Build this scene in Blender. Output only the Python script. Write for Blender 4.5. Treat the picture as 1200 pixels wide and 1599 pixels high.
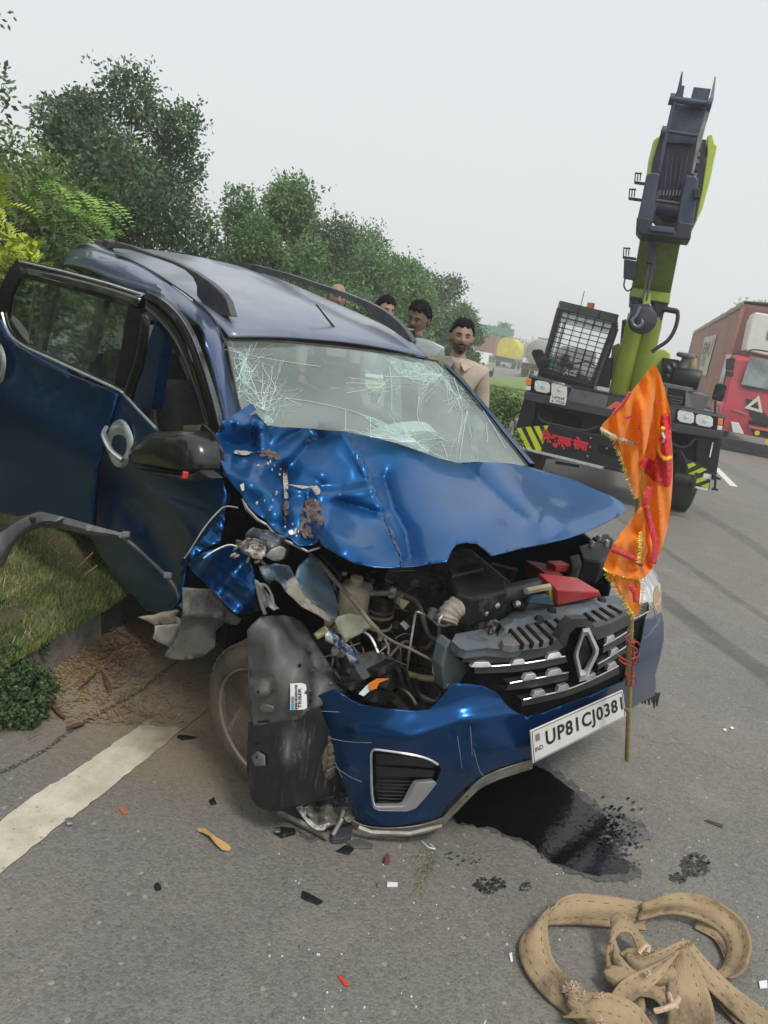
import bpy, bmesh, math, random
import numpy as np
from math import sin, cos, pi, radians, sqrt, atan2, exp
from mathutils import Vector as V, Matrix, geometry
from mathutils.bvhtree import BVHTree
random.seed(7); RS = np.random.RandomState(7)
for o in list(bpy.data.objects): bpy.data.objects.remove(o)
S = bpy.context.scene; COL = S.collection

# ---------------- camera
F = 1200.0; ROLL = radians(10); PIT = radians(13.0); H = 1.65
FW = V((0, cos(PIT), -sin(PIT)))
UP0 = V((0, sin(PIT), cos(PIT))); RT0 = V((1, 0, 0))
CR = RT0*cos(ROLL) + UP0*sin(ROLL)
CU = -RT0*sin(ROLL) + UP0*cos(ROLL)
EYE = V((0, 0, H))
cd = bpy.data.cameras.new('camera'); cam = bpy.data.objects.new('camera', cd); COL.objects.link(cam)
cd.sensor_fit = 'HORIZONTAL'; cd.sensor_width = 36; cd.lens = 36*F/1200
cd.clip_end = 6000; cd.clip_start = .05
m = Matrix((CR, CU, -FW)).transposed().to_4x4(); m.translation = EYE
cam.matrix_world = m; S.camera = cam

# ---------------- world (hazy overcast sky), sun, exposure
SUN_EL = radians(58); SUN_AZ = radians(150)   # azimuth clockwise from +Y: behind the camera, to its right
w = bpy.data.worlds.new('World'); S.world = w; w.use_nodes = True
nt = w.node_tree; nt.nodes.clear()
sky = nt.nodes.new('ShaderNodeTexSky'); sky.sky_type = 'NISHITA'; sky.sun_disc = False
sky.sun_elevation = SUN_EL; sky.sun_rotation = SUN_AZ; sky.air_density = 1.5; sky.dust_density = 5
hs = nt.nodes.new('ShaderNodeHueSaturation'); hs.inputs['Saturation'].default_value = .25
mx = nt.nodes.new('ShaderNodeMix'); mx.data_type = 'RGBA'; mx.inputs[0].default_value = .8
mx.inputs[7].default_value = (6.55, 6.85, 7.0, 1)
bg = nt.nodes.new('ShaderNodeBackground'); bg.inputs[1].default_value = .1
wo = nt.nodes.new('ShaderNodeOutputWorld')
nt.links.new(sky.outputs[0], hs.inputs['Color']); nt.links.new(hs.outputs[0], mx.inputs[6])
nt.links.new(mx.outputs[2], bg.inputs[0]); nt.links.new(bg.outputs[0], wo.inputs[0])
sl = bpy.data.lights.new('sun', 'SUN'); sl.energy = 1.5; sl.angle = radians(14); sl.color = (1, .96, .9)
so = bpy.data.objects.new('sun', sl); COL.objects.link(so)
sd = V((sin(SUN_AZ)*cos(SUN_EL), cos(SUN_AZ)*cos(SUN_EL), sin(SUN_EL)))
so.rotation_euler = sd.to_track_quat('Z', 'Y').to_euler(); so.location = (0, 0, 30)
S.render.engine = 'CYCLES'
S.view_settings.view_transform = 'Standard'; S.view_settings.look = 'None'
S.view_settings.exposure = .42; S.view_settings.gamma = 1
S.cycles.max_bounces = 8; S.cycles.transparent_max_bounces = 24; S.cycles.volume_bounces = 2

# ---------------- picking points of the place along a viewing direction
def ray(px, py): return FW + CR*((px-600)/F) - CU*((py-799.5)/F)
def W(px, py, d): return EYE + ray(px, py)*d
def G(px, py, z=0.0):
    r = ray(px, py); return EYE + r*((z-H)/r.z)
class Frame:
    def __init__(s, T, yaw, pitch=0, roll=0):
        s.R = (Matrix.Rotation(yaw, 3, 'Z') @ Matrix.Rotation(pitch, 3, 'Y') @ Matrix.Rotation(roll, 3, 'X'))
        s.T = V(T); s.Ri = s.R.transposed()
    def w(s, x, y, z): return s.R @ V((x, y, z)) + s.T
    def d(s, v): return s.R @ V(v)
    def loc(s, p): return s.Ri @ (V(p)-s.T)
    def ax(s, px, py, a, val, off=0.0):      # where the viewing ray meets local plane a=val, moved off along that axis
        r = s.Ri @ ray(px, py); o = s.Ri @ (EYE-s.T)
        p = o + r*((val-o[a])/r[a]); p[a] += off
        return s.w(*p)

# ---------------- materials
MATS = {}
def mat(name, col, rough=.6, metal=0., coat=0., spec=.5, var=0., vscale=8., bump=0., bscale=60., col2=None, wear=None, trans=0., detail=6, vlo=.35, vhi=.65, em=None, objrand=0., stretch=None, coatr=.05):
    if name in MATS: return MATS[name]
    mt = bpy.data.materials.new(name); mt.use_nodes = True
    n = mt.node_tree.nodes; l = mt.node_tree.links; b = n['Principled BSDF']
    b.inputs['Roughness'].default_value = rough; b.inputs['Metallic'].default_value = metal
    b.inputs['Coat Weight'].default_value = coat; b.inputs['Coat Roughness'].default_value = coatr
    b.inputs['Specular IOR Level'].default_value = spec
    b.inputs['Transmission Weight'].default_value = trans
    c = (*col, 1); b.inputs['Base Color'].default_value = c
    tc = n.new('ShaderNodeTexCoord'); co = tc.outputs['Object']
    if stretch:
        mp = n.new('ShaderNodeMapping'); mp.inputs['Scale'].default_value = stretch; l.new(co, mp.inputs[0]); co = mp.outputs[0]
    last = None
    if var or col2:
        t = n.new('ShaderNodeTexNoise'); t.inputs['Scale'].default_value = vscale; t.inputs['Detail'].default_value = detail; t.inputs['Roughness'].default_value = .65
        l.new(co, t.inputs['Vector'])
        r = n.new('ShaderNodeValToRGB'); r.color_ramp.elements[0].position = vlo; r.color_ramp.elements[1].position = vhi
        if col2: a, e = c, (*col2, 1)
        else: a = tuple(max(0, x*(1-var)) for x in col)+(1,); e = tuple(min(1, x*(1+var)) for x in col)+(1,)
        r.color_ramp.elements[0].color = a; r.color_ramp.elements[1].color = e
        l.new(t.outputs[0], r.inputs[0]); last = r.outputs[0]
    if wear:     # (colour, scale, threshold, roughness)
        wc, ws, wt, wr = wear
        t = n.new('ShaderNodeTexNoise'); t.inputs['Scale'].default_value = ws; t.inputs['Detail'].default_value = 10; t.inputs['Roughness'].default_value = .7
        l.new(co, t.inputs['Vector'])
        r = n.new('ShaderNodeMapRange'); r.inputs[1].default_value = wt; r.inputs[2].default_value = wt+.12
        l.new(t.outputs[0], r.inputs[0])
        mm = n.new('ShaderNodeMix'); mm.data_type = 'RGBA'; l.new(r.outputs[0], mm.inputs[0])
        mm.inputs[6].default_value = c; mm.inputs[7].default_value = (*wc, 1)
        if last: l.new(last, mm.inputs[6])
        last = mm.outputs[2]
        mr = n.new('ShaderNodeMapRange'); mr.inputs[3].default_value = rough; mr.inputs[4].default_value = wr
        l.new(r.outputs[0], mr.inputs[0]); l.new(mr.outputs[0], b.inputs['Roughness'])
        if coat:
            mc = n.new('ShaderNodeMapRange'); mc.inputs[3].default_value = coat; mc.inputs[4].default_value = coat*.1
            l.new(r.outputs[0], mc.inputs[0]); l.new(mc.outputs[0], b.inputs['Coat Weight'])
    if objrand:
        oi = n.new('ShaderNodeObjectInfo'); h = n.new('ShaderNodeHueSaturation')
        mr = n.new('ShaderNodeMapRange'); mr.inputs[3].default_value = 1-objrand; mr.inputs[4].default_value = 1+objrand
        l.new(oi.outputs['Random'], mr.inputs[0]); l.new(mr.outputs[0], h.inputs['Value'])
        if last: l.new(last, h.inputs['Color'])
        else: h.inputs['Color'].default_value = c
        last = h.outputs[0]
    if last: l.new(last, b.inputs['Base Color'])
    if bump:
        t = n.new('ShaderNodeTexNoise'); t.inputs['Scale'].default_value = bscale; t.inputs['Detail'].default_value = 5
        l.new(co, t.inputs['Vector'])
        bp = n.new('ShaderNodeBump'); bp.inputs['Strength'].default_value = bump; bp.inputs['Distance'].default_value = .01
        l.new(t.outputs[0], bp.inputs['Height']); l.new(bp.outputs[0], b.inputs['Normal'])
    if em:
        b.inputs['Emission Color'].default_value = (*em[0], 1); b.inputs['Emission Strength'].default_value = em[1]
    MATS[name] = mt; return mt

# ---------------- scene objects
def tag(o, label=None, cat=None, group=None, kind=None):
    if label: o['label'] = label
    if cat: o['category'] = cat
    if group: o['group'] = group
    if kind: o['kind'] = kind
    return o
def empty(name, loc, label=None, cat=None, group=None):
    o = bpy.data.objects.new(name, None); COL.objects.link(o); o.location = loc; o.empty_display_size = .2
    bpy.context.view_layer.update
    return tag(o, label, cat, group)
ORG = {}
def org(o):
    v = V((0, 0, 0))
    while o: v = v + o.location; o = o.parent
    return v
class MB:
    def __init__(s): s.v = []; s.f = []
    def add(s, vs, fs):
        n = len(s.v); s.v += [tuple(p) for p in vs]; s.f += [tuple(i+n for i in f) for f in fs]; return s
    def hexa(s, b, t):      # eight corners: four below, four above
        return s.add(list(b)+list(t), [(3, 2, 1, 0), (4, 5, 6, 7), (0, 1, 5, 4), (1, 2, 6, 5), (2, 3, 7, 6), (3, 0, 4, 7)])
    def box(s, c, sz, fr=None, rz=0, M=None):
        hx, hy, hz = sz[0]/2, sz[1]/2, sz[2]/2
        vs = []
        for z in (-hz, hz):
            for x, y in ((-hx, -hy), (hx, -hy), (hx, hy), (-hx, hy)):
                p = V((x, y, z))
                if M is not None: p = M @ p
                if rz: p = Matrix.Rotation(rz, 3, 'Z') @ p
                p = p + V(c); vs.append(fr.w(*p) if fr else p)
        return s.hexa(vs[:4], vs[4:])
    def tube(s, pts, r, n=8, cap=True, closed=False):
        pts = [V(p) for p in pts]; m = len(pts)
        rs = r if isinstance(r, (list, tuple)) else [r]*m
        ref = None; vs = []
        for i, p in enumerate(pts):
            a = pts[(i-1) % m] if closed or i else p; b = pts[(i+1) % m] if closed or i < m-1 else p
            t = (b-a); t = t.normalized() if t.length > 1e-9 else V((0, 0, 1))
            if ref is None: ref = t.orthogonal().normalized()
            ref = (ref - t*ref.dot(t)); ref = ref.normalized() if ref.length > 1e-6 else t.orthogonal().normalized()
            q = t.cross(ref)
            for k in range(n):
                an = 2*pi*k/n; vs.append(p + (ref*cos(an)+q*sin(an))*rs[i])
        fs = []
        for i in range(m if closed else m-1):
            for k in range(n):
                a = i*n+k; b = i*n+(k+1) % n; j = ((i+1) % m)*n
                fs.append((a, b, j+(k+1) % n, j+k))
        if cap and not closed: fs += [tuple(range(n))[::-1], tuple(range((m-1)*n, m*n))]
        return s.add(vs, fs)
    def lathe(s, prof, o, axis, n=24, ref=None):    # prof: (radius, along)
        o = V(o); t = V(axis).normalized(); a = t.orthogonal().normalized() if ref is None else V(ref); b = t.cross(a)
        vs = [o + t*h + (a*cos(2*pi*k/n)+b*sin(2*pi*k/n))*r for r, h in prof for k in range(n)]
        fs = [(i*n+k, i*n+(k+1) % n, (i+1)*n+(k+1) % n, (i+1)*n+k) for i in range(len(prof)-1) for k in range(n)]
        if prof[0][0] > 1e-5: fs.append(tuple(range(n))[::-1])
        if prof[-1][0] > 1e-5: fs.append(tuple(range((len(prof)-1)*n, len(prof)*n)))
        return s.add(vs, fs)
    def grid(s, rows, closed=False):
        m = len(rows[0]); n0 = len(s.v)
        vs = [p for r in rows for p in r]
        fs = [(i*m+k, i*m+(k+1) % m, (i+1)*m+(k+1) % m, (i+1)*m+k) for i in range(len(rows)-1) for k in range(m if closed else m-1)]
        return s.add(vs, fs)
    def prism(s, poly, d):   # polygon of 3D points pushed along vector d
        n = len(poly); d = V(d); poly = [V(p) for p in poly]
        return s.add(poly+[p+d for p in poly], [tuple(range(n)), tuple(range(2*n-1, n-1, -1))]+[(i, (i+1) % n, n+(i+1) % n, n+i) for i in range(n)][::1])
    def build(s, name, m, parent=None, smooth=False, bev=0, sol=0, sub=0, label=None, kind=None, solo=0, auto=40, segs=2):
        me = bpy.data.meshes.new(name)
        a = np.array(s.v, float).reshape(-1, 3)
        c = a.mean(0) if len(a) else np.zeros(3)
        me.from_pydata((a-c).tolist(), [], s.f); me.update()
        if smooth:
            me.shade_smooth()
        me.materials.append(m)
        o = bpy.data.objects.new(name, me); COL.objects.link(o)
        po = org(parent) if parent else V((0, 0, 0))
        o.location = V(c)-po
        if parent: o.parent = parent
        bm = bmesh.new(); bm.from_mesh(me); bmesh.ops.recalc_face_normals(bm, faces=bm.faces)
        if smooth and auto < 180:
            for e in bm.edges:
                if len(e.link_faces) == 2 and e.calc_face_angle(0) > radians(auto): e.smooth = False
        bm.to_mesh(me); bm.free()
        if sub:
            x = o.modifiers.new('s', 'SUBSURF'); x.levels = x.render_levels = sub
        if sol:
            x = o.modifiers.new('t', 'SOLIDIFY'); x.thickness = sol; x.offset = solo
        if bev:
            x = o.modifiers.new('b', 'BEVEL'); x.width = bev; x.segments = segs; x.limit_method = 'ANGLE'; x.angle_limit = radians(35)
        if label: o['label'] = label
        if kind: o['kind'] = kind
        return o
def fastmesh(name, verts, faces_flat, per, m, parent=None, smooth=False, kind=None):
    verts = np.asarray(verts, np.float32).reshape(-1, 3); c = verts.mean(0); verts = verts-c
    idx = np.asarray(faces_flat, np.int32).ravel(); nf = len(idx)//per
    me = bpy.data.meshes.new(name); me.vertices.add(len(verts)); me.vertices.foreach_set('co', verts.ravel())
    me.loops.add(len(idx)); me.loops.foreach_set('vertex_index', idx)
    me.polygons.add(nf); me.polygons.foreach_set('loop_start', np.arange(nf, dtype=np.int32)*per)
    me.update(calc_edges=True); me.materials.append(m)
    if smooth: me.shade_smooth()
    o = bpy.data.objects.new(name, me); COL.objects.link(o)
    o.location = V([float(x) for x in c])-(org(parent) if parent else V((0, 0, 0)))
    if parent: o.parent = parent
    if kind: o['kind'] = kind
    return o
def crv(pts, n=6, closed=False):     # Catmull-Rom through points
    pts = [V(p) for p in pts]; m = len(pts); out = []
    for i in range(m if closed else m-1):
        if closed: p0, p1, p2, p3 = pts[i-1], pts[i], pts[(i+1) % m], pts[(i+2) % m]
        else: p0, p1, p2, p3 = pts[max(i-1, 0)], pts[i], pts[i+1], pts[min(i+2, m-1)]
        for k in range(n):
            t = k/n
            out.append(.5*((2*p1)+(p2-p0)*t+(2*p0-5*p1+4*p2-p3)*t*t+(3*p1-p0-3*p2+p3)*t**3))
    if not closed: out.append(pts[-1])
    return out
def crv2(pts, n=6, closed=False): return [(p.x, p.y) for p in crv([(a, b, 0) for a, b in pts], n, closed)]
def inside(p, poly):
    x, y = p; c = False; j = len(poly)-1
    for i in range(len(poly)):
        xi, yi = poly[i]; xj, yj = poly[j]
        if (yi > y) != (yj > y) and x < (xj-xi)*(y-yi)/(yj-yi)+xi: c = not c
        j = i
    return c
def tri2(outline, step, holes=(), jit=.2):   # triangulated 2D outline with inner points
    vs = [V(p) for p in outline]; es = [(i, (i+1) % len(outline)) for i in range(len(outline))]
    for h in holes:
        b = len(vs); vs += [V(p) for p in h]; es += [(b+i, b+(i+1) % len(h)) for i in range(len(h))]
    xs = [p[0] for p in outline]; ys = [p[1] for p in outline]
    y = min(ys)+step/2; k = 0
    while y < max(ys):
        x = min(xs)+step/2*(k % 2)
        while x < max(xs):
            q = (x+random.uniform(-jit, jit)*step, y+random.uniform(-jit, jit)*step)
            if inside(q, outline) and not any(inside(q, h) for h in holes): vs.append(V(q))
            x += step
        y += step*.87; k += 1
    r = geometry.delaunay_2d_cdt(vs, es, [], 1, 1e-4)
    ov, of = r[0], r[2]; res = []
    for f in of:
        c = (sum(ov[i][0] for i in f)/len(f), sum(ov[i][1] for i in f)/len(f))
        if not inside(c, outline) or any(inside(c, h) for h in holes): continue
        res.append(tuple(f))
    return [(p[0], p[1]) for p in ov], res
def drape(outline, fn, step=12, holes=(), mb=None):
    v2, f = tri2(outline, step, holes); mb = mb or MB()
    return mb.add([fn(x, y) for x, y in v2], f)
def rbf(ctrl, smooth=0.0):     # ctrl: (px, py, value) -> thin plate interpolant
    P = np.array([(c[0]/100., c[1]/100.) for c in ctrl]); z = np.array([c[2] for c in ctrl]); n = len(P)
    def phi(r2): return np.where(r2 > 1e-12, r2*np.log(np.maximum(r2, 1e-12))*.5, 0)
    A = phi(((P[:, None]-P[None])**2).sum(2)) + smooth*np.eye(n)
    B = np.c_[np.ones(n), P]; M = np.block([[A, B], [B.T, np.zeros((3, 3))]])
    s = np.linalg.lstsq(M, np.r_[z, 0, 0, 0], rcond=None)[0]
    def f(x, y):
        d = phi((P[:, 0]-x/100.)**2+(P[:, 1]-y/100.)**2)
        return float(s[:n] @ d + s[n]+s[n+1]*x/100.+s[n+2]*y/100.)
    return f
def seg_d(x, y, pl):         # distance to polyline, signed side
    best = 1e9; sg = 1
    for (x0, y0), (x1, y1) in zip(pl, pl[1:]):
        dx, dy = x1-x0, y1-y0; t = max(0, min(1, ((x-x0)*dx+(y-y0)*dy)/(dx*dx+dy*dy+1e-9)))
        ex, ey = x-x0-t*dx, y-y0-t*dy; d = sqrt(ex*ex+ey*ey)
        if d < best: best = d; sg = 1 if dx*ey-dy*ex > 0 else -1
    return best, sg
def text_mesh(txt, size=1.0, sx=1.0, bold=0.0, space=1.0):    # returns flat verts, faces centred on 0
    c = bpy.data.curves.new('t', 'FONT'); c.body = txt; c.size = size; c.align_x = 'CENTER'; c.align_y = 'CENTER'; c.offset = bold; c.space_character = space
    c.resolution_u = 3
    o = bpy.data.objects.new('t', c); COL.objects.link(o)
    dg = bpy.context.evaluated_depsgraph_get(); me = bpy.data.meshes.new_from_object(o.evaluated_get(dg))
    vs = [(v.co.x*sx, v.co.y) for v in me.vertices]; fs = [tuple(p.vertices) for p in me.polygons]
    bpy.data.objects.remove(o); bpy.data.curves.remove(c); bpy.data.meshes.remove(me)
    return vs, fs
def lettering(txt, fn, name, m, parent, w=1.0, h=1.0, bold=0.0, space=1.0, rot=0):   # fn(u,v) u,v in -.5...5 -> 3D
    vs, fs = text_mesh(txt, 1, 1, bold, space)
    if not vs: return None
    x0 = min(v[0] for v in vs); x1 = max(v[0] for v in vs); y0 = min(v[1] for v in vs); y1 = max(v[1] for v in vs)
    out = [fn(((v[0]-x0)/(x1-x0)-.5)*w, ((v[1]-y0)/(y1-y0)-.5)*h) for v in vs]
    return MB().add(out, fs).build(name, m, parent)
def quadfn(p00, p10, p11, p01):    # corners: left-bottom, right-bottom, right-top, left-top; u,v in -.5...5
    p00, p10, p11, p01 = map(V, (p00, p10, p11, p01))
    def f(u, v):
        u += .5; v += .5
        return p00*(1-u)*(1-v)+p10*u*(1-v)+p11*u*v+p01*(1-u)*v
    return f
# ================= THE SETTING
# road surface material: worn dusty asphalt with aggregate, tyre marks, dust patches, dark stains
def road_mat():
    mt = bpy.data.materials.new('asphalt'); mt.use_nodes = True; n = mt.node_tree.nodes; l = mt.node_tree.links; b = n['Principled BSDF']
    ge = n.new('ShaderNodeNewGeometry'); P = ge.outputs['Position']
    def noise(sc, det=4, ro=.6, vec=None, dist=0):
        t = n.new('ShaderNodeTexNoise'); t.inputs['Scale'].default_value = sc; t.inputs['Detail'].default_value = det; t.inputs['Roughness'].default_value = ro
        t.inputs['Distortion'].default_value = dist; l.new(vec or P, t.inputs['Vector']); return t.outputs[0]
    def rng(s, a, bb, c=0., d=1.):
        r = n.new('ShaderNodeMapRange'); r.inputs[1].default_value = a; r.inputs[2].default_value = bb; r.inputs[3].default_value = c; r.inputs[4].default_value = d; l.new(s, r.inputs[0]); return r.outputs[0]
    def mixc(f, a, c, mode='MIX'):
        x = n.new('ShaderNodeMix'); x.data_type = 'RGBA'; x.blend_type = mode
        if isinstance(f, float): x.inputs[0].default_value = f
        else: l.new(f, x.inputs[0])
        for s, i in ((a, 6), (c, 7)):
            if isinstance(s, tuple): x.inputs[i].default_value = (*s, 1)
            else: l.new(s, x.inputs[i])
        return x.outputs[2]
    def math_(op, a, c):
        x = n.new('ShaderNodeMath'); x.operation = op
        for s, i in ((a, 0), (c, 1)):
            if isinstance(s, (int, float)): x.inputs[i].default_value = s
            else: l.new(s, x.inputs[i])
        return x.outputs[0]
    base = mixc(rng(noise(1.3, 8, .6), .35, .65), (.132, .127, .117), (.200, .193, .178))
    base = mixc(rng(noise(.35, 3), .4, .65), base, (.19, .17, .14))
    # aggregate
    vo = n.new('ShaderNodeTexVoronoi'); vo.inputs['Scale'].default_value = 110; l.new(P, vo.inputs['Vector'])
    sep = n.new('ShaderNodeSeparateColor'); l.new(vo.outputs['Color'], sep.inputs[0])
    base = mixc(.42, base, mixc(rng(sep.outputs[0], 0, 1), (.08, .077, .072), (.24, .23, .21)))
    # light stones
    v2 = n.new('ShaderNodeTexVoronoi'); v2.inputs['Scale'].default_value = 34; l.new(P, v2.inputs['Vector'])
    s2 = n.new('ShaderNodeSeparateColor'); l.new(v2.outputs['Color'], s2.inputs[0])
    st = math_('MULTIPLY', rng(s2.outputs[1], .93, .95), rng(v2.outputs['Distance'], .28, .2))
    base = mixc(math_('MULTIPLY', st, .7), base, (.34, .32, .28))
    # pale dust
    dm = math_('MULTIPLY', rng(noise(2.1, 8, .7), .52, .7), rng(noise(.8, 3), .4, .6))
    base = mixc(math_('MULTIPLY', dm, .55), base, (.30, .26, .205))
    # tyre tracks: bands along the carriageway near x ~ 2..4
    sx = n.new('ShaderNodeSeparateXYZ'); l.new(P, sx.inputs[0])
    for (x0, k, w_, st_) in ((2.62, -.17, .13, .75), (3.3, -.11, .07, .6), (4.2, .02, .14, .5), (5.9, .12, .3, .3)):
        u = math_('SUBTRACT', math_('ADD', sx.outputs[0], math_('MULTIPLY', sx.outputs[1], -k)), x0-k*4)
        u = math_('ADD', u, math_('MULTIPLY', math_('SUBTRACT', noise(.6, 1), .5), .15))
        band = rng(math_('ABSOLUTE', u, 0), w_, w_*.6)
        fine = rng(noise(3, 4, .6), .3, .6, .35, 1)
        base = mixc(math_('MULTIPLY', math_('MULTIPLY', band, fine), st_), base, (.06, .058, .056))
    vc = n.new('ShaderNodeTexVoronoi'); vc.feature = 'DISTANCE_TO_EDGE'; vc.inputs['Scale'].default_value = 1.1
    wv = n.new('ShaderNodeVectorMath'); wv.operation = 'ADD'; l.new(P, wv.inputs[0]); tn = n.new('ShaderNodeTexNoise'); tn.inputs['Scale'].default_value = 4; tn.inputs['Detail'].default_value = 6; l.new(P, tn.inputs['Vector'])
    sv = n.new('ShaderNodeVectorMath'); sv.operation = 'SCALE'; sv.inputs['Scale'].default_value = .5; l.new(tn.outputs['Color'], sv.inputs[0]); l.new(sv.outputs[0], wv.inputs[1]); l.new(wv.outputs[0], vc.inputs['Vector'])
    ck = math_('MULTIPLY', rng(vc.outputs['Distance'], .010, .002), rng(noise(.9, 2), .5, .6))
    base = mixc(math_('MULTIPLY', ck, .3), base, (.05, .047, .042))
    # brown dirt by the wreck's front wheel and the kerb
    for (cx, cy, r0, r1, cl, am) in ((-.62, 2.95, .25, .85, (.175, .135, .085), .9), (-1.1, 3.1, .1, .6, (.22, .175, .115), .75)):
        d = n.new('ShaderNodeVectorMath'); d.operation = 'DISTANCE'; l.new(P, d.inputs[0]); d.inputs[1].default_value = (cx, cy, 0)
        dd = math_('ADD', d.outputs['Value'], math_('MULTIPLY', math_('SUBTRACT', noise(5, 6, .7), .5), .55))
        base = mixc(math_('MULTIPLY', rng(dd, r1, r0), am), base, mixc(rng(noise(30, 5, .7), .3, .7), cl, tuple(x*1.6 for x in cl)))
    # oily prints
    rough = rng(noise(40, 3), .3, .7, .62, .85)
    l.new(base, b.inputs['Base Color']); l.new(rough, b.inputs['Roughness'])
    bp = n.new('ShaderNodeBump'); bp.inputs['Strength'].default_value = .55; bp.inputs['Distance'].default_value = .004
    hh = math_('ADD', rng(vo.outputs['Distance'], 0, .6, 1, 0), math_('MULTIPLY', noise(260, 3), .8)); l.new(hh, bp.inputs['Height']); l.new(bp.outputs[0], b.inputs['Normal'])
    return mt
M_road = road_mat()
KX = lambda y: -1.31 + .17*(y-2.96) + (.10*(y-4) if y > 4 else 0)      # kerb line, x as a function of y
# lie of the land: one ground sheet under everything to the horizon
def grass_ground(name, c1, c2, c3):
    return mat(name, c1, .95, var=.3, vscale=1.2, col2=c2, wear=(c3, 3.0, .56, .95), bump=.8, bscale=25, vlo=.3, vhi=.7)
M_ground = grass_ground('field_soil', (.07, .10, .03), (.16, .14, .07), (.2, .16, .10))
tag(MB().add([(-1500, -200, -.06), (1500, -200, -.06), (1500, 3000, -.06), (-1500, 3000, -.06)], [(0, 1, 2, 3)]).build('ground', M_ground), kind='structure')
# near carriageway
ys = [-6, -3, -1, 0, 1, 2, 3, 4, 5, 6, 7, 9, 12, 16, 22, 30, 45, 70, 110, 180, 300, 600, 1500]
def xoff(y): return .118*(y-8) if y > 8 else 0
XR = 16.5
tag(MB().grid([[(KX(y)-.25, y, 0), (KX(y)+8, y, 0), (KX(y)+19, y, 0)] for y in ys]).build('road', M_road), kind='structure')
# painted markings (worn cream paint)
def paint_mat():
    mt = mat('road_paint', (.54, .50, .39), .8, var=.18, vscale=9, bump=.3, bscale=200)
    n = mt.node_tree.nodes; l = mt.node_tree.links; b = n['Principled BSDF']
    ge = n.new('ShaderNodeNewGeometry')
    t = n.new('ShaderNodeTexNoise'); t.inputs['Scale'].default_value = 60; t.inputs['Detail'].default_value = 8; t.inputs['Roughness'].default_value = .75; l.new(ge.outputs['Position'], t.inputs['Vector'])
    t2 = n.new('ShaderNodeTexNoise'); t2.inputs['Scale'].default_value = 4; t2.inputs['Detail'].default_value = 6; l.new(ge.outputs['Position'], t2.inputs['Vector'])
    # dirt covers the line more and more towards the wreck
    sp = n.new('ShaderNodeSeparateXYZ'); l.new(ge.outputs['Position'], sp.inputs[0])
    r = n.new('ShaderNodeMapRange'); r.inputs[1].default_value = 2.15; r.inputs[2].default_value = 2.95; r.inputs[3].default_value = -.22; r.inputs[4].default_value = .34; l.new(sp.outputs[1], r.inputs[0])
    a = n.new('ShaderNodeMath'); a.operation = 'ADD'; l.new(t2.outputs[0], a.inputs[0]); l.new(r.outputs[0], a.inputs[1])
    r2 = n.new('ShaderNodeMapRange'); r2.inputs[1].default_value = .5; r2.inputs[2].default_value = .75; l.new(a.outputs[0], r2.inputs[0])
    cr = n.new('ShaderNodeMapRange'); cr.inputs[1].default_value = .60; cr.inputs[2].default_value = .66; l.new(t.outputs[0], cr.inputs[0])
    mm = n.new('ShaderNodeMath'); mm.operation = 'MAXIMUM'; l.new(r2.outputs[0], mm.inputs[0]); l.new(cr.outputs[0], mm.inputs[1])
    x = n.new('ShaderNodeMix'); x.data_type = 'RGBA'; l.new(mm.outputs[0], x.inputs[0])
    src = b.inputs['Base Color'].links[0].from_socket; l.new(src, x.inputs[6]); x.inputs[7].default_value = (.22, .17, .11, 1); l.new(x.outputs[2], b.inputs['Base Color'])
    return mt
M_paint = paint_mat()
def strip(pts_l, pts_r, z=.004):
    L = [V((p.x, p.y, z)) for p in pts_l]; R_ = [V((p.x, p.y, z)) for p in pts_r]
    return MB().grid([L, R_])
el = [V((-2.0, -3, 0)), V((-1.6, -1, 0)), V((-1.25, .7, 0)), G(0, 1284), G(120, 1203), G(252, 1110), G(300, 1078)]
er = [V((-1.84, -3, 0)), V((-1.44, -1, 0)), V((-1.09, .7, 0)), G(0, 1367), G(150, 1249), G(304, 1125), G(345, 1092)]
def rough_line(a, b_, n=40, amp=.004):
    A = crv(a, n//4); B = crv(b_, n//4)
    return [p+V((random.uniform(-amp, amp), 0, 0)) for p in A], [p+V((random.uniform(-amp, amp), 0, 0)) for p in B]
A, B = rough_line(el, er, 80)
far_l = [V((KX(y)+.75, y, 0)) for y in (4.2, 6, 9, 14, 25, 60, 200)]
mk = strip(A, B); mk.grid([[V((p.x, p.y, .004)) for p in far_l], [p+V((.15, 0, .004)) for p in far_l]])
tag(mk.build('edge_line', M_paint), kind='structure')
mk = MB()
M_paintw = mat('road_paint_white', (.62, .62, .58), .8, var=.15, vscale=20)
for i, y in enumerate(list(range(-1, 160, 9))):
    yy = y+6.2; L = 3.0
    f = lambda q: KX(q)+4.6
    mk.grid([[(f(yy), yy, .004), (f(yy+L), yy+L, .004)], [(f(yy)+.15, yy, .004), (f(yy+L)+.15, yy+L, .004)]])
tag(mk.build('lane_line', M_paintw), kind='structure')
# the other carriageway beyond the grass median
tag(MB().grid([[(KX(y)-16, y, -.01), (KX(y)-5.6, y, -.01)] for y in (8, 20, 40, 80, 200, 600, 1500)]).build('far_road', mat('far_asphalt', (.17, .165, .155), .85, var=.15, vscale=.5)), kind='structure')
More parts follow.
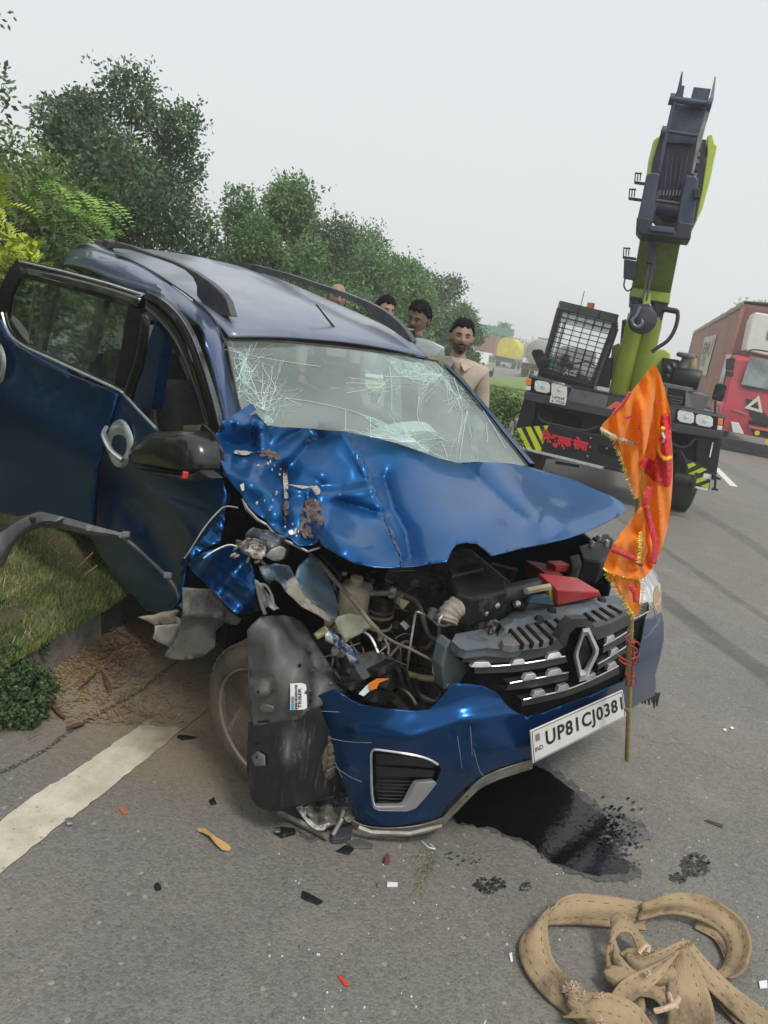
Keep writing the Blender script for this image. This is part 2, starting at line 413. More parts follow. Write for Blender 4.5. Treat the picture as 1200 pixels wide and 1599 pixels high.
# grass verge to the left of the kerb: raised, uneven
M_verge = mat('verge_soil', (.06, .08, .028), .95, col2=(.16, .125, .07), vscale=3.5, bump=1.0, bscale=45, wear=((.10, .085, .05), 9, .55, .95))
VZ = .15
def vz(x, y):
    d = max(0, KX(y)-.02-x)
    return VZ + .03*sin(3*x+1.3*y)+.02*sin(7*x-4*y) + .08*min(1, max(0, d-.3)/2.0) - .2*max(0, d-5)/.5
def vrows(yv):
    rows = []
    for y in yv:
        row = []
        for d in [0.0, .05, .1, .16, .25, .35, .5, .7, .9, 1.2, 1.6, 2.2, 3, 4.0, 5.0, 5.45]:
            x = KX(y)-.12-d; row.append((x, y, vz(x, y) + random.uniform(-.008, .008)*(1 if d < 3 else 4)))
        rows.append(row)
    return rows
tag(MB().grid(vrows([.2+.1*i for i in range(70)])).build('verge', M_verge, smooth=True), kind='structure')
# kerb of cast blocks, painted alternately bare and black
M_kerb = mat('kerb_concrete', (.21, .195, .165), .9, var=.25, vscale=12, bump=.6, bscale=90, wear=((.12, .11, .085), 6, .55, .9))
M_kerbb = mat('kerb_black_paint', (.03, .03, .03), .8, var=.3, vscale=12, bump=.5, bscale=90, wear=((.12, .11, .09), 14, .64, .9))
kr = empty('kerb', (KX(3), 3, 0)); tag(kr, kind='structure')
kme = {}
y = -.55; k = 0
while y < 40:
    L = .5; a = V((KX(y), y, 0)); b = V((KX(y+L-.012), y+L-.012, 0))
    bx = MB(); o1 = V((-.03, 0, 0)); w_ = V((-.13, 0, 0))
    hgt = V((0, 0, .17)); dn = V((0, 0, -.05))
    bx.hexa([a+w_+o1+dn, b+w_+o1+dn, b+dn, a+dn], [a+w_+o1+hgt, b+w_+o1+hgt, b+o1+hgt, a+o1+hgt])
    bx.build('kerb_block', M_kerbb if 3.3 < y < 3.8 or k % 4 == 1 and y > 5 else M_kerb, kr, bev=.012)
    y += L; k += 1
jp = crv([G(-60, 1222), G(0, 1207), G(60, 1178), G(110, 1142), G(160, 1112), G(210, 1085), G(262, 1045), G(300, 1020)], 14); mk = MB()
mk.grid([[V((p.x-random.uniform(.002, .016), p.y, .003)) for p in jp], [V((p.x+random.uniform(.002, .014), p.y, .003)) for p in jp]])
tag(mk.build('road_joint', mat('joint_grit', (.05, .048, .045), .95, col2=(.22, .20, .17), vscale=90, bump=1, bscale=150, vlo=.45, vhi=.6)), kind='structure')
M_med = mat('median_turf', (.12, .20, .035), .95, col2=(.19, .25, .06), vscale=.8, bump=1, bscale=14, wear=((.30, .25, .15), 1.3, .62, .95))
tag(MB().grid(vrows([7.1+.4*i for i in range(32)]+[20, 24, 30, 40, 60, 90, 150, 300, 700])).build('grass_median', M_med, smooth=True), kind='structure')
# ================= THE WRECKED CAR
CF = Frame((.304, 3.007, .039), radians(-50.35), radians(2.82), radians(2.4))   # x forward, y to its left, z up
cx = lambda px, py, v, off=0: CF.ax(px, py, 0, v, off)
cy = lambda px, py, v, off=0: CF.ax(px, py, 1, v, off)
cz = lambda px, py, v, off=0: CF.ax(px, py, 2, v, off)
PAINT = dict(metal=.78, coat=.35, coatr=.03, spec=.3)
M_blue = mat('blue_paint', (.003, .060, .20), .28, var=.12, vscale=3, wear=((.10, .11, .12), 30, .70, .8), **PAINT)
M_roof = mat('dusty_blue_paint', (.09, .125, .22), .4, col2=(.25, .26, .28), vscale=1.6, metal=.15, coat=.7, coatr=.15, vlo=.3, vhi=.75)
M_blued = mat('scraped_blue_paint', (.003, .070, .22), .3, var=.2, vscale=5, wear=((.30, .30, .30), 9, .60, .5), bump=.1, bscale=9, **PAINT)
M_plas = mat('black_plastic', (.012, .012, .014), .5, spec=.3, var=.3, vscale=14, wear=((.10, .09, .075), 6, .56, .85))
M_dusty = mat('dusty_grey_plastic', (.045, .046, .05), .6, col2=(.15, .14, .125), vscale=6, bump=.2, bscale=60)
M_gloss = mat('gloss_black', (.006, .006, .007), .2, coat=.25, spec=.3)
M_chrome = mat('chrome', (.80, .81, .83), .32, metal=.9, var=.2, vscale=30)
M_alu = mat('dull_aluminium', (.42, .42, .41), .42, metal=.8, var=.3, vscale=20)
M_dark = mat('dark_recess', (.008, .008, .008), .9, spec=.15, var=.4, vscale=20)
M_rust = mat('torn_steel', (.12, .085, .06), .55, col2=(.34, .32, .29), vscale=22, metal=.5, bump=.6, bscale=50)
M_rubber = mat('rubber', (.02, .02, .02), .75, col2=(.07, .062, .052), vscale=7, bump=.3, bscale=50)
M_undercoat = mat('grey_blue_primer', (.07, .11, .145), .5, col2=(.14, .145, .14), vscale=7, wear=((.06, .05, .04), 12, .58, .8))
M_cream = mat('cream_plastic', (.52, .45, .33), .5, col2=(.34, .28, .18), vscale=9)
M_hose = mat('dirty_hose', (.20, .16, .12), .6, col2=(.07, .06, .05), vscale=12)
M_tan = mat('tan_pipe', (.28, .21, .13), .6, var=.3, vscale=16)
M_clear = mat('lamp_glass', (.75, .78, .80), .12, coat=1, var=.15, vscale=14)
M_amber = mat('amber_lens', (.55, .30, .08), .2, coat=.8)
M_amber2 = mat('orange_lens', (.75, .22, .01), .25, coat=.8)
M_seat = mat('seat_fabric', (.05, .05, .052), .9, var=.2, vscale=20)
M_beige = mat('beige_trim', (.30, .24, .16), .8, var=.2, vscale=10)
M_white = mat('white_print', (.72, .73, .74), .5)
M_ink = mat('black_print', (.012, .012, .014), .5)

car = empty('wrecked_car', CF.w(-1.2, 0, 0), 'wrecked blue people carrier with crushed bonnet and cracked windscreen, half on the verge', 'car')
def part(mb, name, m, **k): return mb.build(name, m, car, **k)

# --- crushed bonnet
hood_x = rbf([(385, 632, -.45), (340, 680, -.33), (353, 743, -.15), (400, 803, .0), (453, 840, .12), (507, 853, .25), (613, 888, .42), (698, 878, .50), (768, 869, .52), (885, 842, .45), (976, 798, .22), (927, 766, .0), (832, 731, -.25), (717, 723, -.32), (620, 692, -.38), (540, 673, -.40), (470, 668, -.42), (440, 700, -.30), (760, 800, .22), (640, 790, .08)])
HD = [  # (polyline in the picture, push, reach, one-sided)
    ([(538, 676), (560, 712), (576, 750), (592, 790), (606, 822), (624, 862), (628, 884)], .085, 20, 1),
    ([(600, 745), (612, 790), (634, 830), (640, 872)], -.10, 26, 0),
    ([(500, 760), (530, 762), (560, 755), (577, 750)], -.07, 13, 0),
    ([(500, 772), (540, 770), (577, 762)], .05, 12, 0),
    ([(530, 782), (565, 793), (602, 806)], -.06, 10, 0),
    ([(437, 722), (410, 730), (380, 716)], .06, 12, 0),
    ([(500, 683), (478, 695), (460, 718), (440, 728)], -.06, 12, 0),
    ([(470, 690), (452, 712)], .05, 14, 0),
    ([(442, 725), (446, 770), (446, 820)], -.06, 11, 0),
    ([(484, 764), (480, 800), (488, 850)], -.06, 16, 0),
    ([(446, 762), (470, 765), (486, 766)], .05, 9, 0),
    ([(395, 662), (398, 690), (388, 712)], -.07, 13, 0),
    ([(415, 664), (420, 700), (440, 690), (470, 672)], -.08, 13, 0),
    ([(408, 665), (410, 700)], .06, 9, 0),
    ([(352, 690), (375, 694), (395, 690)], -.05, 12, 0),
    ([(375, 662), (395, 662), (410, 664)], .05, 9, 0),
    ([(395, 750), (420, 768), (430, 800)], .045, 18, 0),
    ([(505, 800), (520, 840), (560, 860)], .035, 30, 0),
    ([(738, 738), (765, 765), (800, 795), (822, 812)], -.05, 16, 0),
    ([(765, 725), (800, 765), (832, 808)], .05, 24, 0),
    ([(640, 705), (670, 760), (680, 820)], .03, 40, 0),
    ([(850, 815), (900, 800), (960, 795)], .02, 25, 0),
]
def crease(x, y):
    s = 0
    for pl, a, w_, one in HD:
        d, sg = seg_d(x, y, pl)
        if one: s += a*exp(-d/w_)*(1 if sg > 0 else .35)
        else: s += a*exp(-(d/w_)**2*.9) if a > 0 else a*exp(-d/w_)
    return s
def hood_fn(px, py):
    fl = 1/(1+exp((px-530-.25*(py-700))/18)); v = hood_x(px, py)+crease(px, py)*1.15+fl*(.020*math.asin(.98*sin(px*.062+py*.035+1))+.016*math.asin(.97*sin(py*.075-px*.045)))
    return cx(px, py, v)
HO = [(393, 630), (385, 634), (366, 648), (348, 658), (339, 668), (335, 687), (341, 715), (353, 743), (366, 760), (377, 771), (384, 786), (400, 803), (415, 812), (430, 830), (444, 838), (453, 841), (466, 853), (479, 853), (492, 851), (500, 843), (503, 852), (530, 868), (553, 880), (585, 887), (613, 888), (653, 885), (698, 878), (706, 860), (713, 851), (729, 848), (745, 850), (756, 859), (768, 869), (790, 864), (815, 857), (850, 850), (885, 842), (912, 833), (937, 822), (958, 811), (976, 800), (978, 794), (972, 786), (955, 775), (927, 764), (899, 751), (850, 737), (832, 731), (794, 724), (745, 721), (717, 723), (687, 716), (655, 704), (620, 692), (587, 684), (563, 678), (540, 674), (507, 673), (485, 669), (470, 668), (452, 669), (437, 667), (417, 663), (408, 650), (398, 638)]
hm = drape(HO, hood_fn, 5)
M_hood = mat('bonnet_paint', (.006, .092, .27), .36, var=.15, vscale=2.5, metal=.6, coat=.28, spec=.2, wear=((.16, .17, .2), 24, .71, .6), coatr=.05)
hood = part(hm, 'bonnet', M_hood, smooth=True, sol=.003, auto=180, solo=-1)
# torn rusty breaks and bared metal on the bonnet
def scar(poly, m, name='bare_metal_scar', off=.012, step=5):
    mb = drape(poly, lambda x, y: hood_fn(x, y) + CF.d((.35*off, 0, off)), step); return mb.build(name, m, hood, smooth=True)
def jag(poly, a=1.5, n=3):
    out = []
    for i in range(len(poly)):
        p, q = poly[i], poly[(i+1) % len(poly)]
        for k in range(n): t = k/n; out.append((p[0]+(q[0]-p[0])*t+random.uniform(-a, a), p[1]+(q[1]-p[1])*t+random.uniform(-a, a)))
    return out
M_scar = mat('scar_rust', (.05, .028, .026), .55, col2=(.16, .12, .12), vscale=40, metal=.3, bump=.6, bscale=90, vlo=.42, vhi=.6)
M_scarw = mat('scar_filler', (.55, .52, .50), .6, col2=(.25, .18, .14), vscale=50)
for q_, th_ in ((M_scar, .43), (M_scarw, .40)):
    n = q_.node_tree.nodes; l = q_.node_tree.links; t = n.new('ShaderNodeTexNoise'); t.inputs['Scale'].default_value = 45; t.inputs['Detail'].default_value = 6
    tc = n.new('ShaderNodeTexCoord'); l.new(tc.outputs['Object'], t.inputs['Vector']); r = n.new('ShaderNodeMath'); r.operation = 'GREATER_THAN'; r.inputs[1].default_value = th_; l.new(t.outputs[0], r.inputs[0]); l.new(r.outputs[0], n['Principled BSDF'].inputs['Alpha'])
scar(jag([(470, 800), (478, 784), (490, 782), (500, 788), (502, 815), (500, 835), (488, 846), (474, 846), (466, 830)], 2), M_scar)
scar(jag([(482, 764), (492, 762), (499, 768), (497, 780), (490, 776)], 1), M_scarw)
scar(jag([(441, 742), (448, 745), (449, 782), (443, 784)], 1), M_scarw)
scar(jag([(363, 708), (380, 708), (396, 711), (384, 715), (366, 713)], 1), M_scarw)
scar(jag([(398, 710), (420, 706), (440, 718), (430, 724), (404, 716)], 1.5), M_scar)
scar(jag([(436, 722), (449, 724), (447, 738), (450, 755), (441, 742)], 1.2), M_scar)
scar(jag([(440, 790), (449, 786), (450, 812), (443, 824)], 1.2), M_scar)
scar(jag([(446, 761), (470, 763), (486, 765), (470, 767)], .7), M_scarw)
scar(jag([(474, 692), (486, 688), (499, 680), (496, 685), (484, 693), (474, 697)], .8), M_scar)
for k in range(26):
    x0, y0 = random.choice([(420, 780), (425, 735), (455, 836), (412, 795), (405, 740), (494, 775), (625, 880)]); x0 += random.uniform(-13, 13); y0 += random.uniform(-13, 13)
    if inside((x0, y0), HO): scar([(x0+random.uniform(1, 2.6)*cos(t), y0+random.uniform(1, 3.2)*sin(t)) for t in (0, 1.2, 2.2, 3.5, 4.6, 5.4)], M_scarw, 'paint_chip', .013, 9)
mb = MB()
for pl in ([(543, 680), (562, 712), (577, 750), (593, 790), (604, 818)], [(604, 818), (616, 850), (626, 872), (627, 884)]):
    mb.tube([hood_fn(*p)+CF.d((0, 0, .004)) for p in crv2(pl, 5)], .0022, 5)
mb.build('fold_edge', M_scar, hood, smooth=True)
# silvery bent rim below the bonnet's left edge
mb = MB(); mb.tube([hood_fn(*p)+CF.d((.01, 0, -.012)) for p in [(377, 772), (384, 787), (400, 804), (416, 813), (431, 831), (453, 841), (479, 854), (498, 848)]], [.003, .006, .005, .004, .004, .005, .004, .003], 5)
mb.build('bent_rim', M_alu, hood, smooth=True)
scar(jag([(373, 762), (379, 759), (380, 770), (377, 772)], .5), M_white, 'paint_chip')
scar(jag([(448, 834), (456, 832), (458, 838), (451, 840)], .8), M_white, 'paint_chip')

# --- front bumper
bump_x = rbf([(455, 1120, .26), (515, 1075, .38), (575, 1095, .48), (650, 1108, .57), (708, 1075, .63), (790, 1095, .68), (900, 1100, .72), (975, 1075, .69), (1018, 1000, .63), (1036, 975, .55), (1029, 1088, .50), (1036, 1020, .56), (1005, 1060, .655), (975, 1110, .64), (940, 1135, .71), (903, 1160, .735), (835, 1190, .73), (740, 1225, .665), (690, 1285, .57), (600, 1300, .48), (565, 1290, .42), (520, 1215, .35), (480, 1150, .29), (640, 1215, .565), (640, 1150, .60), (760, 1150, .715), (590, 1170, .515), (560, 1200, .46)])
def bump_fn(px, py, off=0): return cx(px, py, bump_x(px, py)+.012*exp(-(seg_d(px, py, [(560, 1145), (640, 1150), (720, 1125), (800, 1112)])[0]/14)**2)+off)
fog = [(581, 1172), (590, 1170), (640, 1178), (668, 1184), (686, 1194), (689, 1203), (684, 1216), (668, 1240), (648, 1262), (632, 1267), (590, 1265), (585, 1258)]
BU = [(521, 1076), (535, 1085), (549, 1094), (565, 1101), (595, 1106), (621, 1108), (650, 1110), (670, 1108), (684, 1096), (700, 1077), (708, 1068), (730, 1068), (755, 1071), (776, 1082), (790, 1097), (808, 1113), (824, 1120), (850, 1113), (873, 1104), (925, 1086), (973, 1065), (990, 1040), (1000, 1010), (1008, 968), (1020, 964), (1034, 957), (1037, 975), (1037, 1000), (1032, 1025), (1024, 1054), (1025, 1070), (1023, 1086), (1007, 1094), (984, 1108), (955, 1128), (900, 1155), (832, 1194), (819, 1187), (777, 1202), (752, 1214), (727, 1231), (710, 1248), (694, 1267), (688, 1276), (670, 1282), (635, 1289), (610, 1291), (586, 1290), (565, 1288), (556, 1272), (547, 1257), (542, 1240), (537, 1229), (530, 1214), (526, 1208), (515, 1196), (509, 1189), (507, 1178), (505, 1169), (498, 1157), (491, 1148), (478, 1139), (463, 1131), (456, 1126), (451, 1118), (470, 1105), (495, 1088)]
bmp = part(drape(BU, bump_fn, 5, [fog]), 'front_bumper', M_blue, smooth=True, sol=.004, auto=50, solo=-1)
# white scratches
mb = MB()
for pl in ([(455, 1121), (490, 1136), (510, 1150)], [(490, 1110), (530, 1112)], [(505, 1150), (540, 1158), (580, 1160)], [(520, 1195), (545, 1212), (565, 1221)], [(715, 1150), (722, 1200)], [(740, 1170), (750, 1205), (762, 1215)], [(495, 1155), (520, 1185), (535, 1215)], [(735, 1135), (738, 1180)]):
    MB().tube([bump_fn(x, y, .001) for x, y in crv2(pl, 4)], .0007, 4).build('scratch', mat('scratch', (.42, .44, .48), .6), bmp)
# fog lamp recess
M_fog = mat('fog_black', (.016, .017, .019), .4, var=.3, vscale=20, wear=((.08, .075, .065), 8, .6, .8))
fr_ = MB()
c0 = (636, 1218)
def shrink(pl, f, c=c0): return [(c[0]+(x-c[0])*f, c[1]+(y-c[1])*f) for x, y in pl]
drape(shrink(fog, 1.0), lambda x, y: bump_fn(x, y, -.035), 12, mb=fr_)
fr_.grid([[bump_fn(x, y, .0) for x, y in fog+fog[:1]], [bump_fn(x, y, -.036) for x, y in fog+fog[:1]]])
fgp = fr_.build('fog_lamp_recess', M_fog, bmp)
for i, (y0, y1, dp) in enumerate(((1176, 1190, -.006), (1196, 1208, -.004))):
    mb = MB(); pl = [(588, y0+2), (640, y0+4+i), (680, y0+16-i*8), (676, y1+10-i*4), (640, y1+6), (588, y1+5)]
    mb.prism([bump_fn(x, y, dp) for x, y in pl], CF.d((-.02, 0, 0))).build('fog_trim_blade', M_fog, bmp, bev=.003)
mb = MB()
for k in range(7):
    y = 1219+k*5.6; mb.tube([bump_fn(x, y+1.5*(x-600)/40, -.022) for x in (590, 610, 630, 668-k*5)], .0024, 5)
mb.build('fog_louvre', M_fog, bmp)
mb = MB(); rim = [(586, 1262), (581, 1240), (580, 1200), (580, 1178), (583, 1172), (592, 1171), (640, 1178), (668, 1185), (684, 1194)]
mb.tube([bump_fn(x, y, .002) for x, y in crv2(rim, 3)], .0042, 6).build('chrome_rim', M_chrome, bmp, smooth=True)
ch = [(583, 1258), (590, 1260), (628, 1260), (634, 1257), (650, 1226), (656, 1223), (680, 1221), (683, 1224), (668, 1243), (650, 1263), (636, 1268), (592, 1267), (585, 1264)]
MB().prism([bump_fn(x, y, .005) for x, y in ch], CF.d((-.02, 0, 0))).build('chrome_corner', mat('satin_silver', (.66, .68, .72), .3, metal=.7, coat=.3), bmp, bev=.002)
# silver under-lip, dangling clips
lip = [(832, 1196), (800, 1206), (777, 1214), (752, 1226), (735, 1241), (715, 1262), (700, 1277), (690, 1288), (660, 1298), (620, 1303), (590, 1303), (565, 1298), (550, 1290)]
mb = MB(); L1 = [bump_fn(x, y-10, .004) for x, y in crv2(lip, 3)]; L2 = [bump_fn(x, y+4, -.005) for x, y in crv2(lip, 3)]; L3 = [p+CF.d((-.06, 0, -.002)) for p in L2]
mb.grid([L1, L2, L3]); lipo = mb.build('under_lip', mat('dusty_silver_plastic', (.30, .29, .26), .6, col2=(.15, .13, .10), vscale=14, bump=.3, bscale=60), bmp, sol=.003)
for (x, y) in ((575, 1302), (640, 1300), (731, 1237), (682, 1289)):
    mb = MB(); p = bump_fn(x, y, -.01); mb.box(p, (.022, .012, .03), rz=radians(-50+90)); mb.build('clip', M_plas, lipo, bev=.003)
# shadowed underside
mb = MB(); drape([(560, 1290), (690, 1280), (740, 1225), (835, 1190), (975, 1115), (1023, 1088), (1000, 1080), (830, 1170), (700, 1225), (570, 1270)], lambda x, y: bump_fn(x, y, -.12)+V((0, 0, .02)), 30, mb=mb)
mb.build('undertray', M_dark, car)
# torn plastic at the bumper's right end
for k in range(6):
    x = 1002+k*5; mb = MB(); a = bump_fn(x, 1086, -.01); b = bump_fn(x+5, 1082, -.01); c = bump_fn(x+2+random.uniform(-2, 2), 1096+random.uniform(0, 14), -.02)
    mb.prism([a, b, c], CF.d((-.008, 0, 0))).build('torn_plastic', M_plas, bmp)

# --- grille
gr_x = lambda px, py: bump_x(px, py)*.5+.5*min(.74, .70+.0001*(px-700)) if px < 960 else bump_x(px, py)
gx = rbf([(724, 1017, .60), (797, 1015, .66), (871, 999, .71), (899, 968, .72), (930, 980, .715), (983, 959, .66), (1013, 945, .61), (1008, 965, .635), (973, 1067, .695), (873, 1104, .735), (822, 1120, .72), (790, 1097, .69), (755, 1071, .655), (731, 1040, .615), (915, 1022, .745), (850, 1060, .73)])
def g_fn(px, py, off=0): return cx(px, py, gx(px, py)+off)
GR = [(724, 1017), (760, 1017), (797, 1015), (836, 1008), (862, 1003), (871, 999), (880, 984), (888, 972), (899, 966), (915, 966), (922, 972), (930, 980), (955, 973), (983, 959), (1000, 949), (1013, 941), (1014, 952), (1008, 966), (1000, 1010), (990, 1042), (973, 1067), (925, 1086), (873, 1106), (850, 1114), (826, 1120), (808, 1113), (790, 1098), (776, 1082), (755, 1070), (738, 1055), (729, 1040)]
grl = part(drape(GR, lambda x, y: g_fn(x, y, -.03), 12), 'grille', M_dark, sol=.003, solo=-1)
M_gr = mat('grille_plastic', (.025, .027, .032), .38, wear=((.09, .085, .075), 7, .58, .8))
def band(lo, hi, off, depth, name, m=M_gr, bev=.003, par=None):      # bar between two picture lines
    mb = MB(); A = [g_fn(x, y, off) for x, y in lo]; B = [g_fn(x, y, off*.6) for x, y in hi]; d = CF.d((-depth, 0, 0))
    mb.grid([[p+d for p in A], A, B, [p+d for p in B]]); return mb.build(name, m, par or grl, smooth=True, auto=30)
band([(722, 1034), (770, 1036), (820, 1031), (862, 1022), (884, 1010)], [(724, 1016), (770, 1018), (820, 1011), (862, 1003), (875, 996)], .0, .03, 'top_rail')
band([(884, 1010), (890, 990), (900, 980), (914, 979), (926, 990), (934, 1000)], [(873, 998), (882, 981), (894, 967), (916, 966), (925, 974), (932, 982)], .004, .03, 'emblem_arch')
band([(932, 1000), (958, 990), (986, 974), (1008, 960)], [(928, 981), (955, 973), (983, 959), (1013, 941)], .0, .03, 'top_rail')
for lo, hi in (([(742, 1052), (800, 1050), (850, 1043), (888, 1034)], [(741, 1043), (800, 1038), (850, 1031), (884, 1026)]), ([(790, 1078), (830, 1074), (888, 1062)], [(795, 1067), (830, 1062), (888, 1052)]), ([(815, 1103), (850, 1096), (890, 1086), (930, 1070), (968, 1052)], [(815, 1093), (850, 1086), (886, 1078), (926, 1061), (966, 1041)]), ([(942, 1020), (962, 1010), (984, 996)], [(943, 1008), (960, 998), (981, 986)]), ([(934, 1046), (955, 1034), (980, 1018)], [(934, 1036), (955, 1024), (978, 1010)])):
    band(lo, hi, -.002, .03, 'cross_bar')
for pl in ([(741, 1042), (765, 1041), (811, 1037), (850, 1031), (883, 1025)], [(797, 1067), (829, 1061), (867, 1054), (888, 1050)], [(818, 1093), (843, 1087), (885, 1077), (925, 1061), (966, 1040)], [(943, 1008), (960, 999), (981, 986)], [(934, 1037), (955, 1025), (979, 1009)], [(990, 967), (1002, 961), (1013, 955)]):
    mb = MB(); mb.tube([g_fn(x, y, .004) for x, y in crv2(pl, 3)], .0024, 6).build('chrome_strip', M_chrome, grl, smooth=True)
for (x, y, w_, s_) in ((753, 1038, 17, -.02), (811, 1034, 11, -.12), (867, 1024, 12, -.2), (829, 1057, 11, -.15), (868, 1050, 12, -.2), (843, 1083, 11, -.2), (881, 1074, 10, -.3), (925, 1057, 8, -.4), (957, 1040, 8, -.5), (955, 998, 7, -.5), (961, 1018, 7, -.55)):
    q = [(x-w_, y+4-s_*w_), (x-w_*.65, y-4-s_*w_*.65), (x+w_*.65, y-4+s_*w_*.65), (x+w_, y+4+s_*w_)]
    MB().prism([g_fn(a, b, .009) for a, b in q], CF.d((-.014, 0, 0))).build('chrome_stud', M_chrome, grl, bev=.0015)
# diamond emblem: hollow, bevelled
em_o = [(910, 981), (921, 980), (936, 1013), (935, 1022), (916, 1062), (905, 1065), (896, 1026), (897, 1018)]
em_i = [(913, 993), (917, 993), (926, 1014), (926, 1020), (912, 1046), (909, 1046), (904, 1025), (905, 1016)]
mid = [((a[0]*.5+b[0]*.5), (a[1]*.5+b[1]*.5)) for a, b in zip(em_o, em_i)]
mb = MB(); mb.grid([[g_fn(x, y, .004) for x, y in em_o+em_o[:1]], [g_fn(x, y, .026) for x, y in mid+mid[:1]], [g_fn(x, y, .004) for x, y in em_i+em_i[:1]]])
mb.build('emblem', mat('emblem_chrome', (.80, .80, .82), .38, metal=.7), grl)
drape(em_o, lambda x, y: g_fn(x, y, .001), 30).build('emblem_base', M_gloss, grl)
# --- number plate
P00, P10, P11, P01 = (833, 1192), (978, 1119), (973, 1078), (829, 1142)
px_ = rbf([(833, 1192, .755), (978, 1119, .735), (973, 1078, .745), (829, 1142, .765)])
plf = quadfn(*[cx(p[0], p[1], .775 if p[0] < 900 else .735) for p in (P00, P10, P11, P01)])
pn = (plf(.5, 0)-plf(-.5, 0)).cross(plf(0, .5)-plf(0, -.5)).normalized()
if pn.dot(EYE-plf(0, 0)) < 0: pn = -pn
M_plate = mat('plate_white', (.70, .70, .68), .35, var=.06, vscale=20, wear=((.35, .33, .28), 16, .68, .7))
plate = MB().prism([plf(-.5, -.5), plf(.5, -.5), plf(.5, .5), plf(-.5, .5)], -pn*.004).build('number_plate', M_plate, car)
mb = MB()
for (u0, u1, v0, v1) in ((-.49, .49, .455, .475), (-.49, .49, -.475, -.455), (-.49, -.485, -.46, .46), (.485, .49, -.46, .46)):
    mb.add([plf(u, v)+pn*.0008 for u, v in ((u0, v0), (u1, v0), (u1, v1), (u0, v1))], [(0, 1, 2, 3)])
mb.build('plate_border', M_ink, plate)
lettering('UP81CJ0381', lambda u, v: plf(u+.055, v)+pn*.0012, 'plate_number', M_ink, plate, .84, .62, bold=.022, space=1.12)
lettering('IND', lambda u, v: plf(u-.435, v-.12)+pn*.0012, 'plate_country', mat('plate_blue_print', (.10, .12, .2), .5), plate, .075, .14, bold=.01)
MB().add([plf(u, v)+pn*.001 for u, v in ((-.46, .12), (-.42, .12), (-.42, .34), (-.46, .34))], [(0, 1, 2, 3)]).build('plate_hologram', mat('plate_grey', (.32, .33, .34), .3, metal=.5), plate)

# --- left headlight
HL = [(983, 942), (996, 928), (1000, 903), (1008, 890), (1018, 886), (1026, 895), (1032, 910), (1035, 931), (1034, 950), (1030, 960), (1020, 950), (1012, 940), (1000, 944)]
hx = rbf([(983, 942, .64), (1000, 903, .54), (1018, 886, .42), (1032, 910, .40), (1034, 957, .52), (1012, 940, .60)])
hlp = part(drape(HL, lambda x, y: cx(x, y, hx(x, y)+.0), 7), 'headlight', M_clear, smooth=True, sol=.004, solo=-1)
drape([(1021, 925), (1027, 912), (1033, 930), (1033, 952), (1028, 958), (1021, 944)], lambda x, y: cx(x, y, hx(x, y)+.006), 7).build('indicator_lens', M_amber, hlp, smooth=True)
mb = MB(); mb.tube([cx(x, y, hx(x, y)+.004) for x, y in [(1004, 893), (1012, 915), (1018, 940), (1024, 960)]], .003, 5); mb.tube([cx(x, y, hx(x, y)+.004) for x, y in [(1010, 890), (1020, 915), (1022, 945)]], .002, 5)
mb.build('lamp_rib', M_chrome, hlp)

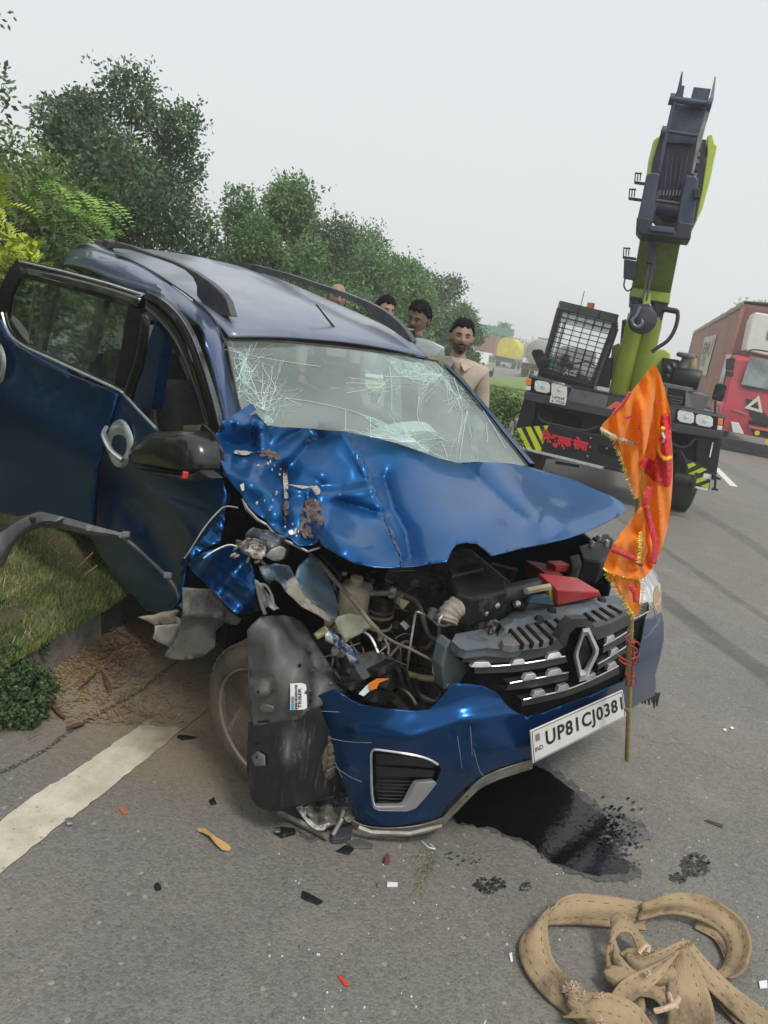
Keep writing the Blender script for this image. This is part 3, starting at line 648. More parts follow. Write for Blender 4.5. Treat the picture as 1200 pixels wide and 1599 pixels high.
# --- windscreen
WS = [(352, 529), (400, 531), (460, 535), (520, 541), (580, 548), (640, 556), (684, 564), (720, 598), (760, 645), (800, 695), (826, 728), (794, 724), (745, 721), (717, 723), (687, 716), (655, 704), (620, 692), (587, 684), (540, 674), (470, 668), (437, 667), (417, 663), (400, 645), (388, 650), (379, 655), (372, 630), (362, 580)]
wsx = rbf([(352, 529, -1.05), (520, 541, -1.0), (684, 564, -1.05), (826, 728, -.28), (717, 723, -.24), (540, 674, -.28), (417, 663, -.38), (379, 655, -.42), (590, 630, -.55), (750, 635, -.70), (367, 590, -.75)])
def ws_fn(x, y, off=0):
    d = -.05*exp(-(((x-690)/70)**2+((y-640)/45)**2)) - .03*exp(-(seg_d(x, y, [(470, 625), (560, 650), (660, 700)])[0]/22)**2)
    return cx(x, y, wsx(x, y)+d+off)
def glass_mat(name, tint, refl, frost, frostcol=(.55, .66, .62), fs=3.0, ft=.5, rough=.04):
    mt = bpy.data.materials.new(name); mt.use_nodes = True; n = mt.node_tree.nodes; l = mt.node_tree.links; n.clear()
    out = n.new('ShaderNodeOutputMaterial'); tr = n.new('ShaderNodeBsdfTransparent'); tr.inputs[0].default_value = (*tint, 1)
    gl = n.new('ShaderNodeBsdfGlossy'); gl.inputs['Roughness'].default_value = rough; gl.inputs['Color'].default_value = (.95, 1, .98, 1)
    lw0 = n.new('ShaderNodeLayerWeight'); lw = n.new('ShaderNodeMath'); lw.operation = 'POWER'; lw.inputs[1].default_value = 4.0; l.new(lw0.outputs['Facing'], lw.inputs[0])
    ad = n.new('ShaderNodeMath'); ad.operation = 'MULTIPLY_ADD'; ad.inputs[1].default_value = 1.0; ad.inputs[2].default_value = refl; l.new(lw.outputs[0], ad.inputs[0])
    m1 = n.new('ShaderNodeMixShader'); l.new(ad.outputs[0], m1.inputs[0]); l.new(tr.outputs[0], m1.inputs[1]); l.new(gl.outputs[0], m1.inputs[2])
    df = n.new('ShaderNodeBsdfDiffuse'); df.inputs[0].default_value = (*frostcol, 1)
    tc = n.new('ShaderNodeTexCoord'); no = n.new('ShaderNodeTexNoise'); no.inputs['Scale'].default_value = fs; no.inputs['Detail'].default_value = 8; l.new(tc.outputs['Object'], no.inputs['Vector'])
    mr = n.new('ShaderNodeMapRange'); mr.inputs[1].default_value = ft-.15; mr.inputs[2].default_value = ft+.2; mr.inputs[3].default_value = frost[0]; mr.inputs[4].default_value = frost[1]; l.new(no.outputs[0], mr.inputs[0])
    m2 = n.new('ShaderNodeMixShader'); l.new(mr.outputs[0], m2.inputs[0]); l.new(m1.outputs[0], m2.inputs[1]); l.new(df.outputs[0], m2.inputs[2])
    l.new(m2.outputs[0], out.inputs[0]); return mt
M_ws = glass_mat('windscreen_glass', (.72, .84, .80), .07, (.10, .26), fs=2.2)
wsc = part(drape(WS, ws_fn, 9), 'windscreen', M_ws, smooth=True)
# crack webs
M_crack = mat('crack', (.58, .72, .68), .35, spec=.6)
M_frost = glass_mat('crushed_glass', (.65, .82, .76), .1, (.0, .65), (.52, .68, .63), 60, .5, .3)
mb = MB()
def web(cx_, cy_, n, r0, r1, ang0=0, ang1=2*pi, rings=4, ex=1.0, ey=1.0, th=.0008):
    for k in range(n):
        a = ang0+(ang1-ang0)*(k+random.uniform(-.3, .3))/n; r = random.uniform(r0, r1); x, y = cx_, cy_; pl = [(x, y)]
        m_ = 7
        for j in range(m_):
            a2 = a+random.uniform(-.35, .35); x += cos(a2)*r/m_*ex; y += sin(a2)*r/m_*ey; pl.append((x, y))
        pl = [p for p in pl if inside(p, WS)]
        if len(pl) > 2: mb.tube([ws_fn(p[0], p[1], .006) for p in pl], th*random.uniform(.5, 1.3), 3)
    for j in range(rings):
        rr = r0*(j+1)/rings*random.uniform(.8, 1.2); a = random.uniform(0, 6); span = random.uniform(1, 3.5); pl = []
        for q in range(9):
            t = a+span*q/8; e = rr*random.uniform(.9, 1.1); pl.append((cx_+cos(t)*e*ex, cy_+sin(t)*e*ey))
        pl = [p for p in pl if inside(p, WS)]
        if len(pl) > 2: mb.tube([ws_fn(p[0], p[1], .006) for p in pl], th*.7, 3)
web(412, 640, 22, 25, 85, -2.6, .2, 6); web(385, 560, 14, 20, 60, rings=4); web(375, 590, 10, 20, 70, rings=3)
web(430, 610, 10, 20, 60, rings=3); web(650, 690, 30, 20, 100, 2.9, 4.4, 5, 1.3, .6); web(650, 690, 26, 15, 70, -.4, 1.2, 5)
web(690, 585, 30, 20, 90, 0, 2*pi, 10, 1.2, .6); web(720, 620, 20, 20, 90, 0, 2*pi, 6, .7, 1); web(730, 640, 8, 60, 100, 1.2, 2, 0, th=.0006)
web(600, 600, 12, 20, 70, 0, 6, 4, 1.2, .5)
for k in range(16): web(*random.choice([(395, 580), (385, 610), (420, 640), (700, 590), (720, 610), (640, 680), (670, 600), (600, 660), (655, 575)]), 6, 8, random.uniform(18, 45), rings=2, th=.0005)
for pl in ([(405, 630), (440, 622), (480, 626), (520, 634), (560, 645), (600, 662), (640, 690), (662, 706)], [(540, 640), (540, 672)], [(578, 650), (580, 684)], [(612, 640), (612, 600), (608, 570)], [(684, 578), (700, 600), (715, 625), (722, 650), (716, 690)], [(350, 545), (420, 560), (500, 572)], [(730, 640), (722, 690), (718, 718)], [(655, 620), (655, 660), (700, 690)], [(760, 660), (762, 690)], [(690, 690), (700, 715)], [(740, 618), (770, 665), (790, 700)]):
    mb.tube([ws_fn(p[0], p[1], .006) for p in crv2(pl, 4)], .0011, 4)
mb.build('crack', M_crack, wsc, kind='stuff')
for pl in ([(412, 648), (424, 652), (428, 664), (414, 663)], [(632, 676), (655, 688), (672, 705), (655, 706), (640, 694)], [(683, 580), (700, 596), (712, 618), (700, 608), (688, 594)], [(600, 560), (660, 566), (690, 590), (672, 600), (625, 588)], [(372, 545), (385, 560), (392, 600), (380, 605)], [(560, 645), (600, 658), (648, 694), (620, 688), (588, 668)]):
    drape(jag(pl, 2), lambda x, y: ws_fn(x, y, .003), 8).build('shattered_patch', M_frost, wsc, smooth=True)
mb = MB(); mb.tube([ws_fn(x, y, .004) for x, y in [(352, 529), (400, 531), (460, 535), (520, 541), (580, 548), (640, 556), (684, 564)]], .005, 6)
mb.build('roof_seal', M_rubber, wsc)
mb = MB(); mb.tube([ws_fn(x, y, .0) for x, y in [(353, 530), (363, 580), (373, 630), (380, 655)]], .004, 6); mb.build('side_seal', M_rubber, wsc)
mb = MB(); mb.tube([ws_fn(x, y, .0) for x, y in [(682, 564), (720, 600), (760, 647), (800, 697), (824, 728)]], .006, 6)
mb.build('side_seal', M_rubber, wsc)
MB().add([ws_fn(x, y, -.03) for x, y in ((571, 583), (599, 586), (599, 591), (571, 588))], [(0, 1, 2, 3)]).build('toll_sticker', M_white, wsc)
MB().add([ws_fn(x, y, -.03) for x, y in ((571, 593), (600, 596), (600, 608), (571, 605))], [(0, 1, 2, 3)]).build('paper_permit', mat('buff_paper', (.45, .38, .24), .8), wsc)

# --- roof: crowned skin rising to the rear
def roof_z(x, y):
    e = float(np.interp(-x, [.95, 1.02, 1.1, 1.2, 1.35, 1.5, 1.75, 2.13, 2.6, 3.0, 3.15, 3.28, 3.36], [1.43, 1.455, 1.485, 1.512, 1.54, 1.56, 1.59, 1.628, 1.675, 1.70, 1.69, 1.655, 1.60]))
    return e + .034*(1-(y/.57)**2)
rows = []
for i in range(40):
    t = i/39; x = -1.02-2.26*t
    row = []
    for j in range(25):
        u = j/24*2-1; w0 = .565+.02*min(1, t*4); y = u*w0
        z = roof_z(x, y) - (.006*exp(-((abs(y)-.26)/.018)**2) if x < -1.15 else 0)
        row.append(CF.w(x-.02*(1-u*u)*(t > .9), y, z + .004*sin(9*x+3*y)*(u < -.4)))
    rows.append(row)
roof = part(MB().grid(rows), 'roof', M_roof, smooth=True, sol=.01, solo=-1)
# wrinkled cant rail and right windscreen pillar, following the roof edge
up = [(101, 402), (110, 390), (140, 386), (175, 396), (205, 406), (240, 425), (270, 444), (300, 465), (330, 492), (346, 520), (355, 560), (365, 600), (378, 652)]
lo = [(99, 414), (112, 414), (142, 424), (178, 442), (208, 455), (236, 460), (262, 478), (288, 494), (310, 512), (322, 545), (332, 590), (342, 635), (352, 690)]
yu = [-.62, -.60, -.60, -.60, -.60, -.60, -.60, -.60, -.60, -.60, -.62, -.64, -.68]
xs_ = [-3.28, -3.2, -3.0, -2.7, -2.45, -2.1, -1.85, -1.6, -1.35, -1.12, -.95, -.75, -.5]
rr = []
for k in range(7):
    t = k/6; row = []
    for (a, b, y0, x0) in zip(crv2(up, 4), crv2(lo, 4), [p[0] for p in crv2([(v, 0) for v in yu], 4)], [p[0] for p in crv2([(v, 0) for v in xs_], 4)]):
        X, Y = a[0]+(b[0]-a[0])*t, a[1]+(b[1]-a[1])*t
        wr = .022*exp(-((X-238-25*t)/9)**2)*(t > .3) - .016*exp(-((X-250-25*t)/14)**2)*(t > .3)+ .02*exp(-((X-318)/7)**2)*(t > .4) - .015*exp(-((X-303)/10)**2)*(t > .5) + .008*sin(X*.035+2*t) + .01*exp(-((X-142)/6)**2)*(t < .6)
        row.append(cy(X, Y, y0-.11*sin(t*pi*.5)-.0-wr))
    rr.append(row)
part(MB().grid(rr), 'cant_rail', mat('creased_paint', (.020, .06, .19), .3, col2=(.06, .08, .13), vscale=3, metal=.4, coat=.8), smooth=True, sol=.02, solo=-1)
# seam line
mb = MB(); mb.tube([cy(x, y, -.606) for x, y in crv2([(180, 397), (205, 406), (240, 425), (270, 444), (300, 465), (330, 492), (346, 520), (353, 540)], 3)], .004, 5)
part(mb, 'roof_seam', M_rubber)
# left pillar
mb = MB(); A = [ws_fn(x, y, .0) for x, y in [(691, 570), (720, 597), (760, 644), (800, 694), (828, 727)]]
mb.grid([[p+CF.d((.0, -.005, .012)) for p in A], [p+CF.d((-.005, .035, .008)) for p in A], [p+CF.d((-.03, .06, -.02)) for p in A], [p+CF.d((-.08, .05, -.05)) for p in A]])
part(mb, 'left_pillar', M_blue, smooth=True)
# roof rails
M_rail = mat('rail_grey', (.035, .038, .045), .4, col2=(.10, .10, .105), vscale=4, vlo=.4)
RRt = [(150, 375), (175, 377), (187, 378), (210, 384), (233, 393), (260, 402), (283, 410), (313, 427), (328, 437), (340, 447), (352, 458), (360, 470), (367, 495)]
RRb = [(348, 493), (332, 480), (318, 470), (312, 461), (312, 447), (306, 434), (293, 422), (272, 412), (250, 404), (225, 396), (200, 389), (178, 387), (153, 385)]
RLt = [(365, 408), (385, 411), (410, 416), (455, 428), (500, 443), (545, 458), (581, 473), (600, 483), (612, 491), (625, 502), (635, 513), (642, 523), (648, 533)]
RLb = [(644, 534), (635, 528), (622, 519), (606, 509), (590, 499), (584, 493), (579, 483), (545, 467), (500, 451), (455, 437), (425, 429), (401, 423), (380, 419), (366, 416)]
for top_, bot_, yy in ((RRt, RRb, -.5), (RLt, RLb, .5)):
    o_ = part(drape(top_+bot_, lambda x, y: cy(x, y, yy), 30), 'roof_rail', M_rail, sol=.034, solo=0, bev=.006)
    mb = MB(); mb.box((-2.86, yy, roof_z(-2.86, yy)+.02), (.10, .034, .05), CF); mb.build('rail_foot', M_rail, o_, bev=.006)
mb = MB(); mb.tube([cx(528, 523, -1.16), cx(526, 515, -1.16)], [.013, .009], 10); mb.tube([cx(527, 517, -1.16), cx(511, 497, -1.19), cx(494, 475, -1.22)], [.006, .005, .004], 6)
part(mb, 'antenna', M_plas, smooth=True)

# --- right front door
def fd(px, py, off=0, bul=True):
    b = 0
    if bul: b = -.030*exp(-(seg_d(px, py, [(160, 690), (250, 740), (340, 800)])[0]/50)**2) + .035*exp(-(seg_d(px, py, [(190, 760), (240, 820), (275, 880)])[0]/30)**2)
    return cy(px, py, -.92+b-off)
FDo = [(190, 613), (216, 641), (245, 671), (275, 686), (310, 700), (335, 720), (350, 745), (356, 775), (350, 800), (338, 815), (318, 838), (299, 862), (291, 880), (290, 900), (287, 920), (283, 935), (272, 950), (260, 957), (246, 956), (233, 953), (214, 934), (197, 916), (177, 892), (160, 868), (151, 848), (148, 833), (147, 800), (150, 765), (155, 725), (165, 690), (177, 650)]
def glossdark(n, c): return mat(n, c, .25, var=.2, vscale=2, metal=.45, coat=1.0, wear=((.09, .09, .085), 5, .68, .7), coatr=.03)
fdo = part(drape(FDo, fd, 9), 'front_door', M_blue, smooth=True, sol=.02, solo=0)
# sill strip, belt chrome, frame, visor
def tubepart(pts, fn, r, name, m, par, n=6, **k): return MB().tube([fn(x, y) for x, y in pts], r, n).build(name, m, par, smooth=True, **k)
tubepart([(190, 611), (216, 640), (245, 670)], lambda x, y: fd(x, y, .020), .0065, 'belt_chrome', M_chrome, fdo)
def ribbon(a, b, fn, name, m, par, off=.006, sol=.012, n=4):
    A = crv2(a, n); B = crv2(b, n); rows = []
    for t in (0, .33, .66, 1): rows.append([fn(p[0]+(q[0]-p[0])*t, p[1]+(q[1]-p[1])*t, off*(1+1.2*sin(pi*t))) for p, q in zip(A, B)])
    return MB().grid(rows).build(name, m, par, smooth=True, sol=sol, solo=0)
fdn = lambda x, y, off=0: fd(x, y, off, False)
M_visor = mat('smoked_visor', (.020, .023, .022), .12, coat=1, wear=((.16, .16, .15), 30, .62, .6))
ribbon([(231, 462), (250, 474), (270, 492), (287, 517), (300, 548), (312, 585), (324, 630), (335, 672)], [(224, 487), (242, 503), (258, 522), (274, 548), (288, 578), (299, 605), (309, 632), (319, 660)], fdn, 'window_visor', M_visor, fdo, .02, .004)
ribbon([(228, 458), (252, 468), (275, 487), (294, 514), (308, 547), (321, 585), (334, 628), (345, 672)], [(230, 464), (250, 475), (271, 494), (289, 519), (303, 550), (315, 587), (327, 631), (338, 674)], fdn, 'window_frame', M_gloss, fdo, .022, .03)
tubepart(crv2([(229, 461), (251, 471), (273, 490), (291, 516), (305, 548), (318, 586), (331, 629), (342, 673)], 3), lambda x, y: fdn(x, y, .046), .0028, 'frame_chrome', M_chrome, fdo)
ribbon([(222, 484), (218, 520), (210, 560), (200, 590), (192, 612)], [(233, 505), (229, 540), (222, 575), (213, 600), (206, 622)], fdn, 'rear_window_post', M_gloss, fdo, .008, .02)
# mirror sail and handle
drape([(306, 690), (318, 662), (333, 676), (348, 705), (350, 738), (330, 726)], lambda x, y: fdn(x, y, .012), 20).build('mirror_sail', M_plas, fdo, sol=.01)
hc = fd(184, 693, .016); u_ = (fd(183, 659)-fd(183, 726))/.146; v_ = (fd(204, 693)-fd(163, 691))/.1; nn = u_.cross(v_).normalized()
if nn.dot(EYE-hc) < 0: nn = -nn
def handle(c, par, s=1.0):
    mb = MB(); ring = []
    for r, h in ((1.0, -.012), (.95, .0), (.72, .002), (.6, -.010), (0.01, -.014)):
        ring.append([c + u_*(.073*s*r*cos(2*pi*k/28)*(1+.12*cos(4*pi*k/28))) + v_*(.048*s*r*sin(2*pi*k/28)) + nn*h for k in range(28)])
    e = mb.grid(ring, closed=True).build('handle_plate', mat('brushed_chrome', (.50, .55, .54), .3, metal=.5), par, smooth=True, auto=60)
    gb = MB(); gb.tube(crv([c+u_*.055-v_*.032+nn*.012, c+u_*.03-v_*.02+nn*.038, c-u_*.02+v_*.008+nn*.04, c-u_*.052+v_*.03+nn*.014], 4), [.009]*4+[.012]*5+[.012]*4, 8).build('handle_grip', M_chrome, e, smooth=True)
handle(hc, fdo)
# door mirror
mrr = MB(); mc = (cy(313, 706, -1.04)+cy(213, 706, -1.04))/2; MX = (cy(313, 706, -1.06)-cy(207, 706, -1.06))*.5; MZ = (cy(260, 669, -1.06)-cy(260, 737, -1.06))*.5; MN = MX.cross(MZ).normalized()
if MN.dot(EYE-mc) < 0: MN = -MN
mo = [(-1, -.55), (-.98, .15), (-.7, .62), (-.3, .92), (.3, 1), (.75, .85), (.95, .25), (1.0, -.5), (.9, -.95), (.3, -.9), (-.5, -.75)]
mo = crv2([(a, b) for a, b in mo], 3, True); rings = []
for s, h in ((.98, -.12), (1.0, -.02), (.97, .03), (.86, .065), (.6, .09), (.3, .10), (.02, .102)):
    rings.append([mc+MX*(a*s)+MZ*(b*s)+MN*(h*.55) for a, b in mo])
msh = mrr.grid(rings, closed=True).build('door_mirror', mat('mirror_cap', (.010, .010, .011), .28, coat=.5, wear=((.05, .048, .046), 14, .62, .6)), fdo, smooth=True, auto=80)
MB().prism([mc+MX*a+MZ*b+MN*.0 for a, b in ((-.6, -.8), (.9, -1.05), (1.3, -.75), (1.55, -1.05), (1.0, -1.25), (.2, -1.1))], MN*.05).build('mirror_foot', M_plas, msh, bev=.006)
MB().box(mc+MX*.99-MZ*.97+MN*.055, (.018, .012, .022)).build('red_tag', mat('red_tape', (.55, .04, .02), .5), msh, bev=.003)

# --- right rear door, swung out a little
PH = radians(12)
def rd(px, py, off=0):
    n_ = V((sin(PH), -cos(PH), 0)); p0 = V((-1.3, -.95, 0)); r = CF.Ri @ ray(px, py); o = CF.Ri @ (EYE-CF.T)
    t = ((p0-o).dot(n_)+off+(.025*exp(-(seg_d(px, py, [(0, 620), (160, 720)])[0]/40)**2)))/r.dot(n_); return CF.w(*(o+r*t))
RDo = [(-110, 470), (-60, 485), (-20, 492), (2, 500), (12, 523), (28, 540), (60, 559), (110, 585), (150, 600), (186, 615), (176, 650), (164, 690), (154, 730), (149, 770), (147, 833), (120, 826), (100, 812), (60, 802), (30, 806), (0, 800), (-60, 780), (-110, 740)]
rdo = part(drape(RDo, rd, 10), 'rear_door', M_blue, smooth=True, sol=.02, solo=0)
tubepart(crv2([(3, 488), (9, 510), (20, 527), (43, 543), (80, 560), (130, 583), (180, 606), (190, 611)], 3), lambda x, y: rd(x, y, .022), .0065, 'belt_chrome', M_chrome, rdo)
fg = [(33, 433), (110, 451), (203, 478), (196, 520), (190, 555), (182, 600), (130, 577), (80, 555), (45, 538), (30, 520), (14, 495), (20, 460)]
fo = [(28, 405), (100, 421), (170, 440), (220, 456), (232, 463), (226, 500), (216, 540), (208, 575), (198, 612), (182, 606), (130, 583), (80, 560), (43, 543), (20, 527), (5, 495), (-2, 460), (14, 425)]
drape(fo, lambda x, y: rd(x, y, .006), 20, [fg]).build('window_frame', M_gloss, rdo, sol=.016, solo=0)
drape(fg, lambda x, y: rd(x, y, -.006), 25).build('window_glass', glass_mat('tinted_glass', (.66, .74, .66), .04, (.01, .04)), rdo)
tubepart([(30, 408), (100, 424), (170, 443), (222, 460)], lambda x, y: rd(x, y, .03), .005, 'frame_chrome', M_chrome, rdo)
ribbon([(29, 411), (100, 427), (170, 446), (222, 462)], [(36, 432), (104, 448), (166, 464), (214, 482)], rd, 'window_visor', M_visor, rdo, .02, .004)
drape([(30, 500), (45, 520), (46, 540), (30, 528), (16, 500), (20, 492)], lambda x, y: rd(x, y, .002), 30).build('quarter_panel', mat('pale_film', (.25, .28, .25), .3), rdo)
hc2 = rd(-6, 569, .016); handle(hc2, rdo, 1.05)

# --- body behind: sills, centre pillar, left side, tail, floor
pil = MB(); pil.prism([cy(x, y, -.76) for x, y in ((205, 640), (222, 560), (240, 505), (262, 505), (250, 560), (238, 640))], CF.d((0, .05, 0))); part(pil, 'centre_pillar', M_blue, bev=.006)
sb = MB()
for s in (-1, 1):
    sb.box((-1.6, s*.74, .27), (1.9, .12, .16), CF)
part(sb, 'sill', M_blue, bev=.02)
# left flank with doors drawn as one pressed skin (hidden from the photograph's side)
prof = [(.30, .20), (.45, .26), (.60, .30), (.30, .55), (.0, .72), (-.3, .80), (-.5, .98)]
rows = []
for k, (z, yy) in enumerate(((.25, .76), (.4, .80), (.62, .82), (.80, .81), (1.02, .78))):
    rows.append([CF.w(x, yy-.12*max(0, (x+.1)/.35)**2-.12*max(0, (-2.7-x)/.6)**2, min(z, (.86 - .10*max(0, x)) if x > -.25 else (.86+(-.25-x)*.8)) - .004*(4-k)) for x in np.linspace(.30, -3.3, 40)])
part(MB().grid(rows), 'left_flank', M_blue, smooth=True, sol=.01)
rows = []
for z, yy in ((.25, .80), (.4, .85), (.62, .87), (.85, .86), (1.02, .83)):
    rows.append([CF.w(x, -yy+.12*max(0, (-2.7-x)/.6)**2, z) for x in np.linspace(-2.25, -3.3, 14)])
part(MB().grid(rows), 'right_rear_quarter', M_blue, smooth=True, sol=.01)
for s in (-1, 1):
    for x0, x1 in ((-1.25, -1.37), (-2.2, -2.32), (-3.1, -3.3)):
        if s < 0 and x0 > -2: continue
        mb = MB()
        mb.add([CF.w(x0, s*.78, 1.01), CF.w(x1, s*.78, 1.01), CF.w(x1-.05, s*.66, 1.56), CF.w(x0-.05, s*.66, 1.56)], [(0, 1, 2, 3)])
        part(mb, 'window_post', M_gloss, sol=.03)
    mb = MB(); xs2 = (-.45, -1.25, -1.37, -2.2, -2.32, -3.1) if s > 0 else (-2.32, -3.1)
    for x0, x1 in zip(xs2[::2], xs2[1::2]): mb.add([CF.w(x0, s*.78, 1.01), CF.w(x1, s*.78, 1.01), CF.w(x1-.05, s*.67, 1.55), CF.w(x0-(.55 if x0 > -.5 else .05), s*.67, 1.5)], [(0, 1, 2, 3)])
    part(mb, 'side_glass', glass_mat('side_glass', (.55, .6, .58), .06, (.02, .08)))
mb = MB(); mb.tube([CF.w(-1.2, .575, 1.44), CF.w(-2.0, .60, 1.55), CF.w(-3.2, .6, 1.58)], .025, 6); part(mb, 'left_cant_rail', M_blue, smooth=True)
mb = MB(); mb.grid([[CF.w(x, y, z) for y in (-.8, -.5, 0, .5, .8)] for x, z in ((-3.28, .3), (-3.34, .6), (-3.3, 1.0))]); part(mb, 'tailgate', M_blue, smooth=True, sol=.02)
mb = MB(); mb.grid([[CF.w(x, y, z) for y in (-.7, 0, .7)] for x, z in ((-3.3, 1.0), (-3.22, 1.55))]); part(mb, 'rear_window', glass_mat('rear_glass', (.3, .33, .32), .06, (.02, .06)))
fl = MB(); fl.box((-1.5, 0, .30), (3.4, 1.45, .04), CF); fl.box((-.42, 0, .68), (.05, 1.5, .72), CF); part(fl, 'floor_and_bulkhead', M_dark)
for (x, s) in ((-2.636, -1), (-2.636, 1), (.0, 1)):
    c = CF.w(x, s*.76, .30); ax_ = CF.d((0, s, 0)); mb = MB(); mb.lathe([(.10, -.09), (.20, -.09), (.285, -.08), (.30, -.05), (.30, .05), (.285, .08), (.20, .085)], c, ax_, 32)
    t_ = mb.build('wheel', M_rubber, car, smooth=True, auto=50); MB().lathe([(.19, .07), (.17, .03), (.05, .02), (.02, .04), (.001, .045)], c, ax_, 24).build('rim', M_alu, t_, smooth=True)
# --- cabin
ds = MB(); rows = []
for x, z, dz in ((-.38, 1.0, 0), (-.45, 1.02, 0), (-.75, 1.0, 0), (-.86, .93, 0), (-.84, .70, 0)):
    rows.append([CF.w(x, y, z+.04*exp(-((y+.38)/.2)**2)) for y in np.linspace(-.72, .72, 15)])
part(ds.grid(rows), 'dashboard', mat('dash_grey', (.045, .046, .045), .75, var=.2, vscale=8), smooth=True, sol=.02)
def seat(y, x, s=1.0):
    base = [(0, -.26), (.5, -.26), (.52, .26), (0, .26)]
    mb = MB(); mb.box((x+.0, y, .52), (.52, .5, .14), CF); st = mb.build('seat', M_seat, car, bev=.04, segs=3)
    Mr = Matrix.Rotation(radians(-14), 3, 'Y')
    mb = MB(); mb.box((x-.30, y, .85), (.13, .48, .62), CF, M=Mr); mb.build('backrest', M_seat, st, bev=.05, segs=3)
    mb = MB(); mb.box((x-.38, y, 1.25), (.09, .25, .17), CF, M=Mr); mb.build('headrest', M_seat, st, bev=.035, segs=3)
for y in (-.36, .36): seat(y, -1.25)
seat(-.36, -2.15); seat(.36, -2.15); seat(0, -2.15)
sw = MB(); c = CF.w(-.98, -.36, .98); n1 = CF.d((-.9, 0, .42)).normalized(); a1 = n1.orthogonal().normalized(); b1 = n1.cross(a1)
sw.tube([c+(a1*cos(t)+b1*sin(t))*.18 for t in np.linspace(0, 2*pi, 24, endpoint=False)], .014, 6, closed=True)
for t in (0, 2.1, 4.2): sw.tube([c, c+(a1*cos(t)+b1*sin(t))*.18], .012, 5)
sw.lathe([(.001, -.03), (.07, -.02), (.07, .02), (.001, .03)], c, n1, 12); part(sw, 'steering_wheel', M_plas, smooth=True)
ab = MB(); ab.lathe([(.001, 0), (.14, .02), (.20, .08), (.16, .14), (.001, .17)], CF.w(-.80, .32, .98), CF.d((-.4, 0, .7)), 14)
part(ab, 'deflated_airbag', mat('airbag_cloth', (.60, .63, .60), .8, bump=.8, bscale=14), smooth=True)
drape([(288, 664), (318, 663), (316, 690), (310, 704), (300, 690), (288, 684)], lambda x, y: cy(x, y, -.70), 20).build('kick_panel', M_beige, car, sol=.01)
mb = MB(); mb.tube([CF.w(-1.5, -.72, 1.42), CF.w(-1.45, -.70, 1.0), CF.w(-1.35, -.66, .6)], .018, 4); part(mb, 'seat_belt', mat('grey_belt', (.16, .17, .17), .7))
mb = MB(); mb.box((-.98, 0, 1.36), (.03, .22, .07), CF); part(mb, 'inside_mirror', M_plas, bev=.01)
hl = MB(); hl.grid([[CF.w(x, y, roof_z(x, y)-.05) for y in np.linspace(-.55, .55, 9)] for x in np.linspace(-1.05, -3.2, 10)]); part(hl, 'headlining', mat('headlining', (.34, .33, .30), .9))
M_trp = mat('grubby_plastic', (.10, .10, .10), .5, col2=(.22, .21, .19), vscale=20)
# ================= UNDER THE BONNET, FRONT CORNER, LOOSE PIECES
def flat(pts, fn): return [fn(*p) for p in pts]
def box_px(pts_top, fn, down, name, m, bev=.004, par=None, **k):   # polygon on a plane, extruded by a car-frame vector
    return MB().prism(flat(pts_top, fn), CF.d(down)).build(name, m, par or car, bev=bev, **k)
# dark liner of the bay
mb = MB(); mb.grid([[CF.w(x, y, z) for x in (.0, .25)] for y, z in ((.66, .72), (.66, .30), (-.5, .25))]); part(mb, 'bay_wall', M_dark, sol=.01)
mb = MB()
for k in range(60):   # dim clutter of brackets low in the bay
    c = (random.uniform(-.25, .45), random.uniform(-.6, .6), random.uniform(.32, .62)); mb.box(c, (random.uniform(.03, .16), random.uniform(.03, .14), random.uniform(.03, .12)), CF, rz=random.uniform(0, 1))
part(mb, 'engine_clutter', mat('engine_iron', (.04, .038, .035), .5, col2=(.15, .135, .115), vscale=18, metal=.5), bev=.006, kind='stuff')
mb = MB(); mb.hexa([CF.w(x, y, .42) for x, y in ((.42, -.38), (.42, .12), (0, .12), (0, -.38))], [CF.w(x, y, z) for x, y, z in ((.34, -.34, .74), (.34, .08, .78), (0, .08, .84), (0, -.34, .80))])
part(mb, 'engine_block', mat('engine_iron2', (.06, .055, .05), .5, col2=(.18, .165, .145), vscale=14, metal=.6, bump=.5, bscale=30), bev=.02)
# upper cross member (blue grey sheet) and ribbed shroud
SM = [(706, 1001), (712, 990), (740, 985), (769, 979), (780, 970), (800, 957), (825, 942), (850, 941), (868, 947), (900, 940), (941, 932), (962, 930), (978, 938), (984, 950), (975, 962), (945, 975), (930, 982), (890, 980), (872, 1000), (850, 1006), (797, 1015), (760, 1012), (728, 1016), (718, 1012)]
bsx = lambda x, y: cz(x, y, .80+.018*exp(-(seg_d(x, y, [(790, 975), (840, 955), (930, 948)])[0]/7)**2))
cm = box_px(SM, lambda x, y: cz(x, y, .795), (-.0, 0, -.03), 'cross_member', M_undercoat)
drape(SM, bsx, 9).build('cross_member_skin', M_undercoat, cm, smooth=True)
box_px([(704, 1000), (727, 1017), (735, 1040), (716, 1072), (694, 1078), (690, 1040), (697, 1012)], lambda x, y: cx(x, y, .56), (-.05, 0, 0), 'radiator_bracket', M_undercoat, .006)
M_shr = mat('shroud_plastic', (.07, .07, .068), .65, col2=(.17, .165, .15), vscale=9, bump=.2, bscale=60)
for pts in ([(783, 998), (800, 984), (838, 972), (872, 964), (886, 978), (878, 996), (850, 1002), (800, 1008), (786, 1006)], [(900, 962), (925, 953), (965, 940), (980, 948), (972, 956), (940, 972), (928, 980), (920, 966)]):
    sh = box_px(pts, lambda x, y: cz(x, y, .822), (0, 0, -.025), 'radiator_shroud', M_shr, .003, cm)
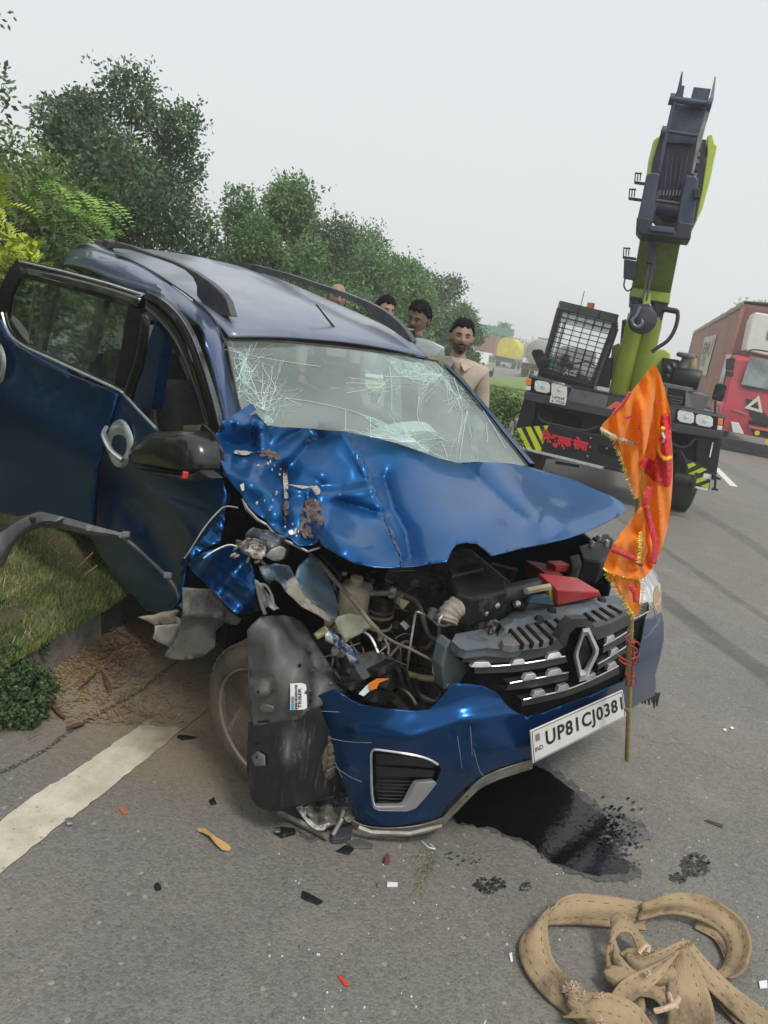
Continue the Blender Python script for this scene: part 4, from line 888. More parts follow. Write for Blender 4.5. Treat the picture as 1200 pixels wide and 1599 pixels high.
for (a, b) in (((795, 982), (816, 1006)), ((808, 979), (831, 1004)), ((821, 976), (846, 1002)), ((835, 972), (862, 999)), ((850, 969), (876, 993)), ((866, 966), (884, 982)), ((912, 957), (934, 976)), ((924, 953), (946, 969)), ((936, 949), (957, 963)), ((949, 945), (969, 956))):
    MB().prism(flat([a, (a[0]+4, a[1]-1), (b[0]+4, b[1]-1), b], lambda x, y: cz(x, y, .828)), CF.d((0, 0, -.02))).build('shroud_slot', M_dark, cm)
for p in ((842, 968), (940, 938), (862, 955)):
    c = cz(*p, .83); MB().lathe([(.001, .012), (.012, .012), (.016, .004), (.017, 0)], c, CF.d((0, 0, 1)), 14).build('shroud_cap', M_plas, cm, smooth=True)
# battery with red cover
bt = box_px([(871, 925), (905, 915), (941, 935), (900, 945), (871, 946)], lambda x, y: cz(x, y, .80), (0, 0, -.02), 'battery_tray', M_dark)
M_red = mat('red_plastic', (.42, .015, .02), .35, col2=(.28, .05, .045), vscale=7, wear=((.35, .30, .27), 16, .60, .8))
A, B, C_, D = cz(867, 908, .93), cz(905, 902, .93), cz(944, 926, .90), cz(871, 927, .90)
q = [cx(869, 920, .52), cx(938, 924, .52), cx(941, 932, .52), cx(871, 947, .52)]
MB().hexa([q[3], q[2], q[2]+CF.d((-.12, .0, 0)), q[3]+CF.d((-.12, 0, 0))], [q[0], q[1], q[1]+CF.d((-.10, -.03, .02)), q[0]+CF.d((-.10, .01, .02))]).build('battery_cover', M_red, bt, bev=.008, segs=3)
q = [cx(850, 893, .30), cx(880, 897, .30), cx(880, 925, .30), cx(852, 922, .30)]
MB().prism(q, CF.d((-.12, .02, 0))).build('battery_case', mat('dark_red', (.22, .02, .02), .5, wear=((.1, .08, .07), 10, .55, .8)), bt, bev=.006)
MB().prism([cx(x, y, .28) for x, y in ((868, 883), (891, 882), (891, 893), (868, 894))], CF.d((-.05, 0, 0))).build('terminal_cap', M_red, bt, bev=.004)
MB().prism([cx(x, y, .50) for x, y in ((857, 919), (866, 918), (868, 936), (860, 939))], CF.d((-.02, 0, 0))).build('yellow_label', mat('yellow_label', (.5, .36, .03), .5), bt)
# engine cover, air box, boxes at the back
box_px([(702, 900), (745, 892), (790, 905), (794, 922), (738, 934), (712, 926)], lambda x, y: cz(x, y, .92), (0, 0, -.10), 'engine_cover', M_plas, .012, segs=3)
box_px([(700, 886), (750, 876), (757, 886), (706, 898)], lambda x, y: cz(x, y, .93), (0, 0, -.06), 'inlet_manifold', M_plas, .01)
for pts in ([(905, 852), (935, 843), (958, 860), (940, 878), (912, 872)], [(925, 838), (948, 832), (960, 842), (945, 850)], [(890, 868), (905, 864), (910, 880), (895, 884)]):
    box_px(pts, lambda x, y: cz(x, y, .86), (0, 0, -.10), 'relay_box', M_plas, .008)
for p in ((936, 838), (948, 846), (925, 848)): MB().lathe([(.012, -.02), (.012, .006), (.006, .008), (.001, .012)], cz(*p, .875), CF.d((0, 0, 1)), 10).build('bolt_head', M_alu, car)
# intake duct with ribbed elbow
def pipe(pts, r, name, m, fn=None, n=8, seg=5, **k):   # pts: (px, py, car x)
    P = [cx(*p) for p in pts]; return MB().tube(crv(P, seg), r, n).build(name, m, car, smooth=True, **k)
pipe([(742, 941, .50), (780, 930, .50), (815, 921, .48), (848, 913, .42)], .030, 'intake_duct', mat('duct_black', (.02, .02, .021), .45, wear=((.12, .11, .1), 9, .6, .8)), n=16)
P = crv([cx(746, 940, .50), cx(722, 944, .50), cx(704, 956, .50), cx(698, 972, .51)], 5); rr_ = [.033+.004*(k % 2) for k in range(len(P))]
el_ = MB().tube(P, rr_, 16).build('ribbed_elbow', mat('taped_foil', (.20, .17, .135), .6, col2=(.33, .30, .26), vscale=18, bump=.5, bscale=60), car, smooth=True, auto=25)
MB().tube([P[-1]+CF.d((0, .035*cos(t), .01+.035*sin(t)*.6)) for t in np.linspace(0, 2*pi, 16, endpoint=False)], .004, 6, closed=True).build('elbow_clamp', M_chrome, el_, smooth=True)
MB().tube([cx(822, 923, .53), cx(858, 916, .53)], .012, 6).build('duct_label', M_cream, car)
# expansion tank
tk = MB(); c = CF.w(.22, -.585, .80)
def tank_ring(rx, ry, z, cx_=.0, cy_=.0): return [CF.w(.20+cx_+rx*cos(t)*(1+.15*cos(4*t)), -.565+cy_+ry*sin(t)*(1+.15*cos(4*t)), z) for t in np.linspace(0, 2*pi, 24, endpoint=False)]
c567 = CF.loc(cx(566, 935, .20)); c545 = CF.loc(cx(548, 985, .20))
def tr(rx, ry, z, o): return [CF.w(.16+rx*cos(t)*(1+.12*cos(4*t)), o+ry*sin(t)*(1+.12*cos(4*t)), z) for t in np.linspace(0, 2*pi, 28, endpoint=False)]
z1 = c567.z; y1 = c567.y
tk.grid([tr(.02, .02, z1-.13, y1-.03), tr(.06, .062, z1-.12, y1-.03), tr(.075, .078, z1-.085, y1-.02), tr(.07, .07, z1-.06, y1-.01), tr(.055, .058, z1-.045, y1), tr(.055, .058, z1+.02, y1), tr(.05, .052, z1+.032, y1), tr(.02, .02, z1+.036, y1)], closed=True)
tko = tk.build('expansion_tank', M_cream, car, smooth=True, auto=60)
MB().lathe([(.020, 0), (.022, .004), (.022, .028), (.017, .030), (.001, .031)], CF.w(.16, y1-.005, z1+.034), CF.d((0, 0, 1)), 14).build('tank_cap', M_cream, tko, smooth=True, auto=30)
MB().lathe([(.024, 0), (.024, .007)], CF.w(.16, y1-.005, z1+.043), CF.d((0, 0, 1)), 14).build('cap_rim', M_tan, tko, smooth=True, auto=30)
drape([(522, 965), (545, 958), (575, 962), (582, 975), (570, 985), (545, 998), (530, 990)], lambda x, y: cx(x, y, .27), 9).build('tank_skirt', mat('pale_plastic', (.48, .47, .36), .45, var=.2, vscale=12), tko, smooth=True, sol=.01)
MB().tube([cx(538, 993, .27), cx(540, 1000, .27)], .010, 8).build('tank_spout', M_cream, tko)
# black canister with bands
p = CF.loc(cx(604, 965, .24)); cax = CF.d((0, -.03, 1)); cb = CF.w(.2, p.y, p.z)
h = .075; prof = [(.001, -h), (.044, -h), (.046, -h+.01), (.044, -h+.02), (.044, .0)]
for k in range(5): prof += [(.044, .004+k*.012), (.047, .007+k*.012), (.044, .010+k*.012)]
prof += [(.038, .07), (.020, .075), (.001, .075)]
cn = MB().lathe(prof, cb, cax, 28).build('filter_canister', M_plas, car, smooth=True, auto=30)
for hh, m_ in ((-.045, mat('yellow_strap', (.36, .34, .16), .6)), (-.002, M_tan), (.018, M_hose)):
    MB().lathe([(.0455, hh-.004), (.049, hh-.004), (.049, hh+.004), (.0455, hh+.004)], cb, cax, 28).build('canister_band', m_, cn)
# hoses, pipes, cables
pipe([(578, 927, .26), (602, 926, .28), (625, 928, .28), (647, 938, .26), (659, 957, .27), (665, 980, .32), (676, 997, .36), (704, 1002, .42)], .0095, 'coolant_hose', M_hose, n=10)
pipe([(635, 1050, .40), (640, 1015, .40), (648, 965, .36), (651, 956, .36), (660, 959, .37), (671, 965, .38), (684, 976, .40), (686, 985, .42), (681, 1015, .46), (677, 1045, .50), (682, 1056, .52), (700, 1070, .56)], .0042, 'metal_pipe', M_alu)
pipe([(625, 1049, .35), (648, 1056, .40), (672, 1060, .45), (690, 1058, .48)], .0115, 'return_pipe', M_tan, n=10)
pipe([(677, 893, .10), (671, 912, .12), (668, 935, .15), (664, 957, .18)], .009, 'strut_pipe', M_alu, n=10)
MB().lathe([(.013, -.03), (.013, .03)], cx(677, 893, .10), (cx(677, 890, .10)-cx(674, 900, .1)), 10).build('pipe_cap', M_plas, car)
pipe([(485, 866, .05), (505, 884, .15), (522, 905, .22), (545, 930, .32), (560, 948, .36), (575, 968, .40), (590, 984, .42), (594, 992, .42), (593, 1000, .42)], .0075, 'loom_cable', M_hose)
pipe([(595, 990, .40), (618, 1004, .41), (640, 1013, .43), (665, 1026, .48), (700, 1043, .55)], .005, 'loom_cable', M_hose)
pipe([(500, 866, -.05), (520, 886, .0), (533, 905, .05), (534, 925, .1), (528, 950, .15)], .006, 'loom_cable', M_plas)
pipe([(512, 890, .0), (524, 930, .15), (528, 965, .22)], .005, 'loom_cable', M_dark)
pipe([(600, 995, .40), (607, 1012, .42), (606, 1022, .43)], .004, 'loom_cable', M_hose)
pipe([(640, 1012, .34), (665, 1012, .34), (678, 1000, .36)], .007, 'coolant_hose', M_hose)
pipe([(610, 905, .0), (650, 906, .02), (680, 915, .05), (700, 925, .1)], .005, 'loom_cable', M_hose)
pipe([(612, 915, .08), (635, 908, .08), (655, 912, .08)], .009, 'coolant_hose', M_plas)
pipe([(520, 870, -.1), (570, 885, -.05), (620, 897, .0), (660, 900, .0)], .007, 'loom_cable', M_dark)
pipe([(650, 1100, .50), (640, 1085, .46), (622, 1070, .42), (610, 1060, .42)], .005, 'loom_cable', M_hose)
pipe([(650, 1040, .38), (650, 1000, .32), (660, 975, .28)], .012, 'coolant_hose', M_dark)
pipe([(648, 1062, .42), (656, 1085, .48), (680, 1095, .52), (690, 1080, .52)], .010, 'coolant_hose', M_plas)
pipe([(530, 962, .18), (527, 968, .2), (510, 985, .26), (497, 992, .27)], .004, 'loom_cable', M_hose)
MB().lathe([(.012, -.022), (.014, .0), (.012, .022)], cx(502, 988, .28), CF.d((0, .9, .5)), 8).build('plug', mat('plug_green', (.26, .27, .12), .6, var=.2), car, bev=.002)
MB().lathe([(.001, -.006), (.020, -.006), (.020, .006), (.001, .006)], cx(649, 913, .14), CF.d((.8, 0, .6)), 12).build('orange_cap', mat('orange_cap', (.35, .11, .02), .5, var=.3), car)
MB().prism([cx(x, y, .34) for x, y in ((632, 970), (641, 978), (634, 984), (626, 975))], CF.d((-.004, 0, 0))).build('paper_tag', mat('tag_grey', (.35, .34, .32), .7, var=.3, vscale=60), car)
for (x, y, v) in ((676, 958, .40), (623, 935, .28), (612, 925, .28)):
    MB().box(cx(x, y, v), (.022, .022, .035), rz=.5).build('pipe_block', M_alu, car, bev=.003)
MB().prism([cx(x, y, .33) for x, y in ((625, 935), (640, 940), (630, 952), (626, 948))], CF.d((-.01, 0, 0))).build('broken_flap', M_cream, car)
drape([(668, 912), (690, 905), (700, 920), (698, 950), (684, 960), (676, 930)], lambda x, y: cx(x, y, .22+.02*sin(x*.3)), 8).build('heat_shield', mat('shield_grey', (.10, .10, .105), .5, metal=.5, var=.3), car, sol=.003)
for (x, y, v, s) in ((812, 942, .47, .03), (760, 952, .50, .035), (780, 948, .5, .025), (735, 985, .5, .03), (748, 976, .52, .025)):
    MB().lathe([(.001, -s), (s*.7, -s), (s, -s*.3), (s*.8, s*.5), (s*.4, s), (.001, s)], cx(x, y, v), CF.d((random.uniform(-.3, 1), random.uniform(-.5, .5), .7)), 10).build('engine_fitting', M_plas, car, smooth=True, auto=40)
for (x, y) in ((808, 943), (757, 957), (775, 945)): MB().lathe([(.001, -.01), (.011, -.01), (.012, .006), (.006, .012), (.001, .012)], cx(x, y, .53), CF.d((.8, 0, .6)), 8).build('bolt_head', M_alu, car)
MB().prism([cx(x, y, .52) for x, y in ((826, 942), (834, 933), (858, 930), (868, 946), (850, 944))], CF.d((-.02, 0, 0))).build('latch', mat('teal_steel', (.05, .13, .17), .5, var=.3, vscale=20), car, bev=.003)
drape(jag([(762, 975), (778, 968), (790, 985), (792, 1003), (778, 1008), (768, 995)], 3), lambda x, y: cx(x, y, .58+.02*sin(x*.5+y*.3)), 5).build('torn_seal', M_trp, car, sol=.004)
rw = random.Random(12)
for k in range(60):
    x0, y0 = rw.uniform(500, 700), rw.uniform(888, 1075); x1, y1 = x0+rw.uniform(-70, 90), y0+rw.uniform(-20, 60); d0 = .02+(y0-880)/520
    if x1 > 705 or y1 > 1092 or x1 < 495: continue
    pipe([(x0, y0, d0), ((x0+x1)/2+rw.uniform(-15, 15), (y0+y1)/2-rw.uniform(0, 25), d0+.03), (x1, y1, .02+(y1-880)/520)], rw.choice([.0025, .003, .0045, .006]), 'wire', rw.choice([M_plas, M_hose, M_hose, M_alu, M_tan, M_plas]), n=5)
for k in range(46):
    x0, y0 = rw.uniform(505, 700), rw.uniform(892, 1085); q = cx(x0, y0, .0+(y0-880)/560); s_ = rw.uniform(.008, .024)
    MB().box(q, (s_*rw.uniform(.6, 2), s_, s_*rw.uniform(.5, 1.5)), rz=rw.uniform(0, 3)).build('bracket', rw.choice([M_plas, M_trp, M_trp, M_alu, M_hose, M_undercoat]), car, bev=.002)
# fuse box torn loose
FB = CF.d((-.06, .0, -.07))
fb = MB().prism([cx(x, y, v) for x, y, v in ((552, 1022, .36), (586, 1015, .36), (590, 1019, .37), (617, 1026, .38), (612, 1040, .42), (580, 1056, .44), (568, 1062, .44), (556, 1045, .40))], FB).build('fuse_box', mat('box_satin', (.05, .053, .06), .4, coat=.2, var=.2), car, bev=.005)
for pts, v in (([(617, 1030), (640, 1058), (628, 1072), (606, 1080), (585, 1068), (582, 1056), (612, 1040)], .44), ([(538, 1070), (562, 1062), (572, 1072), (548, 1080)], .42), ([(540, 1030), (556, 1028), (566, 1056), (552, 1060), (540, 1050)], .38), ([(586, 1048), (616, 1034), (622, 1042), (592, 1058)], .455), ([(560, 1080), (600, 1078), (622, 1090), (600, 1102), (570, 1095)], .43)):
    MB().prism([cx(x, y, v) for x, y in pts], CF.d((-.05, 0, -.02))).build('box_module', M_plas, fb, bev=.004)
for x in (622, 632): MB().prism([cx(a, b, .465) for a, b in ((x, 1050-(x-622)*.3), (x+5, 1046), (x+12, 1072), (x+7, 1076))], CF.d((-.02, 0, 0))).build('box_rib', M_plas, fb, bev=.002)
MB().add([cx(x, y, .48) for x, y in ((561, 1084), (574, 1070), (582, 1068), (578, 1078), (568, 1087))], [(0, 1, 2, 3, 4)]).build('broken_lens', M_clear, fb, sol=.003)
MB().add([cx(x, y, .485) for x, y in ((576, 1068), (590, 1060), (607, 1060), (592, 1066), (588, 1075), (578, 1078))], [(0, 1, 2, 3, 4, 5)]).build('orange_shard', M_amber2, fb, sol=.003)
# scraped strip, inner wing, crushed headlamp area
def sheet(pts, v, name, m, amp=.02, step=8, par=None, fr=.15, sol=.003, jg=1.0, **k):
    ctrl = v if callable(v) else (lambda x, y: v)
    ph = random.uniform(0, 6)
    return drape(jag(pts, jg, 2), lambda x, y: cx(x, y, ctrl(x, y)+amp*(.637*math.asin(.97*sin(x*fr*.6+y*fr*.5+ph))+.35*math.asin(.95*sin(y*fr*1.1-x*fr*.8+ph)))), step).build(name, m, par or car, smooth=True, sol=sol, auto=180, **k)
sheet([(507, 990), (516, 984), (530, 994), (550, 1012), (562, 1034), (567, 1053), (555, 1046), (540, 1024), (522, 1008), (508, 1000)], .38, 'scraped_strip', mat('scraped', (.02, .07, .17), .4, col2=(.40, .41, .42), vscale=30, metal=.4, bump=.4, bscale=60, vlo=.45, vhi=.55), .012)
sheet([(461, 902), (466, 885), (485, 868), (500, 876), (511, 896), (520, 920), (530, 950), (526, 966), (517, 967), (500, 952), (475, 932)], lambda x, y: .10+.0018*(y-870), 'inner_wing', mat('inner_wing_blue', (.045, .11, .17), .45, col2=(.12, .14, .15), vscale=9, wear=((.10, .08, .06), 18, .62, .7)), .012)
sheet([(452, 905), (460, 900), (476, 932), (501, 951), (519, 966), (515, 973), (498, 962), (470, 947), (448, 925), (446, 912)], lambda x, y: .14+.0018*(y-870), 'bent_flange', mat('flange', (.26, .25, .22), .6, col2=(.15, .12, .09), vscale=22, bump=.5, bscale=60), .012, 5)
sheet([(405, 885), (430, 880), (452, 884), (462, 905), (452, 930), (447, 925), (440, 912), (428, 905), (420, 912), (410, 900)], .10, 'torn_inner_panel', mat('inner_panel', (.05, .11, .18), .5, col2=(.20, .22, .23), vscale=20, wear=((.3, .27, .22), 14, .62, .8)), .03)
sheet([(384, 835), (395, 824), (420, 828), (445, 838), (452, 850), (449, 868), (436, 876), (418, 872), (400, 862), (388, 852)], .08, 'crushed_bracket', mat('crushed_dark', (.05, .065, .10), .4, col2=(.14, .14, .14), vscale=14, metal=.3), .035, 6)
sheet([(414, 868), (424, 858), (438, 852), (448, 858), (444, 872), (430, 877)], .13, 'grey_bracket', mat('grey_zinc', (.30, .29, .27), .5, var=.2, vscale=20), .012, 5)
sheet([(372, 852), (382, 843), (398, 840), (412, 848), (416, 860), (408, 874), (392, 870), (378, 862)], .12, 'broken_reflector', mat('broken_reflector', (.12, .10, .08), .4, col2=(.50, .48, .44), vscale=45, metal=.3, bump=.8, bscale=90, vlo=.42, vhi=.58), .03, 4)
for k in range(16):
    x = random.uniform(368, 418); y = random.uniform(838, 878); a = random.uniform(0, pi); l_ = random.uniform(4, 11)
    MB().prism([cx(x, y, .16), cx(x+l_*cos(a), y+l_*sin(a)*.6, .15), cx(x+l_*cos(a)-2, y+l_*sin(a)*.6+3, .14), cx(x-2, y+3, .15)], CF.d((-.01, 0, 0))).build('broken_shard', random.choice([M_cream, M_trp, M_alu, M_trp]), car)
sheet([(398, 905), (405, 908), (418, 925), (428, 940), (436, 950), (428, 954), (418, 948), (408, 953)], .12, 'lamp_remnant', mat('lamp_remnant', (.10, .11, .11), .3, col2=(.42, .44, .43), vscale=40, coat=.5), .02, 4)
pipe([(402, 912, .14), (415, 914, .14), (424, 928, .14), (428, 945, .14)], .004, 'lamp_rim', M_chrome)
pipe([(402, 913, .15), (408, 940, .15), (414, 958, .15)], .006, 'lamp_stay', M_alu)
# blue wing remnants
sheet([(293, 868), (300, 858), (318, 838), (338, 815), (345, 800), (352, 790), (351, 815), (346, 846), (330, 852), (312, 862), (298, 874)], -.10, 'wing_remnant', M_blued, .03, 8, sol=.004)
pipe([(288, 872, -.08), (298, 858, -.08), (318, 826, -.08), (338, 802, -.08), (352, 791, -.08), (372, 793, -.05)], .003, 'torn_edge', M_alu)
sheet([(293, 880), (304, 870), (322, 861), (340, 857), (357, 852), (372, 858), (387, 868), (394, 885), (400, 907), (406, 930), (412, 952), (392, 958), (370, 959), (356, 948), (340, 930), (318, 908), (300, 893)], lambda x, y: .0+.0008*(x-340), 'wing_remnant', M_blued, .038, 8, fr=.09, sol=.004)
pipe([(318, 872, .05), (335, 860, .05), (357, 851, .05), (372, 854, .06)], .003, 'torn_edge', M_alu)
sheet([(340, 800), (356, 796), (382, 795), (400, 812), (420, 830), (440, 845), (420, 870), (380, 880), (340, 870), (338, 840)], -.22, 'black_inner_panel', M_dark, .02, 14)
# mudguard (dusty plastic) with beige sill end
sheet([(287, 921), (300, 919), (330, 922), (345, 936), (360, 956), (378, 967), (372, 976), (352, 972), (338, 985), (335, 1010), (318, 1024), (293, 1030), (268, 1030), (256, 1024), (270, 1005), (280, 985), (285, 960)], lambda x, y: -.12+.0010*(x-300), 'mudguard', M_dusty, .018, 10, fr=.06, sol=.005)
sheet([(285, 918), (330, 921), (350, 940), (352, 968), (330, 965), (300, 962), (287, 962)], -.08, 'guard_fold', mat('scuffed_black', (.07, .07, .07), .5, col2=(.22, .21, .19), vscale=16, stretch=(3, 1, 1)), .008, 10)
sheet([(217, 963), (240, 960), (266, 955), (280, 953), (272, 962), (283, 967), (282, 975), (262, 978), (240, 975)], lambda x, y: -.30+.0006*(x-217), 'sill_end', mat('sill_beige', (.26, .24, .19), .7, col2=(.16, .13, .09), vscale=9), .006, 9, sol=.01)
sheet([(243, 978), (282, 972), (275, 995), (267, 1011), (253, 1005), (239, 997)], -.26, 'sill_plate', mat('sill_grey', (.30, .29, .26), .6, var=.2, vscale=9), .004, 12, sol=.006)
# right front wheel, canted, with arch liner hanging over it
wc = CF.w(.05, -.81, .31)+V((.055, .0, .0))
wax = CF.d((.30, -1, -.10)).normalized()
WM = mat('dusty_tyre', (.045, .043, .04), .85, col2=(.15, .12, .085), vscale=5, bump=.6, bscale=60)
wh = MB().lathe([(.17, -.10), (.24, -.10), (.27, -.085), (.283, -.06), (.286, 0), (.283, .06), (.27, .085), (.245, .098), (.213, .10), (.205, .088)], wc, wax, 48).build('front_wheel', WM, car, smooth=True, auto=45)
rm = MB().lathe([(.206, .088), (.210, .094), (.204, .096), (.196, .080), (.185, .04), (.14, .02), (.10, .035), (.06, .05), (.055, .03), (.001, .03)], wc, wax, 48).build('rim', mat('rusty_rim', (.22, .185, .15), .5, col2=(.42, .36, .30), vscale=6, metal=.4, bump=.2), wh, smooth=True, auto=60)
for k in range(8):
    a = wax.orthogonal().normalized(); b = wax.cross(a); t = 2*pi*k/8+.2; c = wc+(a*cos(t)+b*sin(t))*.13+wax*.026
    MB().lathe([(.001, .002), (.020, .002), (.022, 0)], c, wax, 10).build('rim_slot', M_dark, wh)
for k in range(36):   # tread blocks
    a = wax.orthogonal().normalized(); b = wax.cross(a); t = 2*pi*k/36; r_ = a*cos(t)+b*sin(t); s_ = wax.cross(r_)
    c = wc+r_*.284
    if k == 0: tb = MB().hexa([c+wax*u*.07+s_*v*.018-r_*.004 for u, v in ((-1, -1), (1, -1), (1, 1), (-1, 1))], [c+wax*u*.068+s_*v*.016+r_*.004 for u, v in ((-1, -1), (1, -1), (1, 1), (-1, 1))]).build('tread_block', WM, wh); tb0 = tb; R0 = Matrix((wax, s_, r_)).transposed()
    else:
        o_ = tb0.copy(); COL.objects.link(o_); o_.parent = wh; Rk = Matrix((wax, s_, r_)).transposed(); o_.rotation_euler = (Rk @ R0.transposed()).to_euler(); o_.location = c-org(wh)
# arch liner
LN = [(386, 984), (395, 974), (407, 963), (425, 961), (446, 961), (460, 964), (470, 970), (480, 982), (488, 998), (502, 1018), (516, 1040), (530, 1062), (542, 1085), (520, 1090), (500, 1104), (480, 1112), (470, 1122), (450, 1128), (420, 1130), (396, 1135), (390, 1110), (388, 1075), (388, 1040)]
lx = rbf([(386, 984, .13), (446, 961, .12), (488, 998, .18), (542, 1085, .36), (390, 1110, .17), (450, 1040, .27), (450, 1128, .31), (516, 1040, .27), (430, 975, .17), (388, 1200, .22), (435, 1266, .33), (530, 1200, .34), (450, 1200, .38), (388, 1040, .13), (410, 1080, .24)])
def ln_fn(x, y):
    d = .010*exp(-(seg_d(x, y, [(484, 1000), (486, 1060), (482, 1110)])[0]/3.5)**2)*-2.5 + .006*sin(x*.12+y*.05) + .02*exp(-(seg_d(x, y, [(392, 1058), (420, 1060), (424, 1085), (396, 1095)])[0]/7)**2)*-1
    return cx(x, y, lx(x, y)+d)
lnr = part(drape(LN, ln_fn, 7), 'arch_liner', mat('liner_grey', (.060, .062, .067), .55, col2=(.115, .11, .10), vscale=7, wear=((.22, .21, .19), 12, .62, .8), bump=.15, bscale=40), smooth=True, sol=.004, auto=70, solo=-1)
LN2 = [(389, 1128), (420, 1124), (455, 1122), (480, 1112), (498, 1100), (510, 1130), (520, 1160), (528, 1190), (536, 1215), (545, 1245), (520, 1243), (490, 1250), (470, 1257), (450, 1263), (435, 1266), (418, 1264), (403, 1258), (394, 1246), (389, 1230), (387, 1195), (388, 1160)]
drape(LN2, lambda x, y: cx(x, y, lx(x, y)-.006+.008*sin(x*.09)), 8).build('splash_guard', mat('guard_black', (.012, .012, .013), .42, stretch=(8, 8, .6), wear=((.09, .085, .08), 8, .56, .7)), lnr, smooth=True, sol=.004, auto=70, solo=-1)
for pts in ([(398, 1100), (412, 1096), (424, 1100), (425, 1108), (405, 1110)], [(390, 1178), (400, 1170), (410, 1176), (412, 1192), (396, 1194)], [(392, 1060), (410, 1058), (418, 1064), (418, 1084), (396, 1086)]):
    drape(pts, lambda x, y: ln_fn(x, y)+CF.d((.012, 0, 0)), 8).build('liner_tab', mat('tab_grey', (.13, .13, .13), .6, var=.2, vscale=20), lnr, smooth=True, sol=.004)
for p in ((402, 1078), (466, 1037), (398, 1158), (400, 1180)): MB().lathe([(.006, 0), (.006, .004), (.001, .005)], ln_fn(*p)+CF.d((.008, 0, 0)), CF.d((1, -.2, 0)), 8).build('liner_rivet', M_plas, lnr)
# white part label on the liner (lettering runs upwards)
stq = quadfn(*[ln_fn(*p)+CF.d((.024, -.004, .004)) for p in ((449, 1104), (475, 1103), (474, 1062), (449, 1062))])
stf = [(-.5, -.5), (.32, -.5), (.5, -.44), (.5, .06), (.34, .10), (.42, .2), (.5, .24), (.46, .44), (.2, .5), (-.5, .48)]
stk = MB().add([stq(u, v) for u, v in stf], [tuple(range(len(stf)))]).build('part_label', mat('label_white', (.72, .72, .72), .45), lnr)
so_ = CF.d((.003, 0, 0))
MB().add([stq(u, v)+so_ for u, v in ((-.46, -.47), (-.30, -.47), (-.30, -.24), (-.46, -.24))], [(0, 1, 2, 3)]).build('label_band', mat('label_cyan', (.03, .33, .42), .5), stk)
MB().add([stq(u, v)+so_ for u, v in ((-.46, -.22), (-.30, -.22), (-.30, .02), (-.46, .02))], [(0, 1, 2, 3)]).build('label_stamp', mat('label_grey', (.22, .2, .2), .6), stk)
lettering('PART No 66301', lambda u, v: stq(-.17-v, u)+so_, 'label_print', M_ink, stk, .9, .17, bold=.02) if False else None
mb = MB(); v = -.46
while v < .44:
    h = random.choice([.02, .03, .045]); mb.add([stq(a, b)+so_ for a, b in ((-.25, v), (-.09, v), (-.09, v+h), (-.25, v+h))], [(0, 1, 2, 3)]); v += h+random.choice([.02, .03])
mb.build('barcode', M_ink, stk, kind='stuff')
lettering('TRIBER', lambda u, v: stq(.05-v, u-.05)+so_, 'label_print', M_ink, stk, .74, .19, bold=.02)

# bent silver support under the bumper's broken corner, and black fragments lying there
M_sil = mat('dirty_silver', (.33, .33, .31), .5, col2=(.17, .15, .12), vscale=12, metal=.2, bump=.2, bscale=50)
def gz(x, y, z): return G(x, y, z)
bk = part(drape([(466, 1247), (480, 1243), (500, 1252), (520, 1246), (540, 1242), (548, 1258), (560, 1275), (545, 1285), (520, 1288), (505, 1296), (490, 1290), (484, 1275), (470, 1262)], lambda x, y: gz(x, y, .05+.02*sin(x*.2)+.01*sin(y*.4)), 6), 'bumper_bracket', M_sil, smooth=True, sol=.006, auto=30)
drape(jag([(461, 1252), (468, 1244), (484, 1243), (494, 1250), (476, 1254), (478, 1275), (496, 1290), (516, 1286), (506, 1298), (488, 1293), (466, 1268)], 1), lambda x, y: gz(x, y, .075+.01*sin(x*.5)), 6).build('torn_foil', mat('white_foil', (.50, .49, .46), .5, var=.2, vscale=20), bk, smooth=True, sol=.003)
mb = MB(); mb.tube([gz(435, 1267, .03), gz(470, 1285, .02), gz(500, 1300, .02), gz(512, 1308, .02)], .010, 6); mb.build('support_rail', M_sil, bk)
mb = MB(); mb.tube([gz(560, 1292, .05), gz(580, 1300, .04), gz(640, 1302, .05), gz(690, 1290, .08)], .009, 6).build('lower_rail', M_sil, bk)
mb = MB(); mb.tube([gz(537, 1262, .07), gz(534, 1280, .06), gz(520, 1304, .02)], .008, 6).build('hook_stay', M_sil, bk)
# loose wheel-arch cladding lying against the doors
M_clad = mat('cladding_grey', (.15, .155, .16), .6, col2=(.26, .26, .25), vscale=7, bump=.2, bscale=50)
arch = empty('arch_cladding', cy(60, 840, -1.12), 'torn grey wheel-arch cladding hanging in an arc below the open doors of the wreck', 'car part')
co = crv2([(-10, 838), (0, 833), (20, 820), (40, 808), (60, 800), (75, 802), (100, 808), (133, 817), (160, 825), (187, 832), (200, 842), (213, 853), (240, 878), (263, 900), (275, 918), (281, 934)], 3)
ci = crv2([(-10, 893), (4, 886), (12, 868), (22, 850), (33, 838), (45, 831), (58, 825), (70, 822), (95, 826), (120, 831), (145, 836), (185, 838), (197, 847), (212, 858), (240, 884), (262, 906), (273, 921), (278, 936)], 3)
def al(path, n):
    D = [0]
    for a, b in zip(path, path[1:]): D.append(D[-1]+sqrt((a[0]-b[0])**2+(a[1]-b[1])**2))
    out = []
    for k in range(n):
        t = D[-1]*k/(n-1); out.append((float(np.interp(t, D, [p[0] for p in path])), float(np.interp(t, D, [p[1] for p in path]))))
    return out
co = al(co, 44); ci = al(ci, 44)
acf = lambda x, y, o=0: cy(x, y, -1.10 + .10*min(1, max(0, (x-150)/120))-.42*min(1, max(0, (95-x)/95))-o)
MB().grid([[acf(*p, -.03) for p in co], [acf(*p, .01) for p in co], [acf((p[0]+q[0])/2, (p[1]+q[1])/2, .018) for p, q in zip(co, ci)], [acf(*p, .005) for p in ci]]).build('cladding', M_clad, arch, smooth=True, sol=.004, auto=40)
